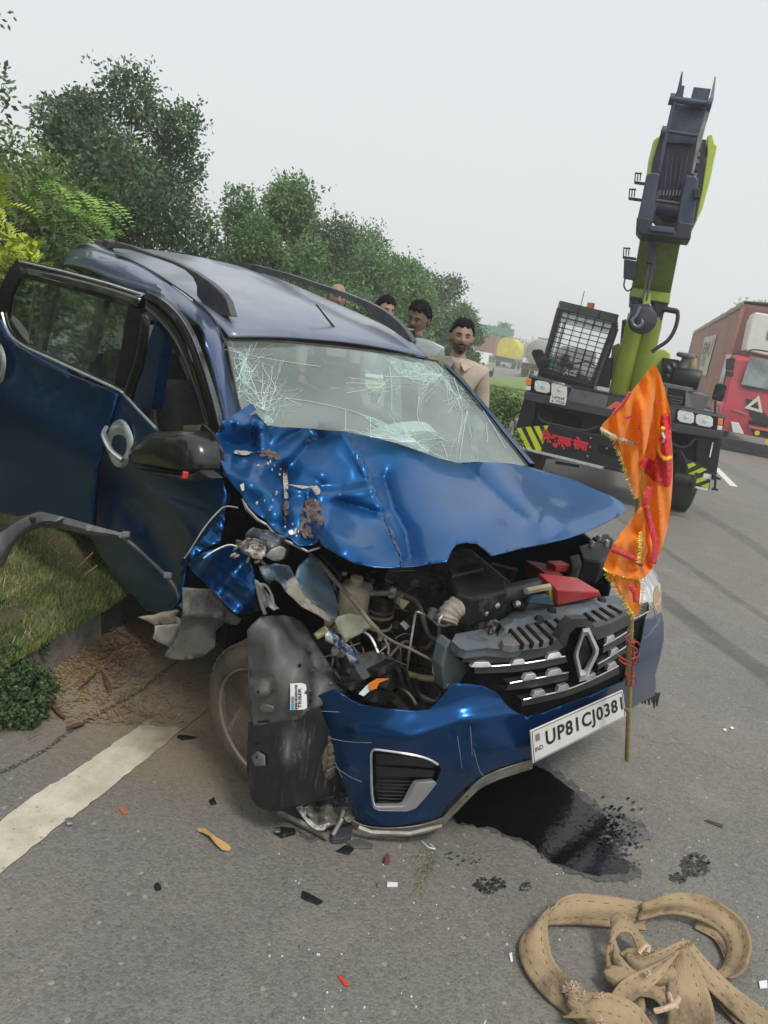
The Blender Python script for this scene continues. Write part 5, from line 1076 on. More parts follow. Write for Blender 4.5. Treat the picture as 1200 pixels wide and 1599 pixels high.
for (x, y) in ((72, 820), (50, 812), (140, 825), (192, 836), (197, 834), (262, 898)):
    MB().box(acf(x, y, .022), (.028, .016, .02), rz=.3).build('clip', M_plas if x < 100 else M_clad, arch, bev=.003)
# ================= VEGETATION
def leaf_mat(name, c1, c2, trans=.25, sc=1.5, br=.35):
    mt = bpy.data.materials.new(name); mt.use_nodes = True; n = mt.node_tree.nodes; l = mt.node_tree.links; b = n['Principled BSDF']
    ge = n.new('ShaderNodeNewGeometry'); t = n.new('ShaderNodeTexNoise'); t.inputs['Scale'].default_value = sc; t.inputs['Detail'].default_value = 4; l.new(ge.outputs['Position'], t.inputs['Vector'])
    r = n.new('ShaderNodeValToRGB'); r.color_ramp.elements[0].position = .35; r.color_ramp.elements[1].position = .65
    r.color_ramp.elements[0].color = (*c1, 1); r.color_ramp.elements[1].color = (*c2, 1); l.new(t.outputs[0], r.inputs[0])
    h = n.new('ShaderNodeHueSaturation'); l.new(r.outputs[0], h.inputs['Color'])
    mr = n.new('ShaderNodeMapRange'); mr.inputs[3].default_value = 1-br; mr.inputs[4].default_value = 1+br; l.new(ge.outputs['Random Per Island'], mr.inputs[0]); l.new(mr.outputs[0], h.inputs['Value'])
    l.new(h.outputs[0], b.inputs['Base Color']); b.inputs['Roughness'].default_value = .5; b.inputs['Specular IOR Level'].default_value = .3
    tr = n.new('ShaderNodeBsdfTranslucent'); l.new(h.outputs[0], tr.inputs[0]); m = n.new('ShaderNodeMixShader'); m.inputs[0].default_value = trans
    o = n['Material Output']; l.new(b.outputs[0], m.inputs[1]); l.new(tr.outputs[0], m.inputs[2]); l.new(m.outputs[0], o.inputs[0])
    return mt
M_leaf1 = leaf_mat('leaves_dark', (.055, .105, .055), (.14, .22, .105))
M_leaf2 = leaf_mat('leaves_mid', (.08, .16, .065), (.20, .32, .125))
M_leaf3 = leaf_mat('leaves_bright', (.09, .17, .03), (.17, .26, .045), .35)
M_leafy = leaf_mat('leaves_yellow', (.26, .33, .03), (.40, .44, .05), .4, 3)
M_bark = mat('bark', (.10, .075, .055), .9, var=.3, vscale=12, bump=.8, bscale=30)
def leaves(centers, radii, n, size, rs, shell=.45, asp=.5, squash=(1, 1, 1), droop=0.3):
    """n small folded leaves spread in the clumps; returns quads"""
    C_ = np.array(centers); R_ = np.array(radii); wgt = R_**2; wgt = wgt/wgt.sum()
    k = rs.choice(len(C_), n, p=wgt)
    d = rs.normal(size=(n, 3)); d /= np.linalg.norm(d, axis=1)[:, None]
    r = (shell + (1-shell)*rs.rand(n)**.7) * (1+.10*rs.normal(size=n))
    p = C_[k] + d*(R_[k]*r)[:, None]*np.array(squash)
    a = rs.normal(size=(n, 3)); a[:, 2] -= droop; a += d*.6; a /= np.linalg.norm(a, axis=1)[:, None]
    b = np.cross(a, rs.normal(size=(n, 3))); b /= np.linalg.norm(b, axis=1)[:, None]
    s = size*(.6+.8*rs.rand(n))[:, None]
    v = np.stack([p, p+a*s*.5+b*s*asp*.5, p+a*s, p+a*s*.5-b*s*asp*.5], 1).reshape(-1, 3)
    return v
def tree(base, top, width, n, size, m, label, trunk_r=.09, seed=1, group='trees along the grass median', nclump=40, low=.12, shape=None, name='tree', lean=(0, 0), cat='tree', spread=1.0):
    rs = np.random.RandomState(seed); hgt = top-base.z; base = V(base)
    root = empty(name, base, label, cat, group)
    # limbs
    mb = MB(); limbs = []
    ntr = 3 if trunk_r > .04 else 5
    for t in range(ntr):
        az = 2*pi*t/ntr+rs.rand(); sp = width*.16*(t > 0 or ntr > 3); pts = [base+V((.03*cos(az), .03*sin(az), -.1))]
        for k in range(1, 6):
            f = k/5; pts.append(base+V((cos(az)*sp*f+lean[0]*f+rs.normal()*.04*hgt*f*.4, sin(az)*sp*f+lean[1]*f+rs.normal()*.04*hgt*f*.4, hgt*.78*f)))
        limbs.append(pts); mb.tube(pts, [trunk_r*(1-.75*k/5)*(1 if t == 0 else .7) for k in range(6)], 7)
    cents, rads = [], []
    for k in range(nclump):
        L = limbs[k % ntr]; f = rs.uniform(low, .98)**(.8 if low > .1 else 1.25); f = max(low, f)
        q = L[min(4, int(f*5))].lerp(L[min(5, int(f*5)+1)], f*5-int(f*5)) if f < 1 else L[5]
        prof = (shape or (lambda f: sin(pi*min(1, (f*.85+.15)))**.6*(1-.35*f)))(f)
        az = rs.rand()*2*pi; rr = width*.5*prof*sqrt(rs.rand())*spread
        c = V((q.x+cos(az)*rr, q.y+sin(az)*rr, base.z+hgt*f*.93+rr*.10)); rad = width*rs.uniform(.085, .17)
        cents.append(tuple(c)); rads.append(rad*1.12)
        if k % 2 == 0: mb.tube([q-V((0, 0, hgt*.08)), q.lerp(c, .5)+V((0, 0, .02)), c], [trunk_r*.28, trunk_r*.16, trunk_r*.05], 4)
    mb.build('trunk', M_bark, root, smooth=True)
    v = leaves(cents, rads, n, size, rs)
    # twig tips with leaves that break the outline
    tips = []
    for c, r in zip(cents, rads):
        for j in range(5):
            d = rs.normal(size=3); d[2] = abs(d[2])*.8; d /= np.linalg.norm(d); e = np.array(c)+d*r*rs.uniform(1.05, 1.75)
            t = rs.rand(16)[:, None]; pts = np.array(c)+(e-np.array(c))*(.6+.4*t)+rs.normal(size=(16, 3))*size*.6; tips.append(pts)
    tp = np.concatenate(tips); a = rs.normal(size=tp.shape); a /= np.linalg.norm(a, axis=1)[:, None]; b = np.cross(a, rs.normal(size=tp.shape)); b /= np.linalg.norm(b, axis=1)[:, None]; s = size*.9
    v2 = np.stack([tp, tp+a*s*.5+b*s*.25, tp+a*s, tp+a*s*.5-b*s*.25], 1).reshape(-1, 3)
    v = np.concatenate([v, v2])
    fastmesh('crown', v, np.arange(len(v)), 4, m, root)
    return root
def at_top(px, py, d):   # a point seen at (px,py), d metres deep
    p = W(px, py, d); return p
def gtree(px, py, d, width, n, size, m, label, **k):
    p = at_top(px, py, d); gz_ = VZ*.5
    return tree(V((p.x, p.y, gz_)), p.z, width, n, size, m, label, **k)
gtree(-45, 5, 6.5, 3.2, 34000, .060, leaf_mat('leaves_acacia', (.075, .12, .05), (.17, .24, .09)), 'tall feathery tree at the left edge of the picture, taller than its neighbours', seed=3, nclump=44, trunk_r=.07)
gtree(35, 225, 7.0, 2.3, 22000, .05, leaf_mat('leaves_acacia2', (.11, .20, .04), (.24, .36, .07), .3), 'bright green feathery tree low behind the open rear door', seed=4, nclump=44, trunk_r=.05, low=.05)
gtree(140, 118, 10.5, 1.9, 19000, .07, M_leaf1, 'tall dark tree, left one of the pair standing behind the roof of the wreck', seed=11, nclump=30, low=.25, trunk_r=.05)
gtree(255, 125, 10.5, 2.6, 30000, .07, M_leaf1, 'wide dark tree, right one of the pair, with sky showing through its crown', seed=12, nclump=36, low=.2, trunk_r=.06)
gtree(392, 262, 12.0, 2.2, 30000, .065, M_leaf2, 'green bushy tree just right of the gap of sky, behind the roof rails', seed=13, nclump=38, low=.05, trunk_r=.05)
gtree(462, 282, 14.0, 2.9, 34000, .075, M_leaf2, 'broad green tree behind the middle of the car roof', seed=14, nclump=40, low=.05)
gtree(525, 335, 16.5, 3.0, 28000, .08, M_leaf1, 'dark green tree above the bald man', seed=15, nclump=36, low=.05)
gtree(592, 343, 20.0, 3.9, 32000, .095, M_leaf2, 'hazy green tree with a pointed top above the two men behind the wreck', seed=16, nclump=44, low=.04)
gtree(645, 412, 25.0, 3.6, 24000, .11, M_leaf2, 'smaller hazy tree between the pointed tree and the last big one', seed=17, nclump=32, low=.04)
gtree(692, 434, 31.0, 4.2, 24000, .13, M_leaf1, 'last big tree of the row, behind the bearded man', seed=18, nclump=36, low=.04)
gtree(728, 474, 37.0, 2.3, 12000, .15, M_leaf2, 'round tree ending the row, right of the bearded man', seed=19, nclump=24, low=.04)
gtree(790, 504, 112.0, 3.6, 1600, .42, M_leaf2, 'lone thin tree standing far away in the haze above the yellow truck', seed=20, nclump=12, low=.45, group='far trees')
gtree(1194, 462, 60.0, 4.0, 2500, .3, M_leaf2, 'far tree just showing over the lorry container at the right edge', seed=21, nclump=14, low=.5, group='far trees')
# trees of the same median standing beside and behind the photographer
for i, (x, y) in enumerate(((-4.2, 2.2), (-4.6, -1.2), (-5.4, -4.5), (-3.9, 4.6))):
    tree(V((x, y, .1)), 3.6+.5*(i % 2), 2.8, 6000, .12, M_leaf1, ('leafy tree on the median beside the wreck, outside the picture', 'leafy tree on the median left of the photographer', 'leafy tree on the median farthest behind the photographer', 'leafy tree on the median just behind the open rear door')[i], seed=30+i, nclump=30, low=.03)
# low shrubs
def shrub(px, py, d, w_, n, size, m, label, h=None, group='shrubs on the grass median', seed=1):
    p = W(px, py, d); base = V((p.x, p.y, .1)); rs = np.random.RandomState(seed); hh = p.z-.1
    root = empty('shrub', base, label, 'shrub', group); cents = []; rads = []; mb = MB()
    for k in range(16):
        az = rs.rand()*2*pi; r = w_*.38*sqrt(rs.rand()); z = hh*rs.uniform(.2, .82); c = (base.x+cos(az)*r, base.y+sin(az)*r, base.z+z); cents.append(c); rads.append(w_*rs.uniform(.14, .24))
        mb.tube([base, V(c)], [.012, .005], 4)
    mb.build('stems', M_bark, root, kind='stuff'); v = leaves(cents, rads, n, size, rs, .3); fastmesh('foliage', v, np.arange(len(v)), 4, m, root); return root
shrub(668, 532, 13, 1.3, 5000, .05, leaf_mat('leaves_shrub', (.06, .14, .03), (.12, .21, .06)), 'round green shrub between the two standing men', seed=5)
shrub(775, 590, 10.5, .9, 5000, .045, MATS.get('x') or leaf_mat('leaves_shrub2', (.07, .13, .03), (.14, .21, .06)), 'small leafy shrub right of the bearded man', seed=6)
shrub(765, 640, 9.5, 1.1, 6000, .045, leaf_mat('leaves_shrub3', (.09, .16, .04), (.16, .23, .07)), 'low weedy shrub at the elbow of the bearded man', seed=7)
# yellow-green feathery fronds in front of the trees, by the rear door
fr_root = empty('yellow_shrub', W(15, 700, 5.6), 'bright yellow-green feathery shrub at the left edge above the open rear door', 'shrub')
def frond(base, d, up, L, n, m, par, lw=.30):
    mb = MB(); d = V(d).normalized(); side = d.cross(V(up)).normalized(); nrm = side.cross(d)
    pts = [V(base)+d*L*t-V((0, 0, L*.45*t*t)) for t in np.linspace(0, 1, n+1)]
    mb.tube([pts[0], pts[n//2], pts[n]], [.003, .002, .001], 3)
    for k in range(1, n+1):
        t = k/n; ll = L*lw*(sin(pi*min(1, t*.85+.12)))**.8
        for s in (-1, 1):
            a = pts[k]; e = a+(side*s*.85+d*.5+nrm*.15).normalized()*ll; w_ = d*ll*.20
            mb.add([a, (a+e)/2+w_, e, (a+e)/2-w_], [(0, 1, 2, 3)])
    return mb.build('frond', m, par)
rs = random.Random(5)
MYL = mat('fresh_leaf', (.50, .56, .04), .5, col2=(.32, .42, .035), vscale=20)
MYL.node_tree.nodes['Principled BSDF'].inputs['Subsurface Weight'].default_value = .0
MYG = mat('frond_green', (.24, .42, .05), .5, col2=(.15, .29, .04), vscale=12)
mb = MB(); bs = W(10, 700, 5.2)
for (x, y) in ((-30, 420), (10, 400), (45, 400), (5, 330)): mb.tube([V((bs.x, bs.y, .1)), W((x+10)/1.0, y+60, 5.2), W(x, y, 5.2)], [.015, .01, .005], 5)
mb.build('stems', M_bark, fr_root, kind='stuff')
for k in range(110):
    x = rs.uniform(-60, 60); y = rs.uniform(372, 440); dd = rs.uniform(4.9, 5.5)
    if x > 30 and y < 385: continue
    frond(W(x, y, dd), (rs.uniform(-1, 1), rs.uniform(-.8, .3), rs.uniform(.1, 1)), (0, -.3, 1), rs.uniform(.14, .24), 8, MYL, fr_root)
for k in range(34):
    frond(W(rs.uniform(-50, 12), rs.uniform(295, 360), rs.uniform(4.9, 5.3)), (rs.uniform(-.6, 1), rs.uniform(-.6, .3), rs.uniform(.0, 1)), (0, -.3, 1), rs.uniform(.16, .26), 9, MYL, fr_root)
g2 = empty('feathery_branch', W(110, 400, 6.3), 'light green feathery branches hanging over the rear corner of the car roof', 'tree branch')
for k in range(60):
    x = rs.uniform(40, 170); y = 300+.25*(x-60)+rs.uniform(-25, 60)
    frond(W(x, y, rs.uniform(5.9, 6.8)), (rs.uniform(.2, 1.2), rs.uniform(-.6, .2), rs.uniform(-.3, .5)), (0, -.3, 1), rs.uniform(.16, .28), 9, MYG, g2)
mb = MB()
for (x, y) in ((60, 330), (100, 330), (140, 345), (120, 370)): mb.tube([W(20, 380, 6.6), W((20+x)/2, (370+y)/2-10, 6.5), W(x, y, 6.3)], [.014, .01, .004], 5)
mb.build('twigs', M_bark, g2, kind='stuff')
sprig = empty('sprig', W(118, 415, 5.0), 'tiny light green sprig poking up between the rear door frame and the roof', 'sprig')
for k in range(5): frond(W(118, 420, 4.9), (rs.uniform(-.8, .8), -.3, 1), (0, -1, .3), .06, 5, MYG, sprig)

# grass blades on the near verge
def grass(n, xfun, size, m, name, label, dens=None, seed=1, wide=.12, z=None, lean=.6):
    r = np.random.RandomState(seed); P = xfun(r, n); m_ = len(P)
    az = r.rand(m_)*2*pi; L = size*(.5+r.rand(m_)); dx = np.cos(az)*L*lean*r.rand(m_); dy = np.sin(az)*L*lean*r.rand(m_); w_ = L*wide
    px_, py_ = -np.sin(az+r.rand(m_))*w_*.5, np.cos(az)*w_*.5
    b0 = P+np.c_[px_, py_, np.zeros(m_)]; b1 = P-np.c_[px_, py_, np.zeros(m_)]; t = P+np.c_[dx, dy, L*(.5+.5*r.rand(m_))]
    v = np.stack([b0, b1, t], 1).reshape(-1, 3)
    return tag(fastmesh(name, v, np.arange(len(v)), 3, m), label, 'grass', kind='stuff')
def vzv(x, y): return np.array([vz(a, b) for a, b in zip(x, y)])
def verge_pts(y0, y1, d0, d1, clump=0.0):
    def f(r, n):
        y = y0+(y1-y0)*r.rand(n); d = d0+(d1-d0)*r.rand(n)**1.2; x = np.array([KX(a) for a in y])-.10-d
        keep = (np.sin(x*9+2*np.sin(y*5))+np.sin(y*7+x*4+1.3)+r.normal(size=n)*.7) > clump
        x, y = x[keep], y[keep]; z = vzv(x, y)-.005; k_ = x > np.array([KX(a) for a in y])-.2; return np.c_[x, y, np.where(k_, np.maximum(z, .168), z)]
    return f
grass(150000, verge_pts(1.2, 6.0, -.13, 1.9, -.9), .030, leaf_mat('grass_green', (.12, .19, .05), (.27, .32, .09), .3, 4), 'verge_grass', 'short green grass on the verge beside the wreck', seed=1, wide=.2)
grass(12000, verge_pts(1.2, 6.0, -.10, .12, -1.5), .034, MATS.get('z') or leaf_mat('grass_kerb', (.10, .17, .05), (.30, .30, .12), .3, 6), 'kerb_grass', 'ragged grass spilling over the top of the kerb', seed=8, wide=.16, lean=1.0)
grass(30000, verge_pts(1.2, 6.0, -.08, 1.9, .4), .035, leaf_mat('grass_dry', (.34, .27, .15), (.50, .42, .24), .2, 4), 'dry_grass', 'dry straw-coloured grass on the verge beside the wreck', seed=2, wide=.12, lean=1.2)
grass(60000, verge_pts(7, 34, .0, 4.8, -2), .09, leaf_mat('grass_far', (.12, .21, .035), (.20, .28, .06), .3, 2), 'median_grass', 'green grass on the median beyond the wreck', seed=3, wide=.15)
# dark creeping weed over the kerb in the bottom left
cents = []; rads = []; r = np.random.RandomState(9)
for k in range(170):
    u = r.rand(); px_, py_ = r.uniform(-40, 30+60*u), 938+167*r.rand()
    if px_ > 100-(py_-930)*.12: continue
    p = G(px_, py_, .1); y = p.y; x = p.x
    cents.append((x, y, .03+.10*r.rand()**1.3)); rads.append(.018+.035*r.rand())
for k in range(110):
    y = r.uniform(.6, 2.85); cents.append((KX(y)-.10+r.normal()*.07, y, .12+.06*r.rand())); rads.append(.025+.04*r.rand())
v = leaves(cents, rads, 48000, .015, r, .3, .8)
tag(fastmesh('creeping_weed', v, np.arange(len(v)), 4, leaf_mat('weed_leaf', (.04, .085, .035), (.10, .16, .065), .2, 20)), 'dark green creeping weed hanging over the kerb at the lower left', 'weed', kind='stuff')
# ================= THE CRANE AND THE LORRY
KF = Frame((2.75, 10.05, 0), radians(-105), 0, radians(-1.0))
kx = lambda x, y, v=0: KF.ax(x, y, 0, v)
M_kblk = mat('crane_black', (.010, .010, .013), .45, spec=.3, var=.3, vscale=5, wear=((.05, .05, .05), 8, .6, .7), coat=.3)
M_kgrey = mat('crane_tread_grey', (.13, .135, .15), .5, var=.2, vscale=12, metal=.4, bump=.6, bscale=90)
M_kgreen = mat('crane_green', (.27, .36, .03), .35, var=.12, vscale=4, coat=.4, wear=((.07, .09, .03), 7, .62, .6))
M_klime = mat('crane_lime', (.46, .58, .07), .4, var=.1, vscale=4, coat=.4)
M_ksteel = mat('boom_steel', (.06, .072, .11), .45, var=.25, vscale=5, metal=.5, wear=((.16, .15, .14), 12, .62, .6))
M_hazy = mat('hazard_yellow', (.50, .58, .02), .5, wear=((.2, .22, .05), 25, .66, .7))
M_hazk = mat('hazard_black', (.015, .015, .015), .5)
M_hl = mat('headlamp_glass', (.55, .58, .56), .15, coat=1, col2=(.80, .82, .80), vscale=30)
M_tyre = mat('tyre_black', (.02, .02, .02), .8, col2=(.05, .047, .042), vscale=5, bump=.4, bscale=30)
crane = empty('mobile_crane', KF.w(-2, 0, 0), 'black and lime-green mobile crane with raised boom, parked nose-on behind the wreck', 'crane')
def kp(mb, name, m, par=None, **k): return mb.build(name, m, par or crane, **k)
def kpr(pts, v, depth, name, m, par=None, **k): return kp(MB().prism([kx(x, y, v) for x, y in pts], KF.d((-depth, 0, 0))), name, m, par, **k)
kl = lambda x, y, v=0: KF.loc(kx(x, y, v))
# upper housing, lamp boxes, ledge
kpr([(826, 586), (905, 604), (1000, 622), (1060, 633), (1134, 648), (1130, 672), (1060, 660), (985, 642), (880, 622), (822, 611)], .0, .5, 'front_housing', M_kblk, bev=.015)
kpr([(893, 606), (951, 618), (946, 640), (885, 626)], .012, .02, 'tread_plate', M_kgrey, bev=.004)
bp_ = kpr([(952, 618), (1064, 637), (1060, 660), (946, 640)], .012, .02, 'name_plate', mat('plate_grey_dark', (.06, .062, .07), .4, metal=.4, var=.2), bev=.004)
lettering('ACE', (lambda f: (lambda u, v: f(u, v)))(quadfn(kx(943, 640, .03), kx(1032, 656, .03), kx(1034, 637, .03), kx(947, 621, .03))), 'maker_name', mat('sign_red', (.62, .12, .06), .5), bp_, .95, .75, bold=.05)
kpr([(820, 611), (880, 623), (985, 645), (1060, 662), (1131, 674), (1128, 686), (1060, 676), (985, 659), (880, 637), (818, 624)], .06, .35, 'front_ledge', mat('ledge_grey', (.045, .047, .055), .5, var=.2, metal=.3, bump=.7, bscale=80), bev=.01)
kpr([(826, 584), (893, 603), (893, 606), (826, 588)], .05, .3, 'visor_strip', M_kgrey)
kpr([(1064, 637), (1134, 649), (1135, 653), (1064, 641)], .05, .3, 'visor_strip', M_kgrey)
def lamp(cx_, cy_, w_, h_, par, tilt=.19):
    q = [(cx_-w_, cy_-h_-w_*tilt), (cx_+w_, cy_-h_+w_*tilt), (cx_+w_-1, cy_+h_+w_*tilt), (cx_-w_-1, cy_+h_-w_*tilt)]
    r = crv2([((a[0]*2+b[0])/3, (a[1]*2+b[1])/3) for a, b in zip(q, q[1:]+q[:1])]+[], 1)
    pl = []
    for i in range(4):
        a, b = q[i], q[(i+1) % 4]; pl += [(a[0]*.82+b[0]*.18, a[1]*.82+b[1]*.18), (a[0]*.18+b[0]*.82, a[1]*.18+b[1]*.82)]
    L = MB().prism([kx(x, y, .05) for x, y in pl], KF.d((-.04, 0, 0))).build('headlamp', M_hl, par, bev=.01)
    MB().lathe([(.020, 0), (.018, .006), (.001, .008)], kx(cx_, cy_, .052), KF.d((1, 0, 0)), 12).build('bulb', M_chrome, L, smooth=True)
hb = kpr([(828, 589), (890, 604), (886, 631), (822, 615)], .03, .1, 'lamp_box', M_gloss, bev=.01)
lamp(847.5, 604, 12, 9, hb); lamp(874, 609, 12.5, 12, hb)
hb2 = kpr([(1058, 638), (1130, 650), (1126, 675), (1052, 662)], .03, .1, 'lamp_box', M_gloss, bev=.01)
lamp(1072, 651, 13, 9.5, hb2); lamp(1101, 657, 13.5, 9, hb2)
for (x, y, b) in ((826.5, 597, hb), (1126, 659, hb2)):
    MB().prism([kx(a, c, .05) for a, c in ((x-4, y-7), (x+4, y-6), (x+3, y+5), (x-5, y+4))], KF.d((-.03, 0, 0))).build('indicator', M_amber2, b, bev=.006)
    MB().prism([kx(a, c, .05) for a, c in ((x-5, y+5), (x+3, y+6), (x+2, y+13), (x-6, y+12))], KF.d((-.03, 0, 0))).build('side_lamp', M_hl, b, bev=.006)
npq = quadfn(kx(858.5, 628, .10), kx(883, 633, .10), kx(886, 620, .10), kx(861, 616, .10))
np_ = MB().prism([npq(-.5, -.5), npq(.5, -.5), npq(.5, .5), npq(-.5, .5)], KF.d((-.01, 0, 0))).build('number_plate', M_plate, crane)
lettering('UP33E', lambda u, v: npq(u, v+.24)+KF.d((.004, 0, 0)), 'plate_number', M_ink, np_, .8, .32, bold=.01)
lettering('A 7722', lambda u, v: npq(u, v-.24)+KF.d((.004, 0, 0)), 'plate_number', M_ink, np_, .85, .32, bold=.01)
# recess, side posts, lower beam with lettering and hazard stripes
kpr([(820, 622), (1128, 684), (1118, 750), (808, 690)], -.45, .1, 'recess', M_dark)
kpr([(818, 624), (838, 628), (830, 672), (806, 668)], .0, .4, 'side_post', M_kblk, bev=.01)
kpr([(1090, 676), (1128, 686), (1117, 748), (1086, 728)], -.05, .45, 'side_post', M_kblk, bev=.01)
kpr([(1113, 690), (1115, 691), (1110, 714), (1108, 714)], .0, .02, 'reflector_strip', M_clear)
kp(MB().tube(crv([kx(842, 640, -.1), kx(845, 656, .02), kx(870, 664, .04), kx(912, 672, .04), kx(935, 666, .0)], 4), .025, 8), 'front_pipe', M_kblk, smooth=True)
kp(MB().tube(crv([kx(1046, 690, .0), kx(1060, 698, .04), kx(1076, 697, .04), kx(1084, 686, .02), kx(1094, 684, -.1)], 4), .02, 8), 'front_pipe', M_kblk, smooth=True)
lb = kpr([(803, 668), (857, 664), (920, 676), (953, 682), (1000, 692), (1050, 704), (1050, 756), (984, 737), (943, 728), (860, 708), (805, 697)], .08, .12, 'lower_beam', M_kblk, bev=.01)
kpr([(812, 697), (943, 729), (942, 733), (812, 701)], .10, .03, 'beam_edge', mat('pale_edge', (.42, .42, .42), .5, var=.2, vscale=20), lb, bev=.003)
kpr([(945, 726), (985, 736), (984, 741), (944, 732)], .12, .08, 'rope_drum', M_kblk, lb, bev=.008)
def stripes(poly, v, n, d, par, name='hazard_board'):
    b = MB().prism([kx(x, y, v) for x, y in poly], KF.d((-.02, 0, 0))).build(name, M_hazk, par)
    return b
hz1 = stripes([(802, 668), (857, 664), (846, 705), (805, 698)], .085, 0, 0, lb)
for q in ([(807, 669), (814, 668), (832, 703), (823, 701)], [(821, 667), (829, 666), (846, 700), (845, 704), (838, 704)], [(834, 666), (842, 665), (851, 685), (848, 694)], [(849, 665), (857, 664), (853, 674)], [(802, 677), (815, 699), (806, 698)]):
    MB().prism([kx(x, y, .088) for x, y in q], KF.d((-.01, 0, 0))).build('hazard_stripe', M_hazy, hz1)
hz2 = kpr([(1071, 716), (1088, 721), (1112, 736), (1108, 766), (1086, 761), (1074, 745)], .07, .02, 'hazard_board', M_hazk, crane)
for q in ([(1074, 725), (1083, 722), (1088, 726), (1076, 732)], [(1074, 740), (1097, 730), (1105, 733), (1082, 744)], [(1086, 749), (1100, 744), (1105, 749), (1088, 755)], [(1095, 759), (1109, 753), (1107, 763)]):
    MB().prism([kx(x, y, .073) for x, y in q], KF.d((-.01, 0, 0))).build('hazard_stripe', M_hazy, hz2)
for q in ([(1100, 739), (1112, 741), (1111, 749), (1098, 746)], [(1087, 759), (1107, 763), (1106, 766), (1086, 762)]):
    MB().prism([kx(x, y, .075) for x, y in q], KF.d((-.01, 0, 0))).build('white_reflector', M_white, hz2)
tq = quadfn(kx(845, 692, .092), kx(917, 708, .092), kx(920, 688, .092), kx(848, 671, .092))
lettering('\u093f\u0928:\u0936\u0941\u0932\u094d\u0915 \u0938\u0947\u0935\u093e', lambda u, v: tq(u, v), 'painted_slogan', mat('slogan_red', (.62, .015, .03), .5), lb, 1.0, 1.2, bold=.05)
for p in ((923, 684), (922, 698), (918, 712), (948, 700)): MB().lathe([(.012, 0), (.012, .008), (.001, .01)], kx(*p, .083), KF.d((1, 0, 0)), 6).build('bolt', M_alu, lb)
kpr([(935, 694), (970, 702), (969, 715), (934, 707)], .09, .03, 'beam_slot', M_dark, lb)
# winch and step at the right
kp(MB().lathe([(.001, -.12), (.09, -.12), (.09, .1), (.13, .1), (.13, .13), (.001, .13)], kx(1070, 750, .1), KF.d((.2, 1, 0)), 20), 'winch_drum', mat('winch_iron', (.03, .028, .027), .5, metal=.5, var=.3), smooth=True, auto=40)
kp(MB().tube([kx(1046, 704, .1), kx(1064, 706, .14), kx(1070, 718, .14), kx(1072, 735, .12)], .02, 6), 'winch_lever', M_kblk, smooth=True)
for pl in ([(1112, 740), (1122, 747), (1126, 748)], [(1113, 747), (1118, 748), (1117, 762), (1112, 764)], [(1112, 763), (1122, 765)]):
    kp(MB().tube([kx(x, y, .1) for x, y in pl], .016, 6), 'step_bar', M_kblk)
# wheels (two in front, two far behind)
def bigwheel(c, ax_, R_, w_, par, name='wheel'):
    o_ = MB().lathe([(R_*.55, -w_*.5), (R_*.86, -w_*.5), (R_*.97, -w_*.42), (R_, -w_*.3), (R_, w_*.3), (R_*.97, w_*.42), (R_*.86, w_*.5), (R_*.55, w_*.5)], c, ax_, 40).build(name, M_tyre, par, smooth=True, auto=35)
    MB().lathe([(R_*.55, w_*.45), (R_*.5, w_*.2), (R_*.2, w_*.15), (R_*.18, w_*.35), (.001, w_*.35)], c, ax_, 24).build('rim', M_kgrey, o_, smooth=True, auto=40)
    return o_
for xx in (-.75, -3.6):
    for s in (-1, 1): bigwheel(KF.w(xx, s*1.02, .52), KF.d((0, s, 0)), .53, .36, crane)
kp(MB().box((-2.2, 0, .85), (3.8, .9, .5), KF), 'chassis', M_kblk, bev=.02)
kp(MB().box((-2.0, 0, .42), (2.4, 2.3, .35), KF), 'belly_shade', mat('belly_black', (.010, .010, .012), .8)) if False else None
kp(MB().box((-.75, 0, .52), (.25, 1.7, .25), KF), 'front_axle', M_kblk, bev=.03)
kp(MB().tube([kx(868, 722, -.5), kx(905, 728, -.5)], .02, 5), 'tie_rod', M_kblk)
# cab with wire guard
cq = [(873, 481), (963, 503), (929, 602), (846, 579)]
vc = -.35
def cabp(u, v, x=0): return quadfn(*[kx(*cq[i], vc) for i in (3, 2, 1, 0)])(u-.5, v-.5)+KF.d((x, 0, 0))
cabo = MB()
A0, B0, C0, D0 = cabp(0, 0), cabp(1, 0), cabp(1, 1), cabp(0, 1); back = KF.d((-1.5, 0, 0))
M_cab = mat('cab_grey', (.05, .055, .065), .4, var=.15, vscale=6, coat=.3)
bk_ = lambda u, v: A0.lerp(B0, u).lerp(D0.lerp(C0, u), v)+back
cab = kp(MB().prism([bk_(0, 0), bk_(1, 0), bk_(1, .3), bk_(0, .3)], KF.d((-.05, 0, 0))), 'cab', M_cab)
def bar(a, b, r, name, m, par): return MB().tube([a, b], r, 4).build(name, m, par)
for i, (a, b) in enumerate(((A0, D0), (B0, C0))):
    for f in (0, .45, 1): MB().tube([a+back*f, b+back*f], .03, 4).build('cab_pillar', M_cab, cab)
kp(MB().hexa([D0+KF.d((.03, 0, -.02)), C0+KF.d((.03, 0, -.02)), C0+back, D0+back], [p+V((0, 0, .10)) for p in (D0+KF.d((.0, 0, 0)), C0, C0+back, D0+back)]), 'cab_roof', M_cab, cab, bev=.02)
kp(MB().hexa([p+V((0, 0, -.45)) for p in (A0, B0, B0+back, A0+back)], [A0, B0, B0+back, A0+back]), 'cab_base', M_kblk, cab, bev=.01)
kgl = glass_mat('crane_glass', (.88, .92, .93), .30, (.02, .10), (.5, .55, .55))
MB().add([cabp(.02, .02, -.02), cabp(.98, .02, -.02), cabp(.98, .97, -.02), cabp(.02, .97, -.02)], [(0, 1, 2, 3)]).build('windscreen', kgl, cab)
for s in (0, 1): MB().add([cabp(s, 0), cabp(s, 0)+back, cabp(s, 1)+back, cabp(s, 1)], [(0, 1, 2, 3)]).build('side_window', kgl, cab)
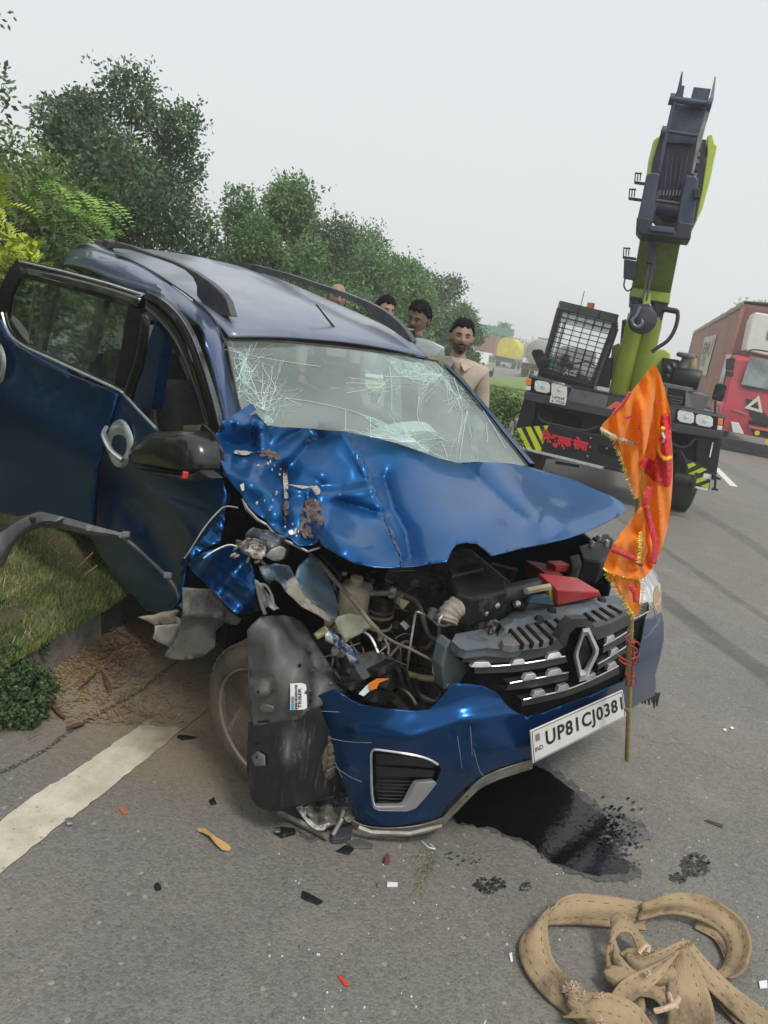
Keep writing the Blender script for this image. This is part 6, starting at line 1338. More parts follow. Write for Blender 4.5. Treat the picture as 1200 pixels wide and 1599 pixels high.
MB().prism([cabp(.06, .82, -.03), cabp(.96, .82, -.03), cabp(.96, .97, -.03), cabp(.06, .97, -.03)], KF.d((-.02, 0, 0))).build('sun_band', mat('sun_band', (.22, .23, .27), .5, var=.2), cab)
MB().prism([cabp(.0, .02, -.0), cabp(.06, .02, -.0), cabp(.09, .97, -.0), cabp(.0, .97, -.0)], KF.d((-.02, 0, 0))).build('front_post', M_cab, cab)
MB().prism([cabp(.90, .0, -.0), cabp(1, .0, -.0), cabp(1, .99, -.0), cabp(.94, .99, -.0)], KF.d((-.02, 0, 0))).build('front_post', M_cab, cab)
MB().prism([cabp(.0, -.02, 0), cabp(1, -.02, 0), cabp(1, .06, 0), cabp(0, .06, 0)], KF.d((-.03, 0, 0))).build('front_sill', M_cab, cab)
tq2 = quadfn(cabp(.40, .035, .03), cabp(.64, .06, .03), cabp(.63, .15, .03), cabp(.41, .12, .03))
lettering('ACE', lambda u, v: tq2(u, v), 'maker_name', M_white, cab, 1, 1, bold=.05)
MB().prism([cabp(.12, .10, .0), cabp(.24, .12, .0), cabp(.22, .2, .0), cabp(.12, .18, .0)], KF.d((-.01, 0, 0))).build('green_sticker', mat('sticker_green', (.05, .30, .16), .5), cab)
MB().prism([cabp(.70, .08, -.05), cabp(.85, .10, -.05), cabp(.84, .25, -.05), cabp(.69, .24, -.05)], KF.d((-.01, 0, 0))).build('paper', mat('pinkish_paper', (.5, .36, .33), .7), cab)
mb = MB(); mb.box(KF.loc(cabp(.5, .2, -.8)), (.5, .5, .5), KF); mb.build('driver_seat', M_seat, cab, bev=.05)
for (a, b) in (((.3, .14), (.72, .32)), ((.72, .32), (.9, .3))): MB().tube([cabp(*a, .02), cabp(*b, .02)], .009, 5).build('wiper', M_plas, cab)
gd = .10
for k in range(13):
    v = .02+k*.078; e = 1 if v < .96 else 1
    MB().tube([cabp(.02, v, gd), cabp(.98, v, gd)], .0065, 4).build('guard_bar', M_plas, cab)
for k in range(7):
    u = .04+k*.153; MB().tube([cabp(u, .02, gd), cabp(u, .98, gd)], .0065, 4).build('guard_bar', M_plas, cab)
# top rail of the guard
for a, b in (((0, .98), (0, 1.10)), ((1, .98), (1, 1.10)), ((0, 1.10), (1, 1.10)), ((.35, .98), (.35, 1.10)), ((.7, .98), (.7, 1.10))):
    MB().tube([cabp(*a, gd), cabp(*b, gd)], .008, 4).build('guard_bar', M_plas, cab)
for s, v0 in ((1.03, .9), (1.03, .7), (1.03, .5), (1.03, .3)): MB().tube([cabp(1, v0, gd), cabp(1.04, v0-.02, -.6)], .007, 4).build('guard_bar', M_plas, cab)
MB().tube([cabp(1.04, .2, -.1), cabp(1.04, .95, -.1)], .008, 4).build('guard_bar', M_plas, cab)
bc = cabp(.50, 1.10, -.2); MB().lathe([(.07, 0), (.07, .03), (.05, .035), (.05, .06)], bc-V((0, 0, .06)), (0, 0, 1), 14).build('beacon_base', M_white, cab)
MB().lathe([(.05, 0), (.052, .02), (.05, .09), (.001, .1)], bc, (0, 0, 1), 14).build('beacon', M_amber2, cab, smooth=True, auto=50)
MB().tube([cabp(.30, 1.02, -.6), cabp(.28, 1.4, -.6)], .006, 4).build('aerial', M_plas, cab)
kp(MB().prism([kx(x, y, .0) for x, y in ((830, 551), (833, 546), (845, 545), (848, 548), (855, 565), (854, 570), (845, 578), (841, 576))], KF.d((-.08, 0, 0))), 'cab_mirror', M_plas, cab, bev=.012)
kp(MB().tube([kx(846, 572, -.04), kx(841, 590, -.04)], .02, 6), 'mirror_arm', M_plas, cab)
# hydraulic struts (pair) and the space between
def kbox(qa, qb, va, vb, da, db, name, m, par=None, **k):   # beam whose front face runs from edge qa (two px) at depth va to edge qb at vb
    A_ = [kx(*p, va) for p in qa]; B_ = [kx(*p, vb) for p in qb]
    return kp(MB().hexa([A_[0], A_[1], A_[1]+KF.d((-da, 0, 0)), A_[0]+KF.d((-da, 0, 0))], [B_[0], B_[1], B_[1]+KF.d((-db, 0, 0)), B_[0]+KF.d((-db, 0, 0))]), name, m, par, **k)
boom = empty('boom', KF.w(-1.5, .3, 1.5)-crane.location); boom.parent = crane
def cyl(pts, r, name, m, par, n=16, **k): return MB().tube(pts, r, n).build(name, m, par, smooth=True, auto=50, **k)
cyl([kx(967, 612, -.5), kx(998, 492, -.2)], [.13, .135], 'lift_cylinder', M_kgreen, boom)
cyl([kx(997, 614, -.5), kx(1020, 492, -.2)], [.125, .13], 'lift_cylinder', M_kgreen, boom)
kbox(((952, 612), (958, 614)), ((984, 495), (990, 496)), -.6, -.3, .3, .3, 'boom_gusset', M_klime, boom)
for v in (532, 548, 568): cyl([kx(986, v, -.35), kx(1000, v+3, -.35)], .02, 'cross_pipe', M_alu, boom, 6)
kpr([(994, 588), (1002, 590), (996, 612), (990, 611)], -.4, .05, 'lime_bracket', M_klime, boom)
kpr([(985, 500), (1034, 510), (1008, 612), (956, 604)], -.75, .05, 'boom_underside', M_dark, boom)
# boom box: underside narrow and far below, wide at the head above
kbox(((983, 470), (1043, 482)), ((1001, 368), (1064, 376)), -.35, .35, 1.0, .9, 'boom_section', mat('boom_underside_green', (.16, .23, .03), .45, var=.2, vscale=4), boom, bev=.01)
kbox(((986, 448), (1048, 458)), ((983, 462), (1046, 474)), -.1, -.1, .5, .5, 'boom_collar', M_kgreen, boom, bev=.01)
for q in ([(985, 462), (1000, 465), (996, 505), (984, 500)], [(1022, 470), (1042, 475), (1034, 500), (1020, 496)]):
    kpr(q, -.12, .3, 'pivot_lug', M_kblk, boom, bev=.01)
kpr([(1005, 456), (1018, 458), (1014, 492), (1004, 490)], -.05, .1, 'lime_plate', M_klime, boom, bev=.006)
# head
hv = .75
kbox(((997, 332), (1012, 318)), ((1021, 217), (1038, 208)), hv-.15, hv-.35, .9, .9, 'boom_side_left', M_klime, boom, bev=.02) if False else None
kpr([(998, 331), (1007, 296), (1013, 250), (1021, 217), (1034, 209), (1040, 230), (1034, 300), (1016, 340)], hv-.25, .9, 'outer_boom_wall', M_klime, boom, bev=.03)
kpr([(1086, 345), (1096, 300), (1105, 240), (1105, 212), (1113, 208), (1116, 222), (1121, 228), (1118, 240), (1110, 280), (1098, 325), (1090, 342)], hv-.25, .9, 'outer_boom_wall', M_klime, boom, bev=.03)
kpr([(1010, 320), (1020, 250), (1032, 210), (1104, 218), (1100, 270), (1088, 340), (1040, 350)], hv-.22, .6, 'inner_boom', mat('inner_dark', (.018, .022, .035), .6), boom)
kpr([(996, 340), (1001, 318), (1010, 272), (1020, 268), (1032, 270), (1026, 300), (1020, 345), (1012, 360), (994, 346)], hv, .3, 'head_cheek', M_ksteel, boom, bev=.02)
kpr([(1072, 272), (1088, 274), (1092, 280), (1086, 330), (1084, 352), (1070, 372), (1058, 345), (1064, 310)], hv, .3, 'head_cheek', M_ksteel, boom, bev=.02)
kpr([(995, 338), (1017, 340), (1015, 352), (1055, 360), (1060, 345), (1082, 348), (1079, 375), (1000, 366), (994, 357)], hv+.04, .4, 'head_foot', mat('head_dark', (.03, .035, .05), .45, metal=.4), boom, bev=.02)
kpr([(1016, 351), (1054, 355), (1052, 364), (1015, 360)], hv+.08, .1, 'head_crossbar', M_ksteel, boom, bev=.01)
kpr([(1020, 296), (1032, 298), (1020, 345), (1015, 344)], hv-.05, .05, 'sheave_plate', M_ksteel, boom)
for k in range(5):
    x0 = 1037+k*7; cyl([kx(x0-1, 312, hv-.12), kx(x0+7+k*.6, 240, hv-.18)], .008, 'hoist_rope', M_ksteel, boom, 5)
for k in range(7): kpr([(1032+k*5, 296), (1034+k*5, 296.4), (1032+k*5, 305), (1030+k*5, 304.6)], hv-.05, .02, 'rope_guard', M_kgrey, boom)
cyl([kx(1025, 312, hv-.05), kx(1062, 317, hv-.05)], .012, 'guard_rod', M_kgrey, boom, 6)
cyl([kx(1022, 322, hv-.15), kx(1062, 330, hv-.15)], .10, 'head_sheave', mat('sheave_dark', (.03, .035, .06), .35, metal=.5), boom, 20)
kpr([(1083, 294), (1093, 293), (1095, 310), (1084, 308)], hv+.1, .1, 'rope_clamp', M_kblk, boom, bev=.01)
# upper frame with prongs
kpr([(1039, 214), (1050, 160), (1107, 167), (1089, 218), (1084, 225), (1040, 222)], hv-.18, .15, 'jib_panel', mat('panel_steel', (.07, .085, .12), .4, var=.3, vscale=6, metal=.4), boom, bev=.01)
kpr([(1065, 111), (1067, 111), (1064, 150), (1055, 165), (1045, 205), (1036, 250), (1033, 270), (1029, 268), (1035, 225), (1050, 160), (1058, 140)], hv-.02, .05, 'jib_arm', M_ksteel, boom, bev=.006)
kpr([(1117, 118), (1119, 118), (1115, 155), (1103, 195), (1090, 245), (1084, 272), (1080, 271), (1088, 225), (1100, 180), (1110, 150)], hv-.02, .05, 'jib_arm', mat('bright_steel', (.22, .22, .22), .4, metal=.6, var=.3), boom, bev=.006)
kpr([(1061, 132), (1070, 133), (1067, 152), (1057, 150)], hv-.05, .1, 'jib_lug', M_ksteel, boom, bev=.006)
kpr([(1084, 135), (1111, 138), (1106, 158), (1079, 154)], hv-.05, .1, 'jib_lug', M_ksteel, boom, bev=.006)
cyl([kx(1046, 154, hv-.04), kx(1112, 163, hv-.04)], .035, 'jib_pin', M_ksteel, boom, 12)
cyl([kx(1033, 203, hv-.04), kx(1091, 212, hv-.04)], .02, 'jib_pin', M_ksteel, boom, 12)
for (x, y) in ((1049, 154), (1036, 205), (1108, 162)): cyl([kx(x-3, y, hv), kx(x+4, y+1, hv)], .06, 'pin_boss', M_ksteel, boom, 12)
for k in range(9): kpr([(1092-k*1.6+random.uniform(-2, 2), 215+k*11), (1098-k*1.6, 216+k*11), (1097-k*1.8, 223+k*11), (1091-k*1.8, 221+k*11)], hv-.03, .06, 'valve', random.choice([M_ksteel, M_kgrey, M_kblk]), boom, bev=.008)
# small lamps on brackets, junction box
for (x, y) in ((998, 274), (989, 299), (980, 391)):
    lw_ = kpr([(x-7, y+8), (x+14, y+11), (x+14, y+15), (x-7, y+12)], .5, .04, 'lamp_bracket', M_kblk, boom)
    for k in (0, 4, 8): MB().tube([kx(x-5+k, y-5, .5), kx(x-6+k, y+8, .5)], .008, 4).build('lamp_cage', M_kblk, lw_)
    MB().tube([kx(x-6, y-4, .5), kx(x+5, y-3, .5)], .01, 4).build('lamp_cage', M_kblk, lw_)
kpr([(975, 404), (997, 408), (993, 436), (974, 432)], .1, .2, 'junction_box', mat('box_slate', (.05, .065, .08), .5, var=.2), boom, bev=.008)
cyl(crv([kx(977, 434, .1), kx(975, 446, .1), kx(980, 454, .1), kx(988, 450, .1)], 4), .01, 'cable', M_kblk, boom, 5)
kpr([(1012, 366), (1022, 367), (1020, 412), (1010, 410)], .55, .1, 'rope_socket', mat('dark_blue_steel', (.03, .035, .06), .4, metal=.4), boom, bev=.01)
# hook block hanging on its rope
hk = .30
cyl([kx(1027, 370, hk), kx(1010, 470, hk)], .012, 'hoist_rope', M_kgrey, boom, 6)
cyl([kx(1022, 370, hk), kx(1004, 470, hk)], .012, 'hoist_rope', M_kgrey, boom, 6)
kpr([(1012, 400), (1022, 384), (1026, 390), (1024, 420), (1018, 440), (1010, 445), (1008, 420)], hk, .06, 'rope_wedge', mat('greasy_steel', (.09, .08, .085), .4, metal=.5), boom, bev=.01)
hbk = kp(MB().lathe([(.001, -.09), (.12, -.09), (.165, -.07), (.17, 0), (.165, .07), (.12, .09), (.001, .09)], kx(1004, 500, hk), KF.d((1, 0, 0)), 28), 'hook_block', mat('hook_navy', (.012, .016, .035), .35, coat=.5, var=.3), boom, smooth=True, auto=40)
kpr([(985, 474), (1018, 474), (1021, 492), (986, 490)], hk+.02, .2, 'block_cheek', MATS['hook_navy'], hbk, bev=.02)
cyl(crv([kx(1001, 478, hk+.12), kx(995, 492, hk+.13), kx(988, 500, hk+.13), kx(990, 508, hk+.13), kx(998, 510, hk+.13), kx(1004, 504, hk+.13), kx(1002, 497, hk+.13)], 4), [.02]*8+[.026]*10+[.02]*4+[.01]*3, 'hook', mat('hook_steel', (.16, .18, .22), .35, metal=.7), hbk, 8)
# arm with hose at the right of the boom
cyl([kx(1036, 482, -.1), kx(1058, 486, -.1)], .035, 'hose_arm', M_kblk, boom, 8)
cyl(crv([kx(1058, 484, -.1), kx(1059, 496, -.1), kx(1054, 515, -.1), kx(1043, 532, -.1), kx(1024, 545, -.1), kx(1018, 550, -.1)], 4), .025, 'hose', mat('hose_blue', (.02, .022, .04), .5), boom, 7)
kpr([(972, 500), (978, 498), (980, 530), (973, 545), (969, 535)], -.3, .04, 'left_hose_guard', M_kblk, boom)
# body of the crane behind: lime superstructure, air filter, engine box
kpr([(1022, 545), (1040, 545), (1048, 552), (1046, 575), (1036, 595), (1010, 600), (1006, 575)], -1.0, .8, 'superstructure', M_klime, crane, bev=.02)
kpr([(957, 540), (968, 535), (980, 560), (968, 600), (950, 590)], -1.1, .8, 'superstructure', M_klime, crane, bev=.02)
kpr([(935, 560), (958, 558), (952, 606), (930, 602)], -.5, .5, 'battery_box', M_kblk, crane, bev=.01)
af = kp(MB().lathe([(.001, -.17), (.12, -.17), (.135, -.15), (.135, .14), (.12, .17), (.001, .18)], kx(1073, 590, -.6), KF.d((.15, 1, .0)), 24), 'air_filter', mat('filter_black', (.015, .016, .02), .45, var=.3, wear=((.07, .065, .06), 10, .58, .7)), smooth=True, auto=40)
MB().lathe([(.06, -.16), (.06, 0), (.045, .02), (.045, .05), (.10, .055), (.12, .07), (.12, .10), (.10, .115), (.001, .12)], kx(1069, 565, -.6), (0, 0, 1), 20).build('rain_cap', mat('cap_grey', (.13, .135, .14), .6, var=.2), af, smooth=True, auto=40)
for p, r in (((1044, 577), .07), ((1043, 587), .05), ((1052, 572), .06)): MB().lathe([(.001, -r), (r*.8, -r*.6), (r, 0), (r*.8, r*.6), (.001, r)], kx(*p, -.55), KF.d((.6, .6, .5)), 12).build('elbow_joint', MATS['filter_black'], af, smooth=True)
kpr([(1036, 558), (1062, 562), (1060, 605), (1034, 600)], -.8, .4, 'engine_frame', M_kblk, crane, bev=.01)
eb = kpr([(1044, 604), (1072, 610), (1070, 638), (1040, 632)], -.25, .8, 'engine_box', M_kblk, crane, bev=.012)
kp(MB().hexa([kx(x, y, v) for x, y, v in ((1030, 603, -.2), (1072, 611, -.2), (1094, 612, -.9), (1052, 604, -.9))], [kx(x, y, v)+V((0, 0, .05)) for x, y, v in ((1030, 603, -.2), (1072, 611, -.2), (1094, 612, -.9), (1052, 604, -.9))]), 'engine_lid', M_kgrey, eb, bev=.008)
kp(MB().hexa([kx(x, y, v) for x, y, v in ((1070, 638, -.2), (1090, 642, -.9), (1090, 660, -.9), (1068, 660, -.2))], [kx(x, y, v) for x, y, v in ((1072, 611, -.2), (1094, 612, -.9), (1110, 620, -1.2), (1073, 613, -.25))]), 'engine_side', M_kblk, eb)
for k in range(3): kp(MB().tube([kx(1044+k*2, 617+k*5, -.23), kx(1066-k*2, 621+k*5, -.23), kx(1065-k*2, 630, -.23)], .008, 4), 'grille_bar', M_kgrey, eb)
kp(MB().tube(crv([kx(1081, 585, -1.4), kx(1082, 560, -1.4), kx(1084, 554, -1.4)], 3), [.06]*6+[.07], 10), 'exhaust', mat('exhaust_rust', (.30, .22, .14), .7, var=.3), crane, smooth=True)
mr_ = kpr([(1119, 600), (1123, 598), (1134, 600), (1136, 604), (1131, 622), (1128, 627), (1115, 625), (1113, 621)], .05, .08, 'wing_mirror', M_plas, crane, bev=.015)
kp(MB().tube([kx(1118, 626, .02), kx(1117, 648, .02)], .014, 6), 'mirror_stay', M_plas, mr_)

# ---- red container lorry on the far side of the road
TF = Frame(tuple(G(1118, 700)-V((0, 0, 0))), radians(-105), 0, 0)
tloc = TF.loc
tx = lambda x, y, v=0: TF.ax(x, y, 0, v)
def tw(x, y, z): return TF.w(x, y, z)
lorry = empty('container_lorry', TF.w(-3, 1.2, 0), 'red lorry with a white air deflector carrying a faded red-brown container', 'lorry')
M_tred = mat('lorry_red', (.46, .022, .045), .35, var=.12, vscale=2, coat=.5, wear=((.50, .22, .22), 3, .66, .6))
M_tpk = mat('lorry_faded_red', (.50, .11, .12), .5, var=.12, vscale=3)
M_cont = mat('container_red', (.34, .17, .13), .7, var=.12, vscale=1.2, wear=((.42, .30, .25), 3, .66, .8))
M_contd = mat('container_end', (.22, .085, .075), .7, var=.15, vscale=1.2)
def tp(mb, name, m, par=None, **k): return mb.build(name, m, par or lorry, **k)
def tpr(pts, v, d, name, m, par=None, **k): return tp(MB().prism([tx(x, y, v) for x, y in pts], TF.d((-d, 0, 0))), name, m, par, **k)
Yl = tloc(tx(1118, 700, 0)).y       # near flank of the cab
c_tl = tloc(tx(1163, 474, -1.8)); c_bl = tloc(tx(1119, 640, -1.8))
yN = (c_tl.y+c_bl.y)/2; zT = c_tl.z; zB = c_bl.z
print('lorry', [round(v, 2) for v in (*c_tl, *c_bl, *tloc(TF.ax(1090, 500, 1, yN)), *tloc(TF.ax(1200, 478, 0, -1.8)), *tloc(tx(1200, 700)), *tloc(tx(1160, 560)))])
xB = tloc(TF.ax(1090, 502, 1, yN)).x
ct = tp(MB().box(((xB-1.8)/2, yN+1.22, (zT+zB)/2), (abs(xB+1.8), 2.40, zT-zB), TF), 'container', M_cont)
nr = 26
for k in range(nr):
    x = -1.9+(xB+1.9)*(k+.5)/nr; MB().box((x, yN-.012, (zT+zB)/2), (abs(xB+1.9)/nr*.45, .03, zT-zB-.25), TF).build('container_rib', M_cont, ct, bev=.006) if False else None
mb = MB(); rows = []
for k in range(nr*4+1):
    x = -1.95+(xB+1.95)*k/(nr*4); o_ = (0, .03, .03, 0)[k % 4] if False else (.03 if (k % 4) in (1, 2) else 0)
    rows.append([TF.w(x, yN-.005-o_, zB+.12), TF.w(x, yN-.005-o_, zT-.12)])
mb.grid(rows).build('container_side', M_cont, ct)
for z_ in (zB+.06, zT-.06): MB().box(((xB-1.8)/2, yN-.02, z_), (abs(xB+1.8), .08, .14), TF).build('side_rail', M_cont, ct, bev=.01)
for x_ in (-1.85, xB+.05): MB().box((x_, yN-.02, (zT+zB)/2), (.14, .09, zT-zB), TF).build('corner_post', M_tpk if False else M_cont, ct, bev=.01)
MB().box((-1.79, yN+1.22, (zT+zB)/2), (.03, 2.3, zT-zB-.2), TF).build('container_end', M_contd, ct)
# tarpaulin lip on the roof
M_tarp = mat('cream_tarp', (.42, .42, .26), .8, var=.15, vscale=4, bump=.4, bscale=12)
rows = []
for y_, dz in ((yN-.06, -.12), (yN-.05, .06), (yN+.6, .12), (yN+1.2, .15), (yN+1.9, .12), (yN+2.5, .05)):
    rows.append([TF.w(x, y_+.01*sin(x*3), zT+dz+.015*sin(x*2.3+y_)) for x in np.linspace(-1.70, xB, 24)])
tp(MB().grid(rows), 'roof_tarpaulin', M_tarp, ct, smooth=True, sol=.02)
# logo panel on the flank: white field with stacked letters
def ty(x, y): return TF.ax(x, y, 1, yN-.05)
lq = quadfn(ty(1091, 582), ty(1103, 587), ty(1120, 522), ty(1101, 527))
lg = MB().prism([lq(-.5, -.5), lq(.5, -.5), lq(.5, .5), lq(-.5, .5)], TF.d((0, -.004, 0))).build('logo_panel', mat('faded_white', (.55, .52, .42), .7, var=.1), ct)
lettering('EM', lambda u, v: lq(u*.6-.12, v*.33+.18)+TF.d((0, -.012, 0)), 'logo_letters', mat('faded_print', (.16, .18, .17), .7), lg, 1, 1, bold=.06)
for k, s_ in enumerate(('TEE', 'EEL', 'EEE')): 
    if k < 3: lettering(('TEL', 'EET', 'LEE')[k], lambda u, v, k=k: lq(u*.5-.15, v*.08-.05-.10*k)+TF.d((0, -.012, 0)), 'logo_letters', MATS['faded_print'], lg, 1, 1, bold=.03)
MB().add([lq(.2, -.05)+TF.d((0, -.010, 0)), lq(.38, -.02)+TF.d((0, -.010, 0)), lq(.42, .40)+TF.d((0, -.010, 0)), lq(.30, .40)+TF.d((0, -.010, 0))], [(0, 1, 2, 3)]).build('logo_red', mat('faded_pink', (.48, .26, .20), .7), lg)
tp(MB().box(((xB-.5)/2, yN+1.2, .95), (abs(xB+.5), .9, .3), TF), 'chassis', M_kblk)
for x_ in (-1.0-.2, xB+2.2, xB+3.6):
    for s in (yN+.25, yN+2.15): bigwheel(TF.w(x_, s, .52), TF.d((0, -1 if s < yN+1 else 1, 0)), .52, .3, lorry)
tp(MB().box((-2.6, yN+.35, .9), (1.2, .35, .45), TF), 'fuel_tank', mat('tank_cream', (.38, .35, .27), .6, var=.2), bev=.05)
# cab
def cabq(z, x0, y0=None): return None
zw = tloc(tx(1118, 700)).z
yc0 = tloc(tx(1130, 640, 0)).y-.12; yc1 = yc0+2.45
cabm = MB(); prof = [(.0, .55), (.05, 1.1), (.02, 1.6), (-.18, 2.62), (-.35, 2.75), (-1.6, 2.78), (-1.65, .6)]
rows = [[TF.w(x, y_, z) for x, z in prof] for y_ in (yc0, yc1)]
rows = [[TF.w(x-(.12 if e else 0), y_, z) for x, z in prof] for y_, e in ((yc0, 1), (yc0+.12, 0), (yc1-.12, 0), (yc1, 1))]
cb_ = MB().grid(rows); n = len(prof); cb_.f.append(tuple(range(n))); cb_.f.append(tuple(range(3*n, 4*n))); cb = tp(cb_, 'cab', M_tred, smooth=True, auto=30)
tp(MB().prism([tx(x, y, .06) for x, y in ((1172, 556), (1240, 570), (1228, 614), (1158, 600))], TF.d((-.02, 0, 0))), 'windscreen', mat('lorry_glass', (.10, .13, .14), .1, coat=1, col2=(.28, .32, .33), vscale=1.5), cb, bev=.01)
tpr([(1160, 602), (1210, 610), (1205, 612), (1160, 605)], .12, .02, 'wiper', M_plas, cb)
tpr([(1165, 622), (1175, 624), (1198, 648), (1210, 668), (1180, 662), (1172, 648)], .075, .03, 'grille_panel', M_kblk, cb, bev=.01)
wt = [(1187, 618), (1200, 645), (1165, 640)]
MB().grid([[tx(x, y, .13) for x, y in ((1186, 617), (1192, 645), (1163, 637), (1186, 617))], [tx(x, y, .13) for x, y in ((1184, 626), (1186, 639), (1172, 635), (1184, 626))]]).build('triangle_emblem', mat('emblem_cream', (.62, .60, .52), .5), cb, sol=.02)
for q in ([(1145, 637), (1168, 645), (1168, 649), (1144, 640)], [(1170, 664), (1215, 672), (1214, 676), (1171, 668)]): tpr(q, .09, .02, 'pink_trim', M_tpk, cb)
for q in ([(1170, 656), (1200, 662), (1198, 667), (1170, 662)], [(1172, 669), (1210, 676), (1208, 684), (1178, 680)]): tpr(q, .10, .02, 'air_intake', M_dark, cb)
tpr([(1142, 658), (1154, 660), (1163, 678), (1145, 675)], .10, .05, 'headlight', M_hl, cb, bev=.012)
for (x, y) in ((1183, 676), (1199, 690)): tp(MB().lathe([(.001, .02), (.07, .02), (.075, 0)], tx(x, y, .12), TF.d((1, 0, 0)), 14), 'fog_lamp', mat('lamp_yellow', (.70, .45, .03), .4), cb)
tpr([(1120, 680), (1230, 702), (1228, 716), (1118, 692)], .08, .3, 'front_bumper', M_kblk, cb, bev=.02)
dq = [(1174, 500), (1180, 487), (1240, 497), (1240, 562), (1200, 556), (1164, 547)]
tp(MB().prism([tx(x, y, -.35) for x, y in dq], TF.d((-.9, 0, 0))), 'air_deflector', mat('deflector_white', (.66, .68, .60), .45, var=.05), cb, bev=.04)
lettering('B', lambda u, v: quadfn(tx(1197, 530, -.33), tx(1206, 531, -.33), tx(1208, 518, -.33), tx(1200, 516, -.33))(u, v), 'deflector_letter', MATS['faded_print'], cb, 1, 1, bold=.03)
for q in ([(1135, 560), (1149, 558), (1147, 578), (1134, 577)], [(1134, 579), (1147, 580), (1146, 588), (1134, 587)]): tpr(q, .1, .12, 'mirror', M_plas, cb, bev=.02)
tp(MB().tube([tx(1160, 548, -.3), tx(1148, 552, .05), tx(1140, 560, .05)], .015, 5), 'mirror_arm', M_plas, cb)
tp(MB().tube(crv([tx(1168, 553, .0), tx(1175, 546, .0), tx(1200, 549, .0), tx(1230, 556, .0)], 4), .02, 6), 'visor_rail', M_plas, cb)
tpr([(1122, 630), (1142, 624), (1150, 640), (1140, 655), (1126, 650)], .02, .4, 'corner_step', M_tpk, cb, bev=.03)
sd_ = MB().prism([TF.w(x, yc0-.02, z) for x, z in ((-.35, 1.55), (-1.25, 1.55), (-1.15, 2.45), (-.5, 2.45))], TF.d((0, -.01, 0))); tp(sd_, 'side_window', M_gloss, cb)
# ================= FAR VEHICLES on the other carriageway
def roadveh(px, py, d, name, label, cat, group='traffic on the far road'):
    p = W(px, py, d); p.z = 0; fr = Frame(tuple(p), radians(90-15.1)); o_ = empty(name, p, label, cat, group); return fr, o_
# yellow tarpaulin truck seen from behind: local x forward = away
fr, o = roadveh(790, 560, 92, 'tarpaulin_truck', 'truck under a bright yellow tarpaulin driving away on the far road', 'truck')
M_yt = mat('yellow_tarp', (.62, .52, .03), .7, var=.15, vscale=1.2, bump=.5, bscale=3)
mb = MB(); rows = []
for x in (0, 1, 2.5, 4, 5.5):
    rows.append([fr.w(x, y, z+.05*sin(x*2+y)) for y, z in ((-1.25, 1.2), (-1.3, 2.2), (-1.1, 3.1), (-.4, 3.45), (.4, 3.5), (1.05, 3.15), (1.3, 2.3), (1.25, 1.2))])
mb.grid(rows); mb.f.append(tuple(range(8))); mb.build('tarpaulin', M_yt, o, smooth=True, auto=60)
MB().box((2.7, 0, 1.0), (6, 2.3, .3), fr).build('chassis', M_kblk, o)
for s in (-.95, .95): bigwheel(fr.w(1.2, s, .5), fr.d((0, s, 0)), .5, .45, o); bigwheel(fr.w(6.2, s, .5), fr.d((0, s, 0)), .5, .3, o)
MB().box((0, 0, .75), (.1, 2.2, .25), fr).build('rear_bar', mat('bar_grey', (.2, .2, .2), .6), o)
MB().prism([fr.w(-.07, y, z) for y, z in ((-.5, .4), (.5, .4), (.5, .6), (-.5, .6))], fr.d((.02, 0, 0))).build('number_plate', M_white, o)
MB().box((6.8, 0, 1.7), (1.6, 2.2, 2.0), fr).build('cab', mat('cab_brown', (.25, .12, .06), .6), o, bev=.1)
# milk tanker
fr, o = roadveh(838, 566, 62, 'tanker_truck', 'dusty silver tanker truck on the far road beside the crane cab', 'truck')
M_tk = mat('tanker_silver', (.36, .33, .30), .5, metal=.2, var=.15, vscale=1)
MB().lathe([(.001, -.15), (.7, -.12), (1.05, 0), (1.1, .3), (1.1, 5.5), (1.0, 5.8), (.001, 5.95)], fr.w(.3, 0, 2.15), fr.d((1, 0, 0)), 24).build('tank', M_tk, o, smooth=True)
MB().box((3, 0, 1.05), (6.4, 2.2, .25), fr).build('chassis', M_kblk, o)
MB().box((.05, 0, .95), (.1, 2.3, .5), fr).build('rear_panel', mat('tanker_rear', (.22, .08, .06), .6, var=.3), o)
for k in (-.7, .7): MB().tube([fr.w(.0, k, 1.2), fr.w(.0, k, 3.4)], .03, 4).build('ladder_rail', M_alu, o)
for k in range(6): MB().tube([fr.w(.0, .3, 1.4+k*.35), fr.w(.0, .7, 1.4+k*.35)], .02, 4).build('ladder_rung', M_alu, o)
MB().box((2.5, 0, 3.35), (2.5, .9, .1), fr).build('walkway', M_alu, o)
for s in (-.95, .95): bigwheel(fr.w(1.2, s, .5), fr.d((0, s, 0)), .5, .4, o); bigwheel(fr.w(2.5, s, .5), fr.d((0, s, 0)), .5, .4, o); bigwheel(fr.w(7, s, .5), fr.d((0, s, 0)), .5, .3, o)
MB().box((7.3, 0, 1.8), (1.6, 2.2, 2.1), fr).build('cab', M_tpk, o, bev=.1)
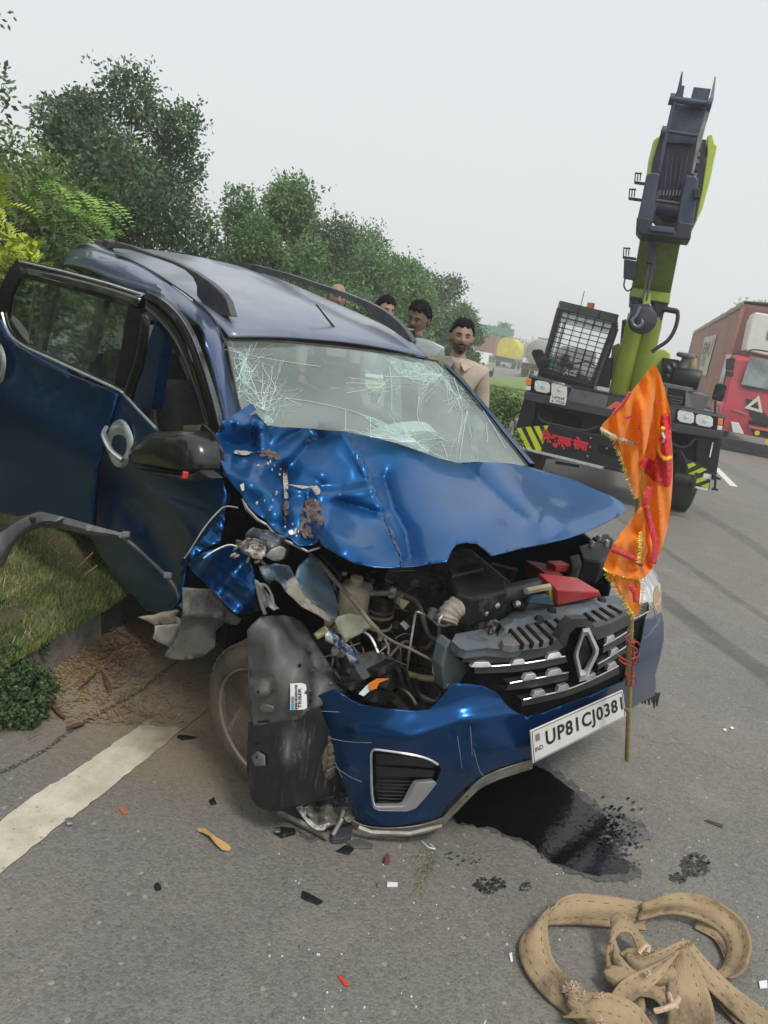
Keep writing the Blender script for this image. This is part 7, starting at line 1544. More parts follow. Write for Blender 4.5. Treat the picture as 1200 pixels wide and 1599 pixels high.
# small vehicles in the distance
def smallcar(px, py, d, col, label, L=3.9, h=1.5, van=False, name='distant_car', w_=1.65, away=True):
    fr, o = roadveh(px, py, d, name, label, 'van' if van else 'car'); m_ = mat('carpaint_%d' % int(px*10+d), col, .35, coat=.6, var=.05)
    pr = [(0, .3), (0, h*.6), (.25, h*.97), (L-.5, h), (L-.1, h*.6), (L, .4)] if van else [(0, .35), (.02, .85), (.5, .95), (.95, h), (2.5, h), (3.1, .98), (L, .8), (L, .35)]
    rows = [[fr.w(x, s*w_/2*(.88 if z > h*.8 else 1), z) for x, z in pr] for s in (-1, 1)]
    mb = MB().grid(rows); n = len(pr); mb.f += [tuple(range(n)), tuple(range(n, 2*n)), (0, n-1, 2*n-1, n)]; mb.build('body', m_, o, bev=.08)
    yb = w_*.36; z0, z1 = h*.62, h*.9; x0 = .0 if van else .55
    MB().add([fr.w(.08 if van else .60, y, z) for y, z in ((-yb, z0), (yb, z0))]+[fr.w(.18 if van else .93, y, z) for y, z in ((yb, z1), (-yb, z1))], [(0, 1, 2, 3)]).build('rear_window', M_gloss, o)
    if True:
        for s in (-1, 1): MB().add([fr.w(x, s*(w_/2+.02)*(.94 if z > h*.8 else 1.0), z) for x, z in ((.6 if van else .9, h*.62), (L-.9, h*.62), (L-1.2, h*.88), (.6 if van else 1.0, h*.88))], [(0, 1, 2, 3)]).build('side_window', M_gloss, o)
    for x in (.7, L-.7):
        for s in (-1, 1): MB().lathe([(.001, -.09), (.30, -.09), (.31, 0), (.30, .09), (.001, .09)], fr.w(x, s*w_*.46, .31), fr.d((0, s, 0)), 16).build('wheel', M_tyre, o)
    for s in (-1, 1): MB().box((-.01, s*w_*.4, h*.5), (.05, .15, .25), fr).build('tail_light', mat('tail_red', (.4, .02, .02), .3), o)
    return fr, o
smallcar(741, 556, 48, (.55, .56, .55), 'white hatchback half hidden behind the bearded man')
fr, o = smallcar(676, 545, 34, (.62, .61, .58), 'white van with a red stripe under its roof, behind the shrub between the men', 5.2, 2.35, True, 'white_van', 1.9)
MB().prism([fr.w(-.05+.22, y, 2.02) for y in (-.88, .88)]+[fr.w(-.05+.25, y, 2.12) for y in (.88, -.88)], fr.d((-.25, 0, 0))).build('red_stripe', mat('stripe_red', (.45, .06, .05), .5), o)
for s in (-1, 1): MB().prism([fr.w(x, s*.97, z) for x, z in ((.1, 2.0), (4.8, 2.02), (4.8, 2.10), (.1, 2.1))], fr.d((0, s*.01, 0))).build('red_stripe', MATS['stripe_red'], o)
smallcar(812, 560, 120, (.5, .5, .5), 'tiny grey car far down the road right of the yellow truck'); smallcar(822, 562, 140, (.3, .3, .32), 'tiny dark car farthest down the road by the tanker')
# brick-red box lorry and gantry sign further off
fr, o = roadveh(757, 553, 104, 'brick_red_lorry', 'long brick-red box lorry standing left of the yellow truck', 'lorry')
MB().box((4, 0, 2.3), (8.5, 2.4, 2.5), fr).build('box_body', mat('brick_red', (.26, .095, .07), .8, var=.2, vscale=1), o, bev=.03)
MB().box((4, 0, .85), (8.0, 2.2, .3), fr).build('chassis', M_kblk, o)
for x in (1, 2.3, 6.8):
    for s in (-1, 1): bigwheel(fr.w(x, s, .5), fr.d((0, s, 0)), .5, .35, o)
p = W(770, 545, 110); sg = empty('road_sign', (p.x, p.y, 0), 'small green direction sign above the brick-red lorry', 'sign')
fr = Frame((p.x, p.y, 0), radians(75)); MB().box((0, 0, 4.6), (.08, 5, 1.0), fr).build('sign_board', mat('sign_green', (.02, .22, .13), .5), sg)
for s in (-1.8, 1.8): MB().box((.1, s, 2.0), (.12, .12, 4.2), fr).build('post', M_alu, sg)
# a line of far woodland that reads as one hazy mass
rs_ = np.random.RandomState(4); cents = []; rads = []
for k in range(260):
    y = rs_.uniform(150, 420); side = -1; x = KX(y)-22-rs_.rand()*25 if k % 3 else KX(y)+30+rs_.rand()*30
    cents.append((x, y, rs_.uniform(1, 4.5))); rads.append(rs_.uniform(1.5, 3.2))
v = leaves(cents, rads, 60000, .7, rs_, .3, .8)
tag(fastmesh('distant_woodland', v, np.arange(len(v)), 4, M_leaf2), 'hazy far line of trees on the horizon', 'woodland', kind='stuff')
# the air
tag(None or MB().hexa([(-1600, -300, -1.2), (1600, -300, -1.2), (1600, 3100, -1.2), (-1600, 3100, -1.2)], [(-1600, -300, 10), (1600, -300, 10), (1600, 3100, 10), (-1600, 3100, 10)]).build('haze', mat('haze_surface', (1, 1, 1))), kind='stuff')
hz = bpy.data.objects['haze']; hm_ = bpy.data.materials.new('haze_air'); hm_.use_nodes = True; n = hm_.node_tree.nodes; n.clear()
out = n.new('ShaderNodeOutputMaterial'); pv = n.new('ShaderNodeVolumePrincipled'); pv.inputs['Color'].default_value = (.985, .99, 1, 1); pv.inputs['Density'].default_value = .0036; pv.inputs['Anisotropy'].default_value = .2
hm_.node_tree.links.new(pv.outputs[0], out.inputs['Volume']); hz.data.materials[0] = hm_
# ================= PEOPLE standing behind the wreck
def skin(verts, edges, radii, name, m, par, root=0, sub=2):
    me = bpy.data.meshes.new(name); me.from_pydata([tuple(V(v)) for v in verts], edges, []); o = bpy.data.objects.new(name, me); COL.objects.link(o)
    md = o.modifiers.new('skin', 'SKIN'); md.use_smooth_shade = True
    sk = me.skin_vertices[0].data if me.skin_vertices else None
    if sk is None: me.skin_vertices.new(name='s'); sk = me.skin_vertices[0].data
    for i, r in enumerate(radii):
        sk[i].radius = r if isinstance(r, tuple) else (r, r)
    sk[root].use_root = True
    s = o.modifiers.new('sub', 'SUBSURF'); s.levels = s.render_levels = sub
    me.materials.append(m); o.parent = par; return o
M_skin = mat('brown_skin', (.30, .185, .13), .55, var=.12, vscale=20)
M_skin2 = mat('dark_skin', (.19, .115, .08), .5, var=.12, vscale=20)
M_hair = mat('black_hair', (.006, .0055, .005), .7, spec=.2, var=.5, vscale=60, bump=.8, bscale=120)
M_eyew = mat('eye_white', (.5, .48, .45), .3); M_eye = mat('eye_dark', (.012, .008, .006), .2)
M_lip = mat('lips', (.16, .065, .055), .5)
def head_mesh(sc=1.0):
    """head centred at origin, face towards -Y, z up; 0.235 tall"""
    rows = []; N = 40; M_ = 34
    for i in range(M_+1):
        v = i/M_; th = pi*v; z = .118*cos(th); row = []
        for j in range(N):
            ph = 2*pi*j/N; dx, dy = sin(ph), -cos(ph); st = sin(th)**.82 if 0 < th < pi else 0
            wx = .076; wy = .096
            if z < -.01: wx *= 1-.36*min(1, (-z-.01)/.10)**1.4; 
            if z < -.02 and dy > 0: wy *= 1-.38*min(1, (-z-.02)/.09)
            if z > .03: wx *= 1.0
            x = dx*wx*st; y = dy*wy*st
            if dy < 0:   # face
                f = max(0, -dy)
                g = lambda cx_, cz_, sx_, sz_: exp(-((x-cx_)/sx_)**2-((z-cz_)/sz_)**2)
                y -= .022*g(0, -.022, .011, .013) + .013*g(0, .0, .009, .020)          # nose
                y += .011*(g(-.030, .010, .016, .010)+g(.030, .010, .016, .010))            # eye sockets
                y -= .006*(g(-.03, .030, .022, .008)+g(.03, .030, .022, .008))             # brows
                y -= .006*g(0, -.052, .020, .007) - .004*g(0, -.044, .018, .004)
                y -= .009*g(0, -.088, .018, .014)                                          # chin
                y -= .005*(g(-.042, -.015, .016, .02)+g(.042, -.015, .016, .02))
                y += .012*max(0, (-z-.03)/.09)*f*0
            row.append((x*sc, y*sc, z*sc))
        rows.append(row)
    return rows
def person(px, py, d, face, label, shirt, skinm, hat=None, beard=False, bald=False, glasses=False, lean=(0, 0), head_h=.235, sit=0, group='men behind the wreck', hair_len=1.0, tilt=0, armfwd=0.0, pocket=False, nod=0):
    """px,py: centre of the head in the picture; face: picture-horizontal turn (radians) of the face"""
    hc_ = W(px, py, d); base = V((hc_.x-lean[0], hc_.y-lean[1], .0)); root = empty('person', base, label, 'person', group)
    tocam = atan2(EYE.y-hc_.y, EYE.x-hc_.x); yaw = tocam+pi/2+face     # rotation so that -Y looks at the lens
    Rz = Matrix.Rotation(yaw, 3, 'Z') @ Matrix.Rotation(tilt, 3, 'Y') @ Matrix.Rotation(nod, 3, 'X')
    by = tocam+pi/2+face*.5; Rb = Matrix.Rotation(by, 3, 'Z')
    hip = base+V((0, 0, .93)); neck = hc_+V((0, 0, -.13)); chest = hip.lerp(neck, .62)
    L = lambda x, y, z: Rb @ V((x, y, z))
    # one continuous body: pelvis, spine, shoulders, arms, legs
    sh = neck+V((0, 0, -.06))
    vs = [hip, chest, sh, neck+V((0, 0, .0)), hc_+V((0, 0, -.05))]
    vs += [sh+L(-.17, .0, -.03), sh+L(-.235, .02, -.30), sh+L(-.22-armfwd*.2, -.10-armfwd*.3, -.50)]
    vs += [sh+L(.17, .0, -.03), sh+L(.235, .02, -.30), sh+L(.24, -.05, -.54)]
    vs += [hip+L(-.10, 0, -.04), hip+L(-.11, -.02, -.45), hip+L(-.12, .0, -.86), hip+L(-.12, -.12, -.90)]
    vs += [hip+L(.10, 0, -.04), hip+L(.11, -.02, -.45), hip+L(.12, .0, -.86), hip+L(.12, -.12, -.90)]
    es = [(0, 1), (1, 2), (2, 3), (3, 4), (2, 5), (5, 6), (6, 7), (2, 8), (8, 9), (9, 10), (0, 11), (11, 12), (12, 13), (13, 14), (0, 15), (15, 16), (16, 17), (17, 18)]
    rd_ = [(.12, .09), (.12, .09), (.062, .052), (.05, .05), (.052, .052), (.05, .05), (.045, .045), (.030, .030), (.05, .05), (.045, .045), (.030, .030), (.085, .085), (.055, .055), (.036, .036), (.035, .03), (.085, .085), (.055, .055), (.036, .036), (.035, .03)]
    vs2 = [v-root.location for v in vs]
    skin(vs2, es, rd_, 'body', skinm, root)
    # shirt and trousers over the body
    sv = [hip+V((0, 0, -.06)), chest, sh+V((0, 0, .01)), sh+L(-.185, 0, -.03), sh+L(-.24, .02, -.28), sh+L(-.225-armfwd*.2, -.09-armfwd*.3, -.46), sh+L(.185, 0, -.03), sh+L(.24, .02, -.28), sh+L(.24, -.05, -.47), sh+V((0, 0, .06))]
    so2 = skin([v-root.location for v in sv], [(0, 1), (1, 2), (2, 3), (3, 4), (4, 5), (2, 6), (6, 7), (7, 8), (2, 9)], [(.16, .125), (.175, .135), (.125, .10), (.078, .078), (.063, .063), (.052, .052), (.078, .078), (.063, .063), (.052, .052), (.066, .066)], 'shirt', shirt, root)
    tv = [hip+V((0, 0, .02)), hip+L(-.10, 0, -.06), hip+L(-.11, -.02, -.45), hip+L(-.12, 0, -.84), hip+L(.10, 0, -.06), hip+L(.11, -.02, -.45), hip+L(.12, 0, -.84)]
    skin([v-root.location for v in tv], [(0, 1), (1, 2), (2, 3), (0, 4), (4, 5), (5, 6)], [(.155, .12), .10, .075, .062, .10, .075, .062], 'trousers', mat('trousers_dark', (.04, .042, .05), .9, var=.2), root)
    # hands: palm with four fingers and thumb
    for side, wr_, el in ((-1, vs[7], vs[6]), (1, vs[10], vs[9])):
        dr = (wr_-el).normalized(); sd = dr.cross(V((0, 0, 1))).normalized(); hv_ = [wr_-root.location, wr_+dr*.05-root.location, wr_+dr*.09-root.location]; he = [(0, 1), (1, 2)]; hr = [.026, (.036, .018), (.036, .017)]
        for k, (o_, l_) in enumerate(((-.028, .065), (-.010, .075), (.010, .07), (.028, .055))):
            b0 = len(hv_); hv_ += [wr_+dr*.10+sd*o_-root.location, wr_+dr*(.10+l_*.5)+sd*o_*1.1-V((0, 0, .006))-root.location, wr_+dr*(.10+l_)+sd*o_*1.1-V((0, 0, .02))-root.location]; he += [(2, b0), (b0, b0+1), (b0+1, b0+2)]; hr += [.0095, .009, .0075]
        b0 = len(hv_); hv_ += [wr_+dr*.045+sd*.035*side-root.location, wr_+dr*.09+sd*.055*side-root.location]; he += [(1, b0), (b0, b0+1)]; hr += [.011, .009]
        skin(hv_, he, hr, 'hand', skinm, root)
    # head
    P_ = lambda x, y, z: hc_+Rz @ V((x, y, z))*(head_h/.235)
    mb = MB(); rows = head_mesh(); mb.grid([[P_(*p) for p in r] for r in rows], closed=True)
    hd = mb.build('head', skinm, root, smooth=True, auto=180)
    # ears
    for s in (-1, 1):
        e = MB(); ring = []
        for r_, o_ in ((1, 0), (.95, .010), (.6, .012), (.3, .004)): ring.append([P_(s*(.075+o_), .010+.016*r_*cos(t), -.002+.030*r_*sin(t)) for t in np.linspace(0, 2*pi, 12, endpoint=False)])
        e.grid(ring, closed=True).build('ear', skinm, hd, smooth=True)
        ew = MB(); ew.lathe([(.001, .008), (.007, .006), (.0115, 0), (.010, -.004)], P_(s*.030, -.0765, .010), Rz @ V((0, -1, 0)), 12, None).build('eye', M_eyew, hd, smooth=True)
        MB().lathe([(.001, .004), (.0055, .003), (.006, 0)], P_(s*.029, -.0825, .009), Rz @ V((0, -1, 0)), 10).build('iris', M_eye, hd, smooth=True)
        MB().tube([P_(s*.043, -.082, .012), P_(s*.030, -.089, .0185), P_(s*.017, -.086, .013)], [.002, .003, .002], 5).build('eyelid', skinm, hd, smooth=True)
        MB().tube([P_(s*.050, -.080, .026), P_(s*.034, -.092, .032), P_(s*.014, -.094, .027)], [.002, .0042, .003], 6).build('eyebrow', M_hair, hd, smooth=True)
    MB().tube([P_(-.022, -.088, -.052), P_(-.010, -.0955, -.050), P_(0, -.096, -.051), P_(.010, -.0955, -.050), P_(.022, -.088, -.052)], [.002, .0042, .004, .0042, .002], 6).build('mouth', M_lip, hd, smooth=True)
    hl_ = lambda c, a, b: (.018+(a-.018)*min(1, c*1.6)) if c > 0 else .018+(b-.018)*min(1, -c*1.5)
    def cap(lo_front, lo_back, off, name, m, seed, rough=.004, side=.0):
        r = np.random.RandomState(seed); rows = []
        for i in range(15):
            row = []
            for j in range(40):
                ph = 2*pi*j/40; zlo = hl_(cos(ph), lo_front+.005*sin(9*ph+1)+.004*sin(17*ph), lo_back)
                z = .118-(.118-zlo)*i/14; th = math.acos(max(-1, min(1, z/.118))); st = sin(th)**.82 if th > 0 else 0
                o_ = off*(1 if i < 13 else (.5 if i == 13 else .0)); k_ = 1+o_/.085+r.normal()*rough/.085
                row.append(P_(sin(ph)*.076*st*k_, -cos(ph)*.096*st*k_, z*(1+o_/.118*1.2)+r.normal()*rough*.5+(off*.6 if i == 0 else 0)))
            rows.append(row)
        MB().grid(rows, closed=True).build(name, m, hd, smooth=True, auto=180)
        # strands
        mb = MB()
        for k in range(420):
            ph = r.rand()*2*pi; zlo = hl_(cos(ph), lo_front, lo_back); z = zlo+(.118-zlo)*r.rand()**.8; th = math.acos(max(-1, min(1, z/.118))); st = sin(th)**.82
            n_ = V((sin(ph)*st, -cos(ph)*st, cos(th))); p = V((sin(ph)*.076*st, -cos(ph)*.096*st, z))*(1+off/.1); q = p+(n_+V((r.normal()*.8, r.normal()*.8, r.normal()*.5+.2))).normalized()*.014*(1+r.rand())
            t_ = n_.cross(V((r.normal(), r.normal(), r.normal()))).normalized()*.0022; mb.add([P_(*(p-t_)), P_(*(p+t_)), P_(*q)], [(0, 1, 2)])
        mb.build('hair_strands', m, hd, kind='stuff')
    if bald: cap(.085, -.055, .004, 'hair', mat('thin_hair', (.03, .027, .025), .7), 3) if False else (MB().grid([[P_(.0795*sin(a)*(1 if z > -.03 else .95), .098*cos(a), z) for a in np.linspace(-1.75, 1.75, 22)] for z in (-.05, -.02, .01, .035, .05)]).build('hair_fringe', mat('thin_hair', (.03, .027, .025), .8, bump=.8), hd, smooth=True, sol=.006))
    else: cap(.070, -.065, .012*hair_len, 'hair', M_hair, int(px), .003*hair_len)
    if beard:
        rows = []
        for z in (-.018, -.045, -.070, -.095, -.108):
            rows.append([])
            for a in np.linspace(-1.35, 1.35, 25):
                th = math.acos(max(-1, z/.118)); st = sin(th)**.82; wx = .076*(1-.36*min(1, (-z-.01)/.10)**1.4)*st; y = -cos(a)*.096*st
                g = exp(-((sin(a)*wx)/.018)**2-((z+.088)/.014)**2)*.009
                rows[-1].append(P_(sin(a)*wx*1.012, y-g-.0015, z))
        MB().grid(rows).build('stubble', mat('stubble', (.10, .055, .038), .8, col2=(.19, .10, .065), vscale=300), hd, smooth=True) if beard == 2 else None
        rows = [[P_(x, -.0965+.9*abs(x)**1.5*4-.003*(abs(x) < .006), z+(-.006*abs(x)/.026)) for x in np.linspace(-.026, .026, 13)] for z in (-.034, -.038, -.044)]
        MB().grid(rows).build('moustache', M_hair, hd, smooth=True, sol=.003)
        MB().lathe([(.001, .003), (.012, .002), (.016, -.004)], P_(0, -.099, -.092), Rz @ V((0, -1, -.6)), 12).build('chin_beard', M_hair, hd, smooth=True)
        for s in (-1, 1): MB().tube([P_(s*.026, -.092, -.046), P_(s*.024, -.092, -.070), P_(s*.012, -.099, -.088)], [.002, .003, .003], 5).build('beard_side', M_hair, hd, smooth=True)
    if glasses:
        for s in (-1, 1): MB().tube([P_(s*.032+.021*cos(t), -.096, .008+.016*sin(t)) for t in np.linspace(0, 2*pi, 16, endpoint=False)], .0016, 5, closed=True).build('spectacle_rim', M_plas, hd)
        MB().tube([P_(-.011, -.098, .010), P_(.011, -.098, .010)], .0015, 4).build('spectacle_bridge', M_plas, hd)
    return root, L, sh, neck, P_, hip
sh1 = mat('beige_shirt', (.40, .34, .265), .85, var=.10, vscale=9, bump=1.0, bscale=9)
r_, L, sh, nk, P_, hip = person(721, 528, 5.5, .12, 'bearded man in an open-collared beige shirt beside the windscreen, looking at the camera', sh1, M_skin, beard=2, hair_len=1.05, armfwd=.3, head_h=.245)
# collar and open placket
for s in (-1, 1):
    MB().add([sh+L(s*.015, -.095, .02), sh+L(s*.075, -.045, .055), sh+L(s*.10, -.075, .0), sh+L(s*.055, -.125, -.035)], [(0, 1, 2, 3)]).build('collar', sh1, r_, sol=.008, bev=.003)
MB().add([sh+L(-.028, -.108, .02), sh+L(.028, -.108, .02), sh+L(.004, -.145, -.10)], [(0, 1, 2)]).build('open_neck', M_skin, r_, sol=.01)
for k in range(4): MB().lathe([(.006, 0), (.006, .003)], sh+L(.006, -.150, -.13-.085*k), L(0, -1, 0), 8).build('button', M_cream, r_)
MB().add([sh+L(.05, -.152, -.17), sh+L(.13, -.135, -.17), sh+L(.13, -.140, -.27), sh+L(.05, -.158, -.27)], [(0, 1, 2, 3)]).build('breast_pocket', sh1, r_, sol=.006)
MB().box(sh+L(.11, -.155, -.30), (.05, .02, .04)).build('phone', M_gloss, r_, bev=.004)
sh2 = mat('white_shirt', (.58, .60, .62), .8, var=.08, vscale=9, bump=.8, bscale=8)
person(654, 498, 5.9, -.38, 'young man in a white shirt with dark cropped hair, looking down beside the roof rail', sh2, M_skin2, hair_len=1.35, beard=1, head_h=.245, nod=.28, tilt=.12)
person(601, 487, 6.9, .5, 'black-haired man mostly hidden behind the roof, only the top of his head showing', sh2, M_skin, hair_len=1.5, head_h=.245)
person(526, 466, 6.7, .25, 'balding man in glasses peering over the car roof', sh1, M_skin, bald=True, glasses=True, head_h=.245)
# ================= FLAG, SLING, DEBRIS
# --- saffron flag on a bamboo stick, tied to the grille
fl_ = empty('flag', cx(980, 1187, .80), 'orange fringed cloth flag on a bamboo stick tied to the front of the wreck', 'flag')
M_bam = mat('bamboo', (.30, .25, .11), .6, col2=(.20, .17, .08), vscale=20, bump=.2)
fx = lambda x, y, o=0: cx(x, y, .80+o)
poles = [(980, 1187), (983, 1100), (985, 1000), (990, 900), (996, 800), (1001, 715)]
pt = [fx(*p, .02) for p in poles]; rr_ = [.0085, .009, .0085, .008, .008, .007]
pole = MB().tube(crv(pt, 6), [float(np.interp(i, [0, 30], [.0095, .0075])) for i in range(31)], 10).build('bamboo_pole', M_bam, fl_, smooth=True)
for p in ((981, 1108), (985, 985), (994, 850)): MB().tube([fx(p[0], p[1]+3, .02), fx(p[0], p[1], .02), fx(p[0], p[1]-3, .02)], [.0085, .0115, .0085], 10).build('bamboo_node', M_bam, pole, smooth=True)
# cloth with its red printed field and borders
def flag_mat():
    mt = bpy.data.materials.new('saffron_cloth'); mt.use_nodes = True; n = mt.node_tree.nodes; l = mt.node_tree.links; b = n['Principled BSDF']
    b.inputs['Base Color'].default_value = (1.0, .27, .006, 1); b.inputs['Roughness'].default_value = .6
    b.inputs['Sheen Weight'].default_value = .3
    tr = n.new('ShaderNodeBsdfTranslucent'); tr.inputs[0].default_value = (1, .26, .005, 1); m = n.new('ShaderNodeMixShader'); m.inputs[0].default_value = .38
    l.new(b.outputs[0], m.inputs[1]); l.new(tr.outputs[0], m.inputs[2]); l.new(m.outputs[0], n['Material Output'].inputs[0]); return mt
M_saf = flag_mat()
def red_mat():
    mt = mat('red_print_cloth', (.62, .018, .03), .6); n = mt.node_tree.nodes; l = mt.node_tree.links; b = n['Principled BSDF']
    tc = n.new('ShaderNodeTexCoord'); v = n.new('ShaderNodeTexVoronoi'); v.inputs['Scale'].default_value = 55; v.inputs['Randomness'].default_value = .25; l.new(tc.outputs['Object'], v.inputs['Vector'])
    r = n.new('ShaderNodeMapRange'); r.inputs[1].default_value = .18; r.inputs[2].default_value = .26; r.inputs[3].default_value = 1; r.inputs[4].default_value = 0; l.new(v.outputs['Distance'], r.inputs[0])
    x = n.new('ShaderNodeMix'); x.data_type = 'RGBA'; l.new(r.outputs[0], x.inputs[0]); x.inputs[6].default_value = (.62, .018, .03, 1); x.inputs[7].default_value = (.85, .13, .05, 1); l.new(x.outputs[2], b.inputs['Base Color']); return mt
M_redp = red_mat()
M_border = mat('ribbon_red', (.55, .015, .04), .55, col2=(.75, .25, .2), vscale=220, vlo=.55, vhi=.62)
M_gold = mat('gold_tinsel', (.72, .50, .08), .35, metal=.7, var=.3, vscale=80)
M_fringe = mat('cream_fringe', (.70, .60, .40), .8, var=.2)
def folds(seed, fr_, amp, dirx=1.0, diry=.15):
    def f(x, y): return amp*(sin((x*dirx+y*diry)*fr_+seed)+.4*sin((x*dirx-y*diry)*fr_*2.1+seed*2))
    return f
f1 = folds(0, .16, .012); f2 = folds(2, .2, .010)
FA = [(1021, 573), (1012, 580), (1000, 594), (985, 613), (970, 632), (955, 648), (938, 668), (950, 675), (965, 680), (985, 687), (990, 690), (1000, 740), (1003, 720), (1012, 700), (1018, 668), (1022, 640), (1026, 600)]
def cloth(pts, fn, off, name='cloth', m=M_saf, step=5, n=3):
    o = drape(crv2(pts, n, True), lambda x, y: fx(x, y, off+fn(x, y)), step).build(name, m, fl_, smooth=True, auto=180); return o
fw = cloth([(1021, 572), (1008, 584), (994, 602), (975, 626), (955, 648), (939, 667), (955, 675), (975, 684), (990, 689), (996, 700), (999, 720), (1004, 716), (1012, 690), (1018, 650), (1024, 610)], lambda x, y: f1(x, y)+.03*exp(-((x-1003)/9)**2)*(y > 600)*min(1, (y-600)/40), .075)
c1 = [(1020, 572), (1026, 574), (1032, 586), (1038, 606), (1044, 628), (1048, 650), (1049, 680), (1051, 710), (1051, 750), (1048, 790), (1043, 825), (1036, 850), (1028, 872), (1018, 888), (1006, 899), (1000, 903), (992, 890), (990, 860), (992, 830), (1000, 790), (1003, 750), (1000, 715), (1003, 680), (1010, 640), (1014, 600)]
def g1f(x, y): return .022*sin((x-990)*.11+y*.012)+.010*sin((x)*.33-y*.03)+.008*sin(y*.045+x*.08)+.012*sin(y*.09)*exp(-((x-1010)/12)**2)
bw = cloth(c1, g1f, .03, step=5)
lw2 = cloth([(955, 672), (965, 690), (975, 720), (985, 750), (993, 772), (999, 778), (1002, 750), (1002, 715), (998, 700), (985, 688), (968, 680)], f2, .045)
lw3 = cloth([(1001, 792), (990, 805), (975, 826), (962, 845), (950, 866), (943, 885), (950, 893), (965, 898), (985, 903), (1001, 905), (1012, 897), (1022, 880), (1012, 860), (1008, 830), (1006, 800)], lambda x, y: f2(x, y)*.8+.012*sin(y*.12), .062)
lw4 = cloth([(950, 893), (958, 905), (968, 920), (978, 938), (988, 955), (994, 962), (998, 950), (1000, 930), (1000, 905), (980, 901), (962, 897)], f1, .045)
def patch(pts, fn, off, m, par, name, n=3, step=6): return drape(crv2(pts, n, True), lambda x, y: fx(x, y, off+fn(x, y)), step).build(name, m, par, smooth=True, auto=180)
patch([(1033, 650), (1044, 645), (1047, 648), (1048.5, 680), (1050, 710), (1050, 740), (1046, 760), (1030, 756), (1015, 745), (1008, 725), (1004, 716), (1012, 714), (1022, 720), (1028, 700), (1031, 675)], g1f, .034, M_redp, bw, 'red_print')
patch([(1001, 716), (1008, 713), (1020, 722), (1022, 735), (1012, 742), (1004, 735), (1000, 728)], g1f, .052, M_redp, bw, 'red_print')
for pl, off, par in (([(1009, 790), (1014, 812), (1022, 838), (1024, 860), (1020, 880)], .072, bw), ([(1015, 760), (1012, 780), (1009, 792)], .05, bw), ([(956, 858), (968, 862), (985, 870), (1005, 882)], .070, lw3), ([(985, 612), (975, 628), (962, 642), (958, 648)], .084, fw), ([(985, 915), (992, 925), (994, 940)], .06, lw4)):
    P2 = crv2(pl, 5); w_ = 4.5 if par is not fw else 2.5; rows = []
    for s in (-1, 0, 1):
        row = []
        for i, p in enumerate(P2):
            q = P2[min(i+1, len(P2)-1)]; q0 = P2[max(i-1, 0)]; dx, dy = q[0]-q0[0], q[1]-q0[1]; L_ = sqrt(dx*dx+dy*dy)+1e-6
            X, Y = p[0]-dy/L_*w_*s, p[1]+dx/L_*w_*s; row.append(fx(X, Y, off+(g1f(X, Y)*.3 if par is bw else 0)+.012))
        rows.append(row)
    MB().grid(rows).build('ribbon_border', M_border, par, smooth=True, sol=.001)
for pl in ([(1036, 668), (1031, 680)], [(1031, 690), (1030, 702), (1034, 712), (1040, 717), (1047, 714)]):
    MB().tube([fx(x, y, .040+g1f(x, y)) for x, y in crv2(pl, 4)], .006, 6).build('gold_print', mat('print_gold', (.80, .42, .02), .5), bw, smooth=True)
MB().tube([fx(x, y, .040+g1f(x, y)) for x, y in ((1035, 676), (1038, 684), (1036, 690))], .004, 5).build('pale_print', mat('print_pale', (.55, .5, .5), .5), bw, smooth=True)
for (x, y, s, par, o_) in ((980, 652, 1, fw, .09), (1022, 684, .7, bw, .05), (1028, 626, .6, bw, .05), (958, 852, .6, lw3, .08)):
    MB().add([fx(x-9*s, y-1.5*s, o_), fx(x-3*s, y-.5*s, o_), fx(x+2*s, y-2*s, o_), fx(x+9*s, y-3*s, o_), fx(x+3*s, y+2.5*s, o_), fx(x-2*s, y+2.5*s, o_)], [(0, 1, 2, 3, 4, 5)]).build('printed_motif', M_border, par)
for k in range(7):
    x, y = 1003-k*.9, 644+k*4.2; MB().lathe([(.003, 0), (.003, .001)], fx(x, y, .10), CF.d((1, 0, 0)), 6).build('printed_dot', M_border, fw)
def fringe(pl, L_, m, off, par, n=60, ang=(0, 1), name='fringe'):
    mb = MB(); P2 = al(crv2(pl, 6), n)
    for x, y in P2:
        a = ang[0]+random.uniform(-.25, .25); ll = L_*random.uniform(.6, 1.2); o_ = off+random.uniform(-.008, .008)
        mb.tube([fx(x, y, o_), fx(x+sin(a)*ll*.5, y+cos(a)*ll*.5, o_+.002), fx(x+sin(a+random.uniform(-.2, .2))*ll, y+cos(a)*ll, o_)], [.0014, .0012, .0007], 3)
    mb.build(name, m, par, kind='stuff')
fringe([(939, 667), (955, 676), (975, 684), (991, 690)], 9, M_fringe, .076, fw, 70, (-.1, 1))
fringe([(955, 676), (965, 695), (975, 722), (986, 752), (996, 776)], 7, M_gold, .046, lw2, 70, (-1.0, 1))
fringe([(943, 886), (955, 894), (975, 900), (1001, 905)], 5, M_gold, .064, lw3, 60, (-.1, 1))
fringe([(950, 893), (960, 908), (972, 928), (984, 948), (993, 962)], 9, M_gold, .046, lw4, 60, (-1.0, 1))
fringe([(1004, 830), (1003, 850), (1001, 880)], 8, M_gold, .085, lw3, 40, (-1.4, 1)); fringe([(1004, 830), (1003, 850), (1001, 880)], 6, M_gold, .085, lw3, 30, (1.4, 1))
fringe([(1000, 728), (1004, 745), (1001, 760)], 8, M_gold, .07, bw, 40, (.8, 1)); fringe([(1002, 905), (1002, 930), (998, 950), (994, 962)], 6, M_gold, .05, lw4, 30, (1.2, 1))
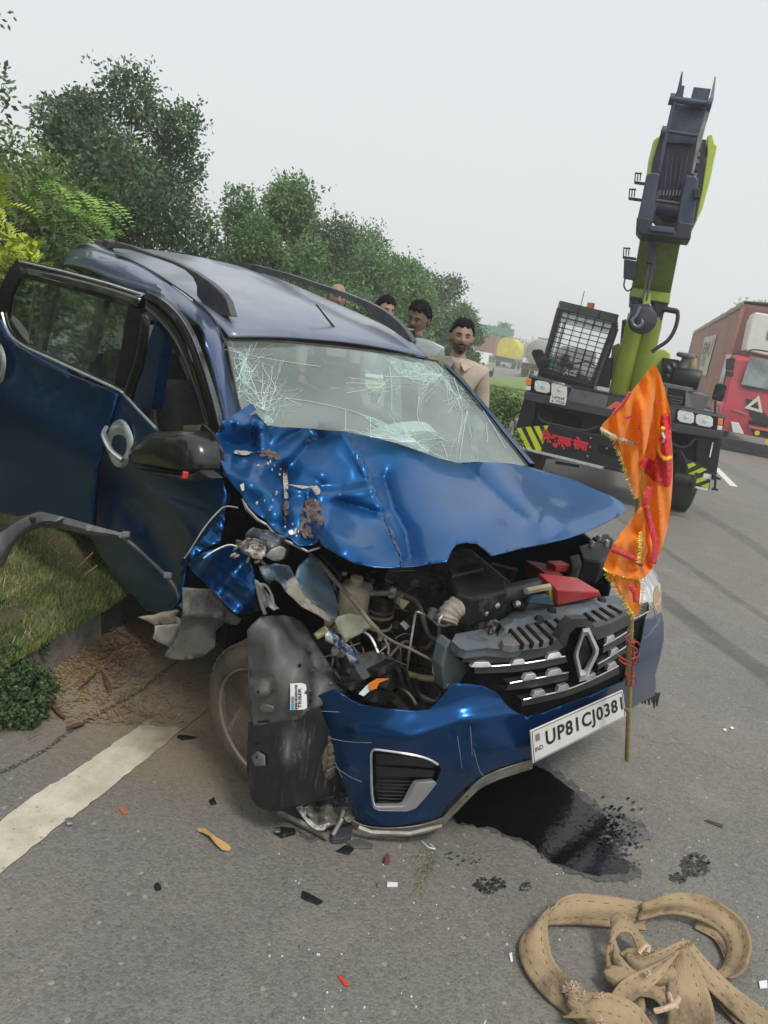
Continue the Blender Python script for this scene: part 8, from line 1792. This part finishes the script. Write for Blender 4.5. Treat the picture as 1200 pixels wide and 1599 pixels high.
# red thread binding
M_thread = mat('red_thread', (.30, .05, .035), .8, var=.4, vscale=60)
for k in range(26):
    y = 1000+k*2.8; xo = 985.5-(y-1000)*.03; MB().tube([fx(xo+7*cos(t)*random.uniform(.7, 1.1), y+2.5*sin(t)+random.uniform(-2, 2), .02+.014*sin(t+1.3)) for t in np.linspace(0, 2*pi, 9)], .0022, 4).build('thread_turn', M_thread, fl_)
for pl in ([(985, 1004), (994, 1002), (1000, 1008)], [(985, 1006), (978, 996), (986, 990)], [(985, 1035), (972, 1028), (964, 1022)], [(985, 1037), (975, 1036), (968, 1030)], [(985, 1030), (996, 1026), (998, 1034)], [(984, 1060), (978, 1050), (981, 1036)], [(985, 1008), (995, 1014), (993, 1020)]):
    MB().tube([fx(x, y, .045) for x, y in crv2(pl, 4)], .0032, 5).build('thread_end', M_thread, fl_, smooth=True)

# --- webbing sling in a heap on the road
M_web = mat('webbing', (.40, .30, .18), .9, col2=(.25, .18, .10), vscale=5, bump=.5, bscale=220, wear=((.13, .095, .065), 4.5, .53, .9))
M_stitch = mat('webbing_stitch', (.14, .09, .05), .9)
M_fray = mat('frayed_pink', (.55, .40, .30), .95, var=.15, vscale=40, bump=1, bscale=80)
sling = empty('towing_sling', G(990, 1500), 'heap of knotted tan webbing sling lying on the road in front of the wreck', 'sling')
def webband(path, name='strap', wobble=.004, ridges=True, m=None, n=5, frac=True):
    """path: (px, py, z, half-width m, twist direction as 3D tuple for the width)"""
    C_ = crv([G(p[0], p[1], p[2]) for p in path], n); Wd = crv([V(p[4])*p[3]*1.15 for p in path], n); rows = []
    K = 13
    for j in range(K):
        s = j/(K-1)*2-1; row = []
        for i, (c, w_) in enumerate(zip(C_, Wd)):
            t = (C_[min(i+1, len(C_)-1)]-C_[max(i-1, 0)]).normalized(); nr_ = t.cross(w_.normalized() if w_.length > 1e-6 else V((0, 0, 1)))
            if nr_.z < 0: nr_ = -nr_
            q = c+w_*s+nr_*(wobble*1.3*sin(i*.33+s*1.6)+.0012*cos(s*pi*5)+wobble*1.2*sin(i*.13+s*4+w_.x*30)); q.z = max(q.z, .004+.002*(j % 2)); row.append(q)
        rows.append(row)
    o = MB().grid(rows).build(name, m or M_web, sling, smooth=True, auto=180, sol=.0045, solo=0)
    for s in (3, 9):
        mb = MB(); row = rows[s]
        for i in range(0, len(row)-1):
            if (i % 2) == 0:
                a, b = row[i], row[i+1]; nn_ = (rows[min(s+1, 12)][i]-rows[s-1][i]).cross(b-a); nn_ = nn_.normalized() if nn_.length > 0 else V((0, 0, 1))
                if nn_.dot(EYE-a) < 0: nn_ = -nn_
                mb.tube([a+nn_*.0035, a.lerp(b, .7)+nn_*.0035], .0009, 3)
        if mb.v: mb.build('stitching', M_stitch, o, kind='stuff')
    return o
hX = (1, 0, .2); up_ = (0, .15, 1)
# big left loop: back run, left turn, front run to the knot
webband([(1010, 1432, .035, .035, (0, .6, .8)), (960, 1425, .045, .037, (0, .55, .83)), (905, 1420, .05, .038, (.1, .6, .8)), (868, 1425, .045, .036, (.3, .6, .7)), (842, 1440, .035, .034, (.75, .3, .55))])
webband([(848, 1428, .050, .030, (.6, .5, .5)), (834, 1460, .032, .038, (.92, .25, .3)), (840, 1500, .028, .040, (.95, .2, .25)), (868, 1540, .026, .040, (.9, .35, .2)), (905, 1570, .03, .034, (.75, .55, .3)), (930, 1590, .04, .03, (.6, .6, .5))])
# right loop
webband([(1000, 1425, .06, .022, (0, .5, .86)), (1050, 1412, .07, .026, (0, .45, .9)), (1100, 1420, .07, .032, (.2, .35, .9)), (1140, 1445, .055, .036, (.6, .3, .7)), (1155, 1480, .04, .036, (.9, .1, .4)), (1145, 1515, .03, .030, (.9, -.2, .35)), (1130, 1525, .022, .02, (.7, -.5, .3))])
webband([(1085, 1440, .012, .022, (.3, .9, .0)), (1120, 1462, .012, .02, (.6, .7, 0)), (1140, 1500, .012, .016, (.9, .2, 0))])
# upright inner loop
webband([(1015, 1500, .03, .028, (.8, .5, .2)), (1000, 1470, .06, .024, (.5, .8, .2)), (985, 1445, .10, .026, (.2, .9, .3)), (968, 1440, .11, .028, (.1, .9, .35)), (955, 1455, .085, .028, (.2, .9, .3)), (955, 1490, .05, .03, (.6, .7, .3)), (968, 1520, .035, .034, (.9, .3, .2)), (985, 1560, .03, .034, (.9, .2, .2)), (990, 1585, .03, .03, (.9, .2, .2))])
webband([(978, 1500, .06, .020, (.3, .8, .5)), (1000, 1510, .07, .026, (.2, .9, .4)), (1030, 1500, .09, .030, (.3, .85, .4)), (1055, 1485, .11, .028, (.5, .8, .3)), (1072, 1480, .115, .024, (.6, .7, .3))])
# knot: wraps
webband([(1068, 1478, .12, .026, (.8, .5, .3)), (1045, 1505, .10, .030, (.5, .8, .3)), (1010, 1530, .08, .034, (.3, .9, .3)), (975, 1550, .07, .036, (.25, .9, .3)), (945, 1575, .06, .034, (.5, .8, .3)), (925, 1605, .05, .034, (.8, .5, .3))])
webband([(1062, 1482, .118, .022, (.9, .2, .3)), (1068, 1515, .09, .040, (.95, .1, .25)), (1075, 1550, .07, .050, (.97, .05, .2)), (1080, 1590, .05, .055, (.97, .05, .2)), (1082, 1640, .04, .055, (.97, .05, .2))])
webband([(1072, 1480, .118, .022, (.8, .5, .3)), (1095, 1510, .085, .030, (.75, .6, .25)), (1130, 1545, .055, .034, (.7, .65, .2)), (1170, 1580, .035, .035, (.6, .75, .15)), (1225, 1625, .02, .034, (.55, .8, .1))])
webband([(1110, 1530, .03, .024, (.6, .75, .1)), (1140, 1570, .02, .028, (.6, .75, .1)), (1180, 1610, .014, .03, (.6, .75, .1))])
webband([(958, 1500, .055, .03, (.2, .9, .4)), (985, 1530, .065, .034, (.1, .95, .3)), (1015, 1540, .06, .03, (0, .95, .3)), (1040, 1560, .05, .03, (.2, .9, .3)), (1060, 1600, .04, .03, (.5, .8, .3))])
webband([(895, 1580, .05, .03, (.9, .3, .3)), (930, 1570, .08, .034, (.5, .8, .3)), (965, 1575, .085, .034, (.2, .95, .3)), (995, 1595, .07, .034, (.3, .9, .3)), (1010, 1630, .05, .034, (.7, .7, .3))])
def tuft(px_, py_, z, r, n_=60):
    mb = MB(); c = G(px_, py_, z)
    for k in range(n_):
        d_ = V((random.gauss(0, 1), random.gauss(0, 1), abs(random.gauss(0, 1)))).normalized(); e = V((random.gauss(0, 1), random.gauss(0, 1), random.gauss(0, .6))).normalized()
        mb.tube([c+d_*r*.3, c+d_*r*.6+e*r*.3, c+d_*r*.55+e*r*.7], [.0022, .002, .001], 4)
    mb.build('frayed_end', M_fray, sling, smooth=True, kind='stuff')
for (a, b, c, d) in ((1000, 1500, .05, .040), (1028, 1520, .06, .045), (975, 1528, .05, .04), (925, 1572, .05, .045), (950, 1592, .05, .05), (1050, 1500, .07, .04)):
    q = G(a, b, c); d *= 1.25; mb = MB(); mb.lathe([(.001, -d*.8), (d*.6, -d*.6), (d*.95, -d*.2), (d, d*.15), (d*.7, d*.55), (.001, d*.7)], q, (random.uniform(-.5, .5), .4, 1), 12); o = mb.build('knot_fold', M_web, sling, smooth=True, sub=1)
    o.scale = (1.3, .9, .75); dm = o.modifiers.new('d', 'DISPLACE'); tx_ = bpy.data.textures.new('folds', 'CLOUDS'); tx_.noise_scale = .03; dm.texture = tx_; dm.strength = .02
tuft(895, 1552, .035, .026, 260); tuft(908, 1568, .05, .03, 220); tuft(935, 1556, .09, .014, 26); tuft(1013, 1522, .10, .012, 24); tuft(940, 1602, .09, .02, 30)
def rope(pl, r, nm='frayed_strip'): MB().tube(crv([G(*p) for p in pl], 5), r, 7).build(nm, M_fray, sling, smooth=True)
rope([(1022, 1580, .09), (1040, 1575, .10), (1055, 1568, .10), (1060, 1560, .09)], .007); rope([(1045, 1552, .10), (1050, 1565, .10), (1058, 1575, .09)], .006)
rope([(998, 1490, .09), (1005, 1480, .10), (1013, 1478, .10), (1012, 1488, .09)], .006)

# --- stains: spilled oil, footprint-like patches
M_oil = mat('oil', (.004, .004, .0045), .10, spec=.4, bump=.10, bscale=30)
def blot(pts, m, name, label, jit_=3, z=.005, holes=(), step=30, n=3, cat='stain'):
    o = drape(jag(crv2(pts, n, True), jit_, 2), lambda x, y: G(x, y, z), step, holes).build(name, m); return tag(o, label, cat)
oil = blot([(705, 1272), (735, 1240), (780, 1212), (835, 1198), (860, 1210), (895, 1235), (925, 1262), (950, 1278), (945, 1295), (935, 1315), (965, 1335), (985, 1352), (975, 1364), (935, 1366), (895, 1358), (862, 1345), (835, 1322), (800, 1305), (760, 1292), (725, 1286)], M_oil, 'oil_puddle', 'black puddle of spilled oil spreading from under the bumper', 3)
rng = random.Random(3)
drape(jag([(860+(x-860)*1.10+5, 1290+(y-1290)*1.13) for x, y in crv2([(705, 1272), (735, 1240), (780, 1212), (835, 1198), (860, 1210), (895, 1235), (925, 1262), (985, 1285), (990, 1305), (955, 1322), (985, 1352), (975, 1364), (935, 1366), (895, 1358), (862, 1345), (835, 1322), (800, 1305), (760, 1292), (725, 1286)], 4, True)], 4, 2), lambda x, y: G(x, y, .0033), 30).build('damp_halo', mat('damp_tar', (.05, .048, .045), .45, col2=(.12, .115, .105), vscale=30, bump=.4, bscale=200), oil)
M_oilw = mat('oil_thin', (.09, .092, .10), .12, spec=.5, coat=.5)
drape(jag(crv2([(935, 1268), (960, 1278), (990, 1290), (1015, 1303), (1018, 1310), (990, 1318), (960, 1318), (942, 1310), (930, 1296)], 3, True), 3, 2), lambda x, y: G(x, y, .0045), 30).build('thin_oil', mat('damp_asphalt', (.10, .098, .095), .22, var=.2, vscale=60, bump=.3, bscale=150), oil)
mb = MB()
for k in range(520):
    t = rng.random(); a = rng.uniform(0, 2*pi)
    x = 925+rng.gauss(0, 24)+20; y = 1305+rng.gauss(0, 22); s = rng.uniform(.5, 2.6)
    if x > 1005 or y > 1362: continue
    mb.add([G(x+s*1.4*cos(q), y+s*sin(q)*rng.uniform(.7, 1.2), .0062) for q in (0, 1.2, 2.5, 3.8, 5)], [(0, 1, 2, 3, 4)])
mb.build('oil_spatter', M_oil, oil, kind='stuff')
mb = MB()
for (cx_, cy_, rx, ry, n_) in ((960, 1352, 40, 12, 40), (765, 1382, 26, 13, 110), (1088, 1350, 24, 18, 170), (1060, 1370, 14, 9, 50), (822, 1385, 12, 7, 16), (720, 1340, 30, 12, 16)):
    for k in range(n_):
        r_ = sqrt(rng.random()); a = rng.uniform(0, 2*pi); x, y = cx_+rx*r_*cos(a), cy_+ry*r_*sin(a); s = rng.uniform(.8, 2.2)
        mb.add([G(x+s*1.5*cos(q), y+s*sin(q), .004) for q in (0, 1.2, 2.5, 3.8, 5)], [(0, 1, 2, 3, 4)])
tag(mb.build('oily_prints', mat('oil_print', (.04, .04, .042), .5)), 'speckled dark oily prints on the road beyond the sling', 'stain', kind='stuff')

# --- loose fragments on the road
def frag(pts, z, th, name, m, label, cat, group=None, bev=.001, curl=0.0):
    mb = MB(); P = [G(x, y, z+curl*(i % 2)) for i, (x, y) in enumerate(pts)]; mb.prism(P, V((0, 0, th)))
    o = mb.build(name, m, bev=bev); return tag(o, label, cat, group)
M_wood = mat('fresh_wood', (.55, .34, .14), .7, var=.15, vscale=20, stretch=(1, 6, 1))
o = MB().grid([[G(x, y, z) for x, y, z in r] for r in ([(308, 1294, .004), (320, 1294, .008), (329, 1302, .014), (340, 1310, .012), (355, 1318, .008), (361, 1326, .004)], [(309, 1298, .004), (318, 1300, .016), (327, 1304, .02), (336, 1316, .016), (347, 1327, .01), (358, 1329, .004)])]).build('wood_splinter', M_wood, sol=.004)
tag(o, 'pale twisted splinter of fresh wood on the road left of the bumper', 'wood splinter')
frag([(472, 1392), (482, 1396), (505, 1409), (497, 1414), (476, 1406), (470, 1402)], .002, .004, 'plastic_fragment', M_plas, 'flat black plastic fragment below the bumper, lying alone', 'plastic fragment')
frag([(605, 1379), (621, 1380), (621, 1386), (604, 1386)], .002, .005, 'plastic_fragment', M_white, 'small white rectangular chip on the road below the fog lamp', 'plastic fragment')
frag([(588, 1380), (594, 1378), (597, 1385), (590, 1387)], .002, .005, 'plastic_fragment', M_trp, 'small grey broken ring beside the white chip', 'plastic fragment')
frag([(428, 1298), (440, 1296), (460, 1298), (462, 1304), (440, 1310), (430, 1304)], .002, .014, 'plastic_fragment', M_plas, 'black broken clip lying below the splash guard', 'plastic fragment', bev=.003)
frag([(427, 1296), (437, 1295), (438, 1300), (430, 1301)], .016, .004, 'plastic_fragment', M_alu, 'shiny metal tab on the black broken clip', 'metal fragment')
frag([(516, 1312), (535, 1296), (550, 1302), (548, 1312), (534, 1318), (518, 1318)], .004, .02, 'plastic_fragment', MATS['box_satin'], 'folded satin-black plastic piece just under the broken bumper corner', 'plastic fragment', bev=.003)
frag([(540, 1316), (560, 1312), (583, 1321), (580, 1326), (552, 1326)], .002, .006, 'plastic_fragment', M_dusty, 'thin grey pointed plastic strip under the bumper lip', 'plastic fragment')
frag([(524, 1330), (540, 1320), (554, 1326), (545, 1336)], .002, .003, 'plastic_fragment', M_plas, 'dark flat scrap next to the grey pointed strip', 'plastic fragment')
frag([(600, 1342), (606, 1340), (608, 1350), (600, 1351)], .002, .02, 'rusty_bush', mat('rust_bush', (.14, .05, .04), .7, var=.3), 'tiny rusty metal bush standing on the road below the bumper', 'metal fragment')
frag([(526, 1524), (535, 1528), (546, 1541), (538, 1540)], .002, .004, 'red_shard', mat('red_shard', (.65, .05, .02), .3), 'small red lens shard alone near the bottom of the road', 'lens shard')
frag([(184, 1262), (190, 1261), (200, 1271), (192, 1272)], .002, .004, 'orange_shard', mat('orange_shard', (.45, .14, .05), .4), 'small orange lens shard right of the edge line', 'lens shard')
frag([(101, 1281), (110, 1279), (114, 1289), (104, 1290)], .005, .008, 'crumpled_foil', M_alu, 'crumpled bit of silver foil on the edge line', 'foil scrap', bev=.002)
frag([(240, 1386), (247, 1383), (252, 1391), (243, 1392)], .002, .014, 'road_stone', M_plas, 'small black pebble-like lump on the road below the edge line', 'stone', bev=.003)
frag([(1185, 1534), (1198, 1532), (1199, 1544), (1187, 1545)], .002, .004, 'glass_shard', M_white, 'pale torn scrap beside the sling at the right edge', 'paper scrap')
frag([(795, 1490), (800, 1488), (801, 1503), (798, 1503)], .002, .003, 'glass_shard', M_clear, 'thin clear shard left of the sling', 'glass shard')
frag([(276, 1151), (282, 1148), (308, 1152), (284, 1156)], .004, .004, 'plastic_fragment', M_plas, 'long thin black fragment at the end of the edge line', 'plastic fragment')
frag([(326, 1252), (334, 1247), (338, 1256), (330, 1258)], .002, .006, 'plastic_fragment', M_plas, 'little black scrap left of the splash guard', 'plastic fragment')
frag([(1100, 1282), (1106, 1281), (1130, 1289), (1128, 1293)], .002, .003, 'rubber_strip', M_rubber, 'thin dark rubber strip on the road right of the puddle', 'rubber strip')
for (x, y, lb) in ((1132, 1140, 'white glass bead nearest the flag pole foot on the right'), (1143, 1137, 'white glass bead just right of another bead')):
    frag([(x-3, y-1), (x+1, y-2), (x+4, y+1), (x, y+2)], .002, .003, 'glass_shard', M_white, lb, 'glass shard')
o_ = MB().tube(crv([G(659, 1313, .01), G(668, 1322, .02), G(680, 1326, .015), G(672, 1318, .01)], 4), .002, 5).build('clear_strip', M_clear, smooth=True); tag(o_, 'curled strip of clear plastic under the bumper', 'plastic strip')
# sprig of grass lying on the road
wd = MB()
for k in range(40):
    t = rng.random(); x = 676-22*t+rng.gauss(0, 5); y = 1320+72*t; p = G(x, y, .004); q = G(x+rng.gauss(0, 14), y+rng.uniform(-12, 18), .012+.02*rng.random()); wd.tube([p, p.lerp(q, .5)+V((0, 0, .01)), q], [.0012, .001, .0005], 3)
tag(wd.build('pulled_grass', leaf_mat('pulled_grass_leaf', (.20, .26, .08), (.34, .36, .14), .2, 30)), 'wilted tuft of pulled grass on the road under the bumper', 'grass tuft', kind='stuff')
# grit and glass crumbs nobody could count
mb = MB()
for k in range(900):
    x = rng.uniform(0, 1200); y = rng.uniform(1020, 1599)
    if y < 1290-.8*x and x < 300: continue
    s = rng.uniform(.0012, .0040); p = G(x, y, 0)
    if abs(p.x) > 3: continue
    a = rng.uniform(0, 6); mb.hexa([p+V((s*cos(a+q), s*sin(a+q), -.001)) for q in (0, 1.57, 3.14, 4.7)], [p+V((s*.6*cos(a+q), s*.7*sin(a+q), s*.8)) for q in (0, 1.57, 3.14, 4.7)])
tag(mb.build('road_grit', mat('grit', (.30, .28, .25), .8, col2=(.05, .05, .05), vscale=9)), 'fine grit scattered over the asphalt', 'grit', kind='stuff')
mb = MB()
for k in range(130):
    x = rng.uniform(420, 1200); y = rng.uniform(1180, 1599); s = rng.uniform(.0015, .0035); p = G(x, y, 0); a = rng.uniform(0, 6)
    mb.hexa([p+V((s*cos(a+q), s*sin(a+q), 0)) for q in (0, 1.57, 3.14, 4.7)], [p+V((s*.6*cos(a+q), s*.7*sin(a+q), s)) for q in (0, 1.57, 3.14, 4.7)])
tag(mb.build('glass_crumbs', mat('crumb', (.75, .78, .76), .2)), 'crumbs of broken glass glinting on the road', 'glass crumbs', kind='stuff')
# straw, bark and needles swept up against the kerb
M_straw = mat('straw', (.36, .25, .12), .85, col2=(.17, .085, .04), vscale=30)
mb = MB()
for k in range(2600):
    x = rng.gauss(190, 75); y = 1010+rng.gauss(0, 22)+(190-x)*.42
    if rng.random() < .25: x = rng.uniform(60, 330); y = rng.uniform(1000, 1130)
    p = G(x, y, .004+.02*rng.random()*exp(-((x-215)/70)**2)); a = rng.uniform(0, pi); L_ = rng.uniform(.010, .05); d_ = V((cos(a), sin(a), rng.gauss(0, .12)))*L_
    if p.x < KX(p.y)-.02: continue
    t_ = V((-sin(a), cos(a), 0))*rng.uniform(.0015, .004); mb.add([p-t_, p+t_, p+d_+t_*.5, p+d_-t_*.5], [(0, 1, 2, 3)])
tag(mb.build('straw_litter', M_straw), 'straw and bark litter swept against the kerb', 'straw litter', kind='stuff')
mb = MB()
for k in range(500):
    y = rng.uniform(2.2, 5.5); x = KX(y)-.1-rng.random()*1.4; p = V((x, y, vz(x, y)+.012)); a = rng.uniform(0, pi); d_ = V((cos(a), sin(a), rng.gauss(0, .1)))*rng.uniform(.03, .12); t_ = V((-sin(a), cos(a), 0))*.0012
    mb.add([p-t_, p+t_, p+d_+t_*.5, p+d_-t_*.5], [(0, 1, 2, 3)])
tag(mb.build('dry_stalks', mat('dry_stalk', (.42, .33, .17), .85, var=.2)), 'dry stalks lying in the verge grass', 'dry stalks', kind='stuff')
M_brk = mat('bark_chip', (.12, .06, .04), .9, var=.35, vscale=40, bump=.7, bscale=90)
for (x0, y0, x1, y1, w_, lb) in ((160, 1050, 173, 1082, 4, 'upright reddish bark chip on the strip of road below the kerb'), (78, 1100, 102, 1122, 3, 'thin bark chip beside the creeping weed'), (180, 985, 240, 1010, 2.5, 'long bark sliver on top of the straw heap'), (215, 1000, 160, 1020, 2, 'bark sliver crossing the straw heap'), (245, 1005, 190, 990, 2, 'short bark sliver under the sill end'), (103, 1137, 133, 1130, 2.2, 'curved bark chip left of the edge line'), (152, 1050, 122, 1077, 1.2, 'thin dark twig below the straw heap')):
    dx, dy = x1-x0, y1-y0; L_ = sqrt(dx*dx+dy*dy); nx_, ny_ = -dy/L_*w_, dx/L_*w_
    o = MB().prism([G(x0+nx_*.3, y0+ny_*.3, .012), G((x0+x1)/2+nx_, (y0+y1)/2+ny_, .016), G(x1+nx_*.6, y1+ny_*.6, .012), G(x1-nx_*.5, y1-ny_*.5, .012), G((x0+x1)/2-nx_, (y0+y1)/2-ny_, .016), G(x0-nx_*.3, y0-ny_*.3, .012)], V((0, 0, .006))).build('bark_chip', M_brk, bev=.001); tag(o, lb, 'bark chip', 'bark chips by the kerb')
for (x0, y0, x1, y1, lb) in ((122, 886, 145, 863, 'dry stick leaning near the rear door'), (132, 898, 152, 883, 'second short dry stick lower beside the first')):
    z_ = VZ+.08; o = MB().tube([G(x0, y0, z_), G(x1, y1, z_+.03)], .004, 5).build('dry_stick', mat('stick_tan', (.40, .27, .12), .8), smooth=True); tag(o, lb, 'stick')
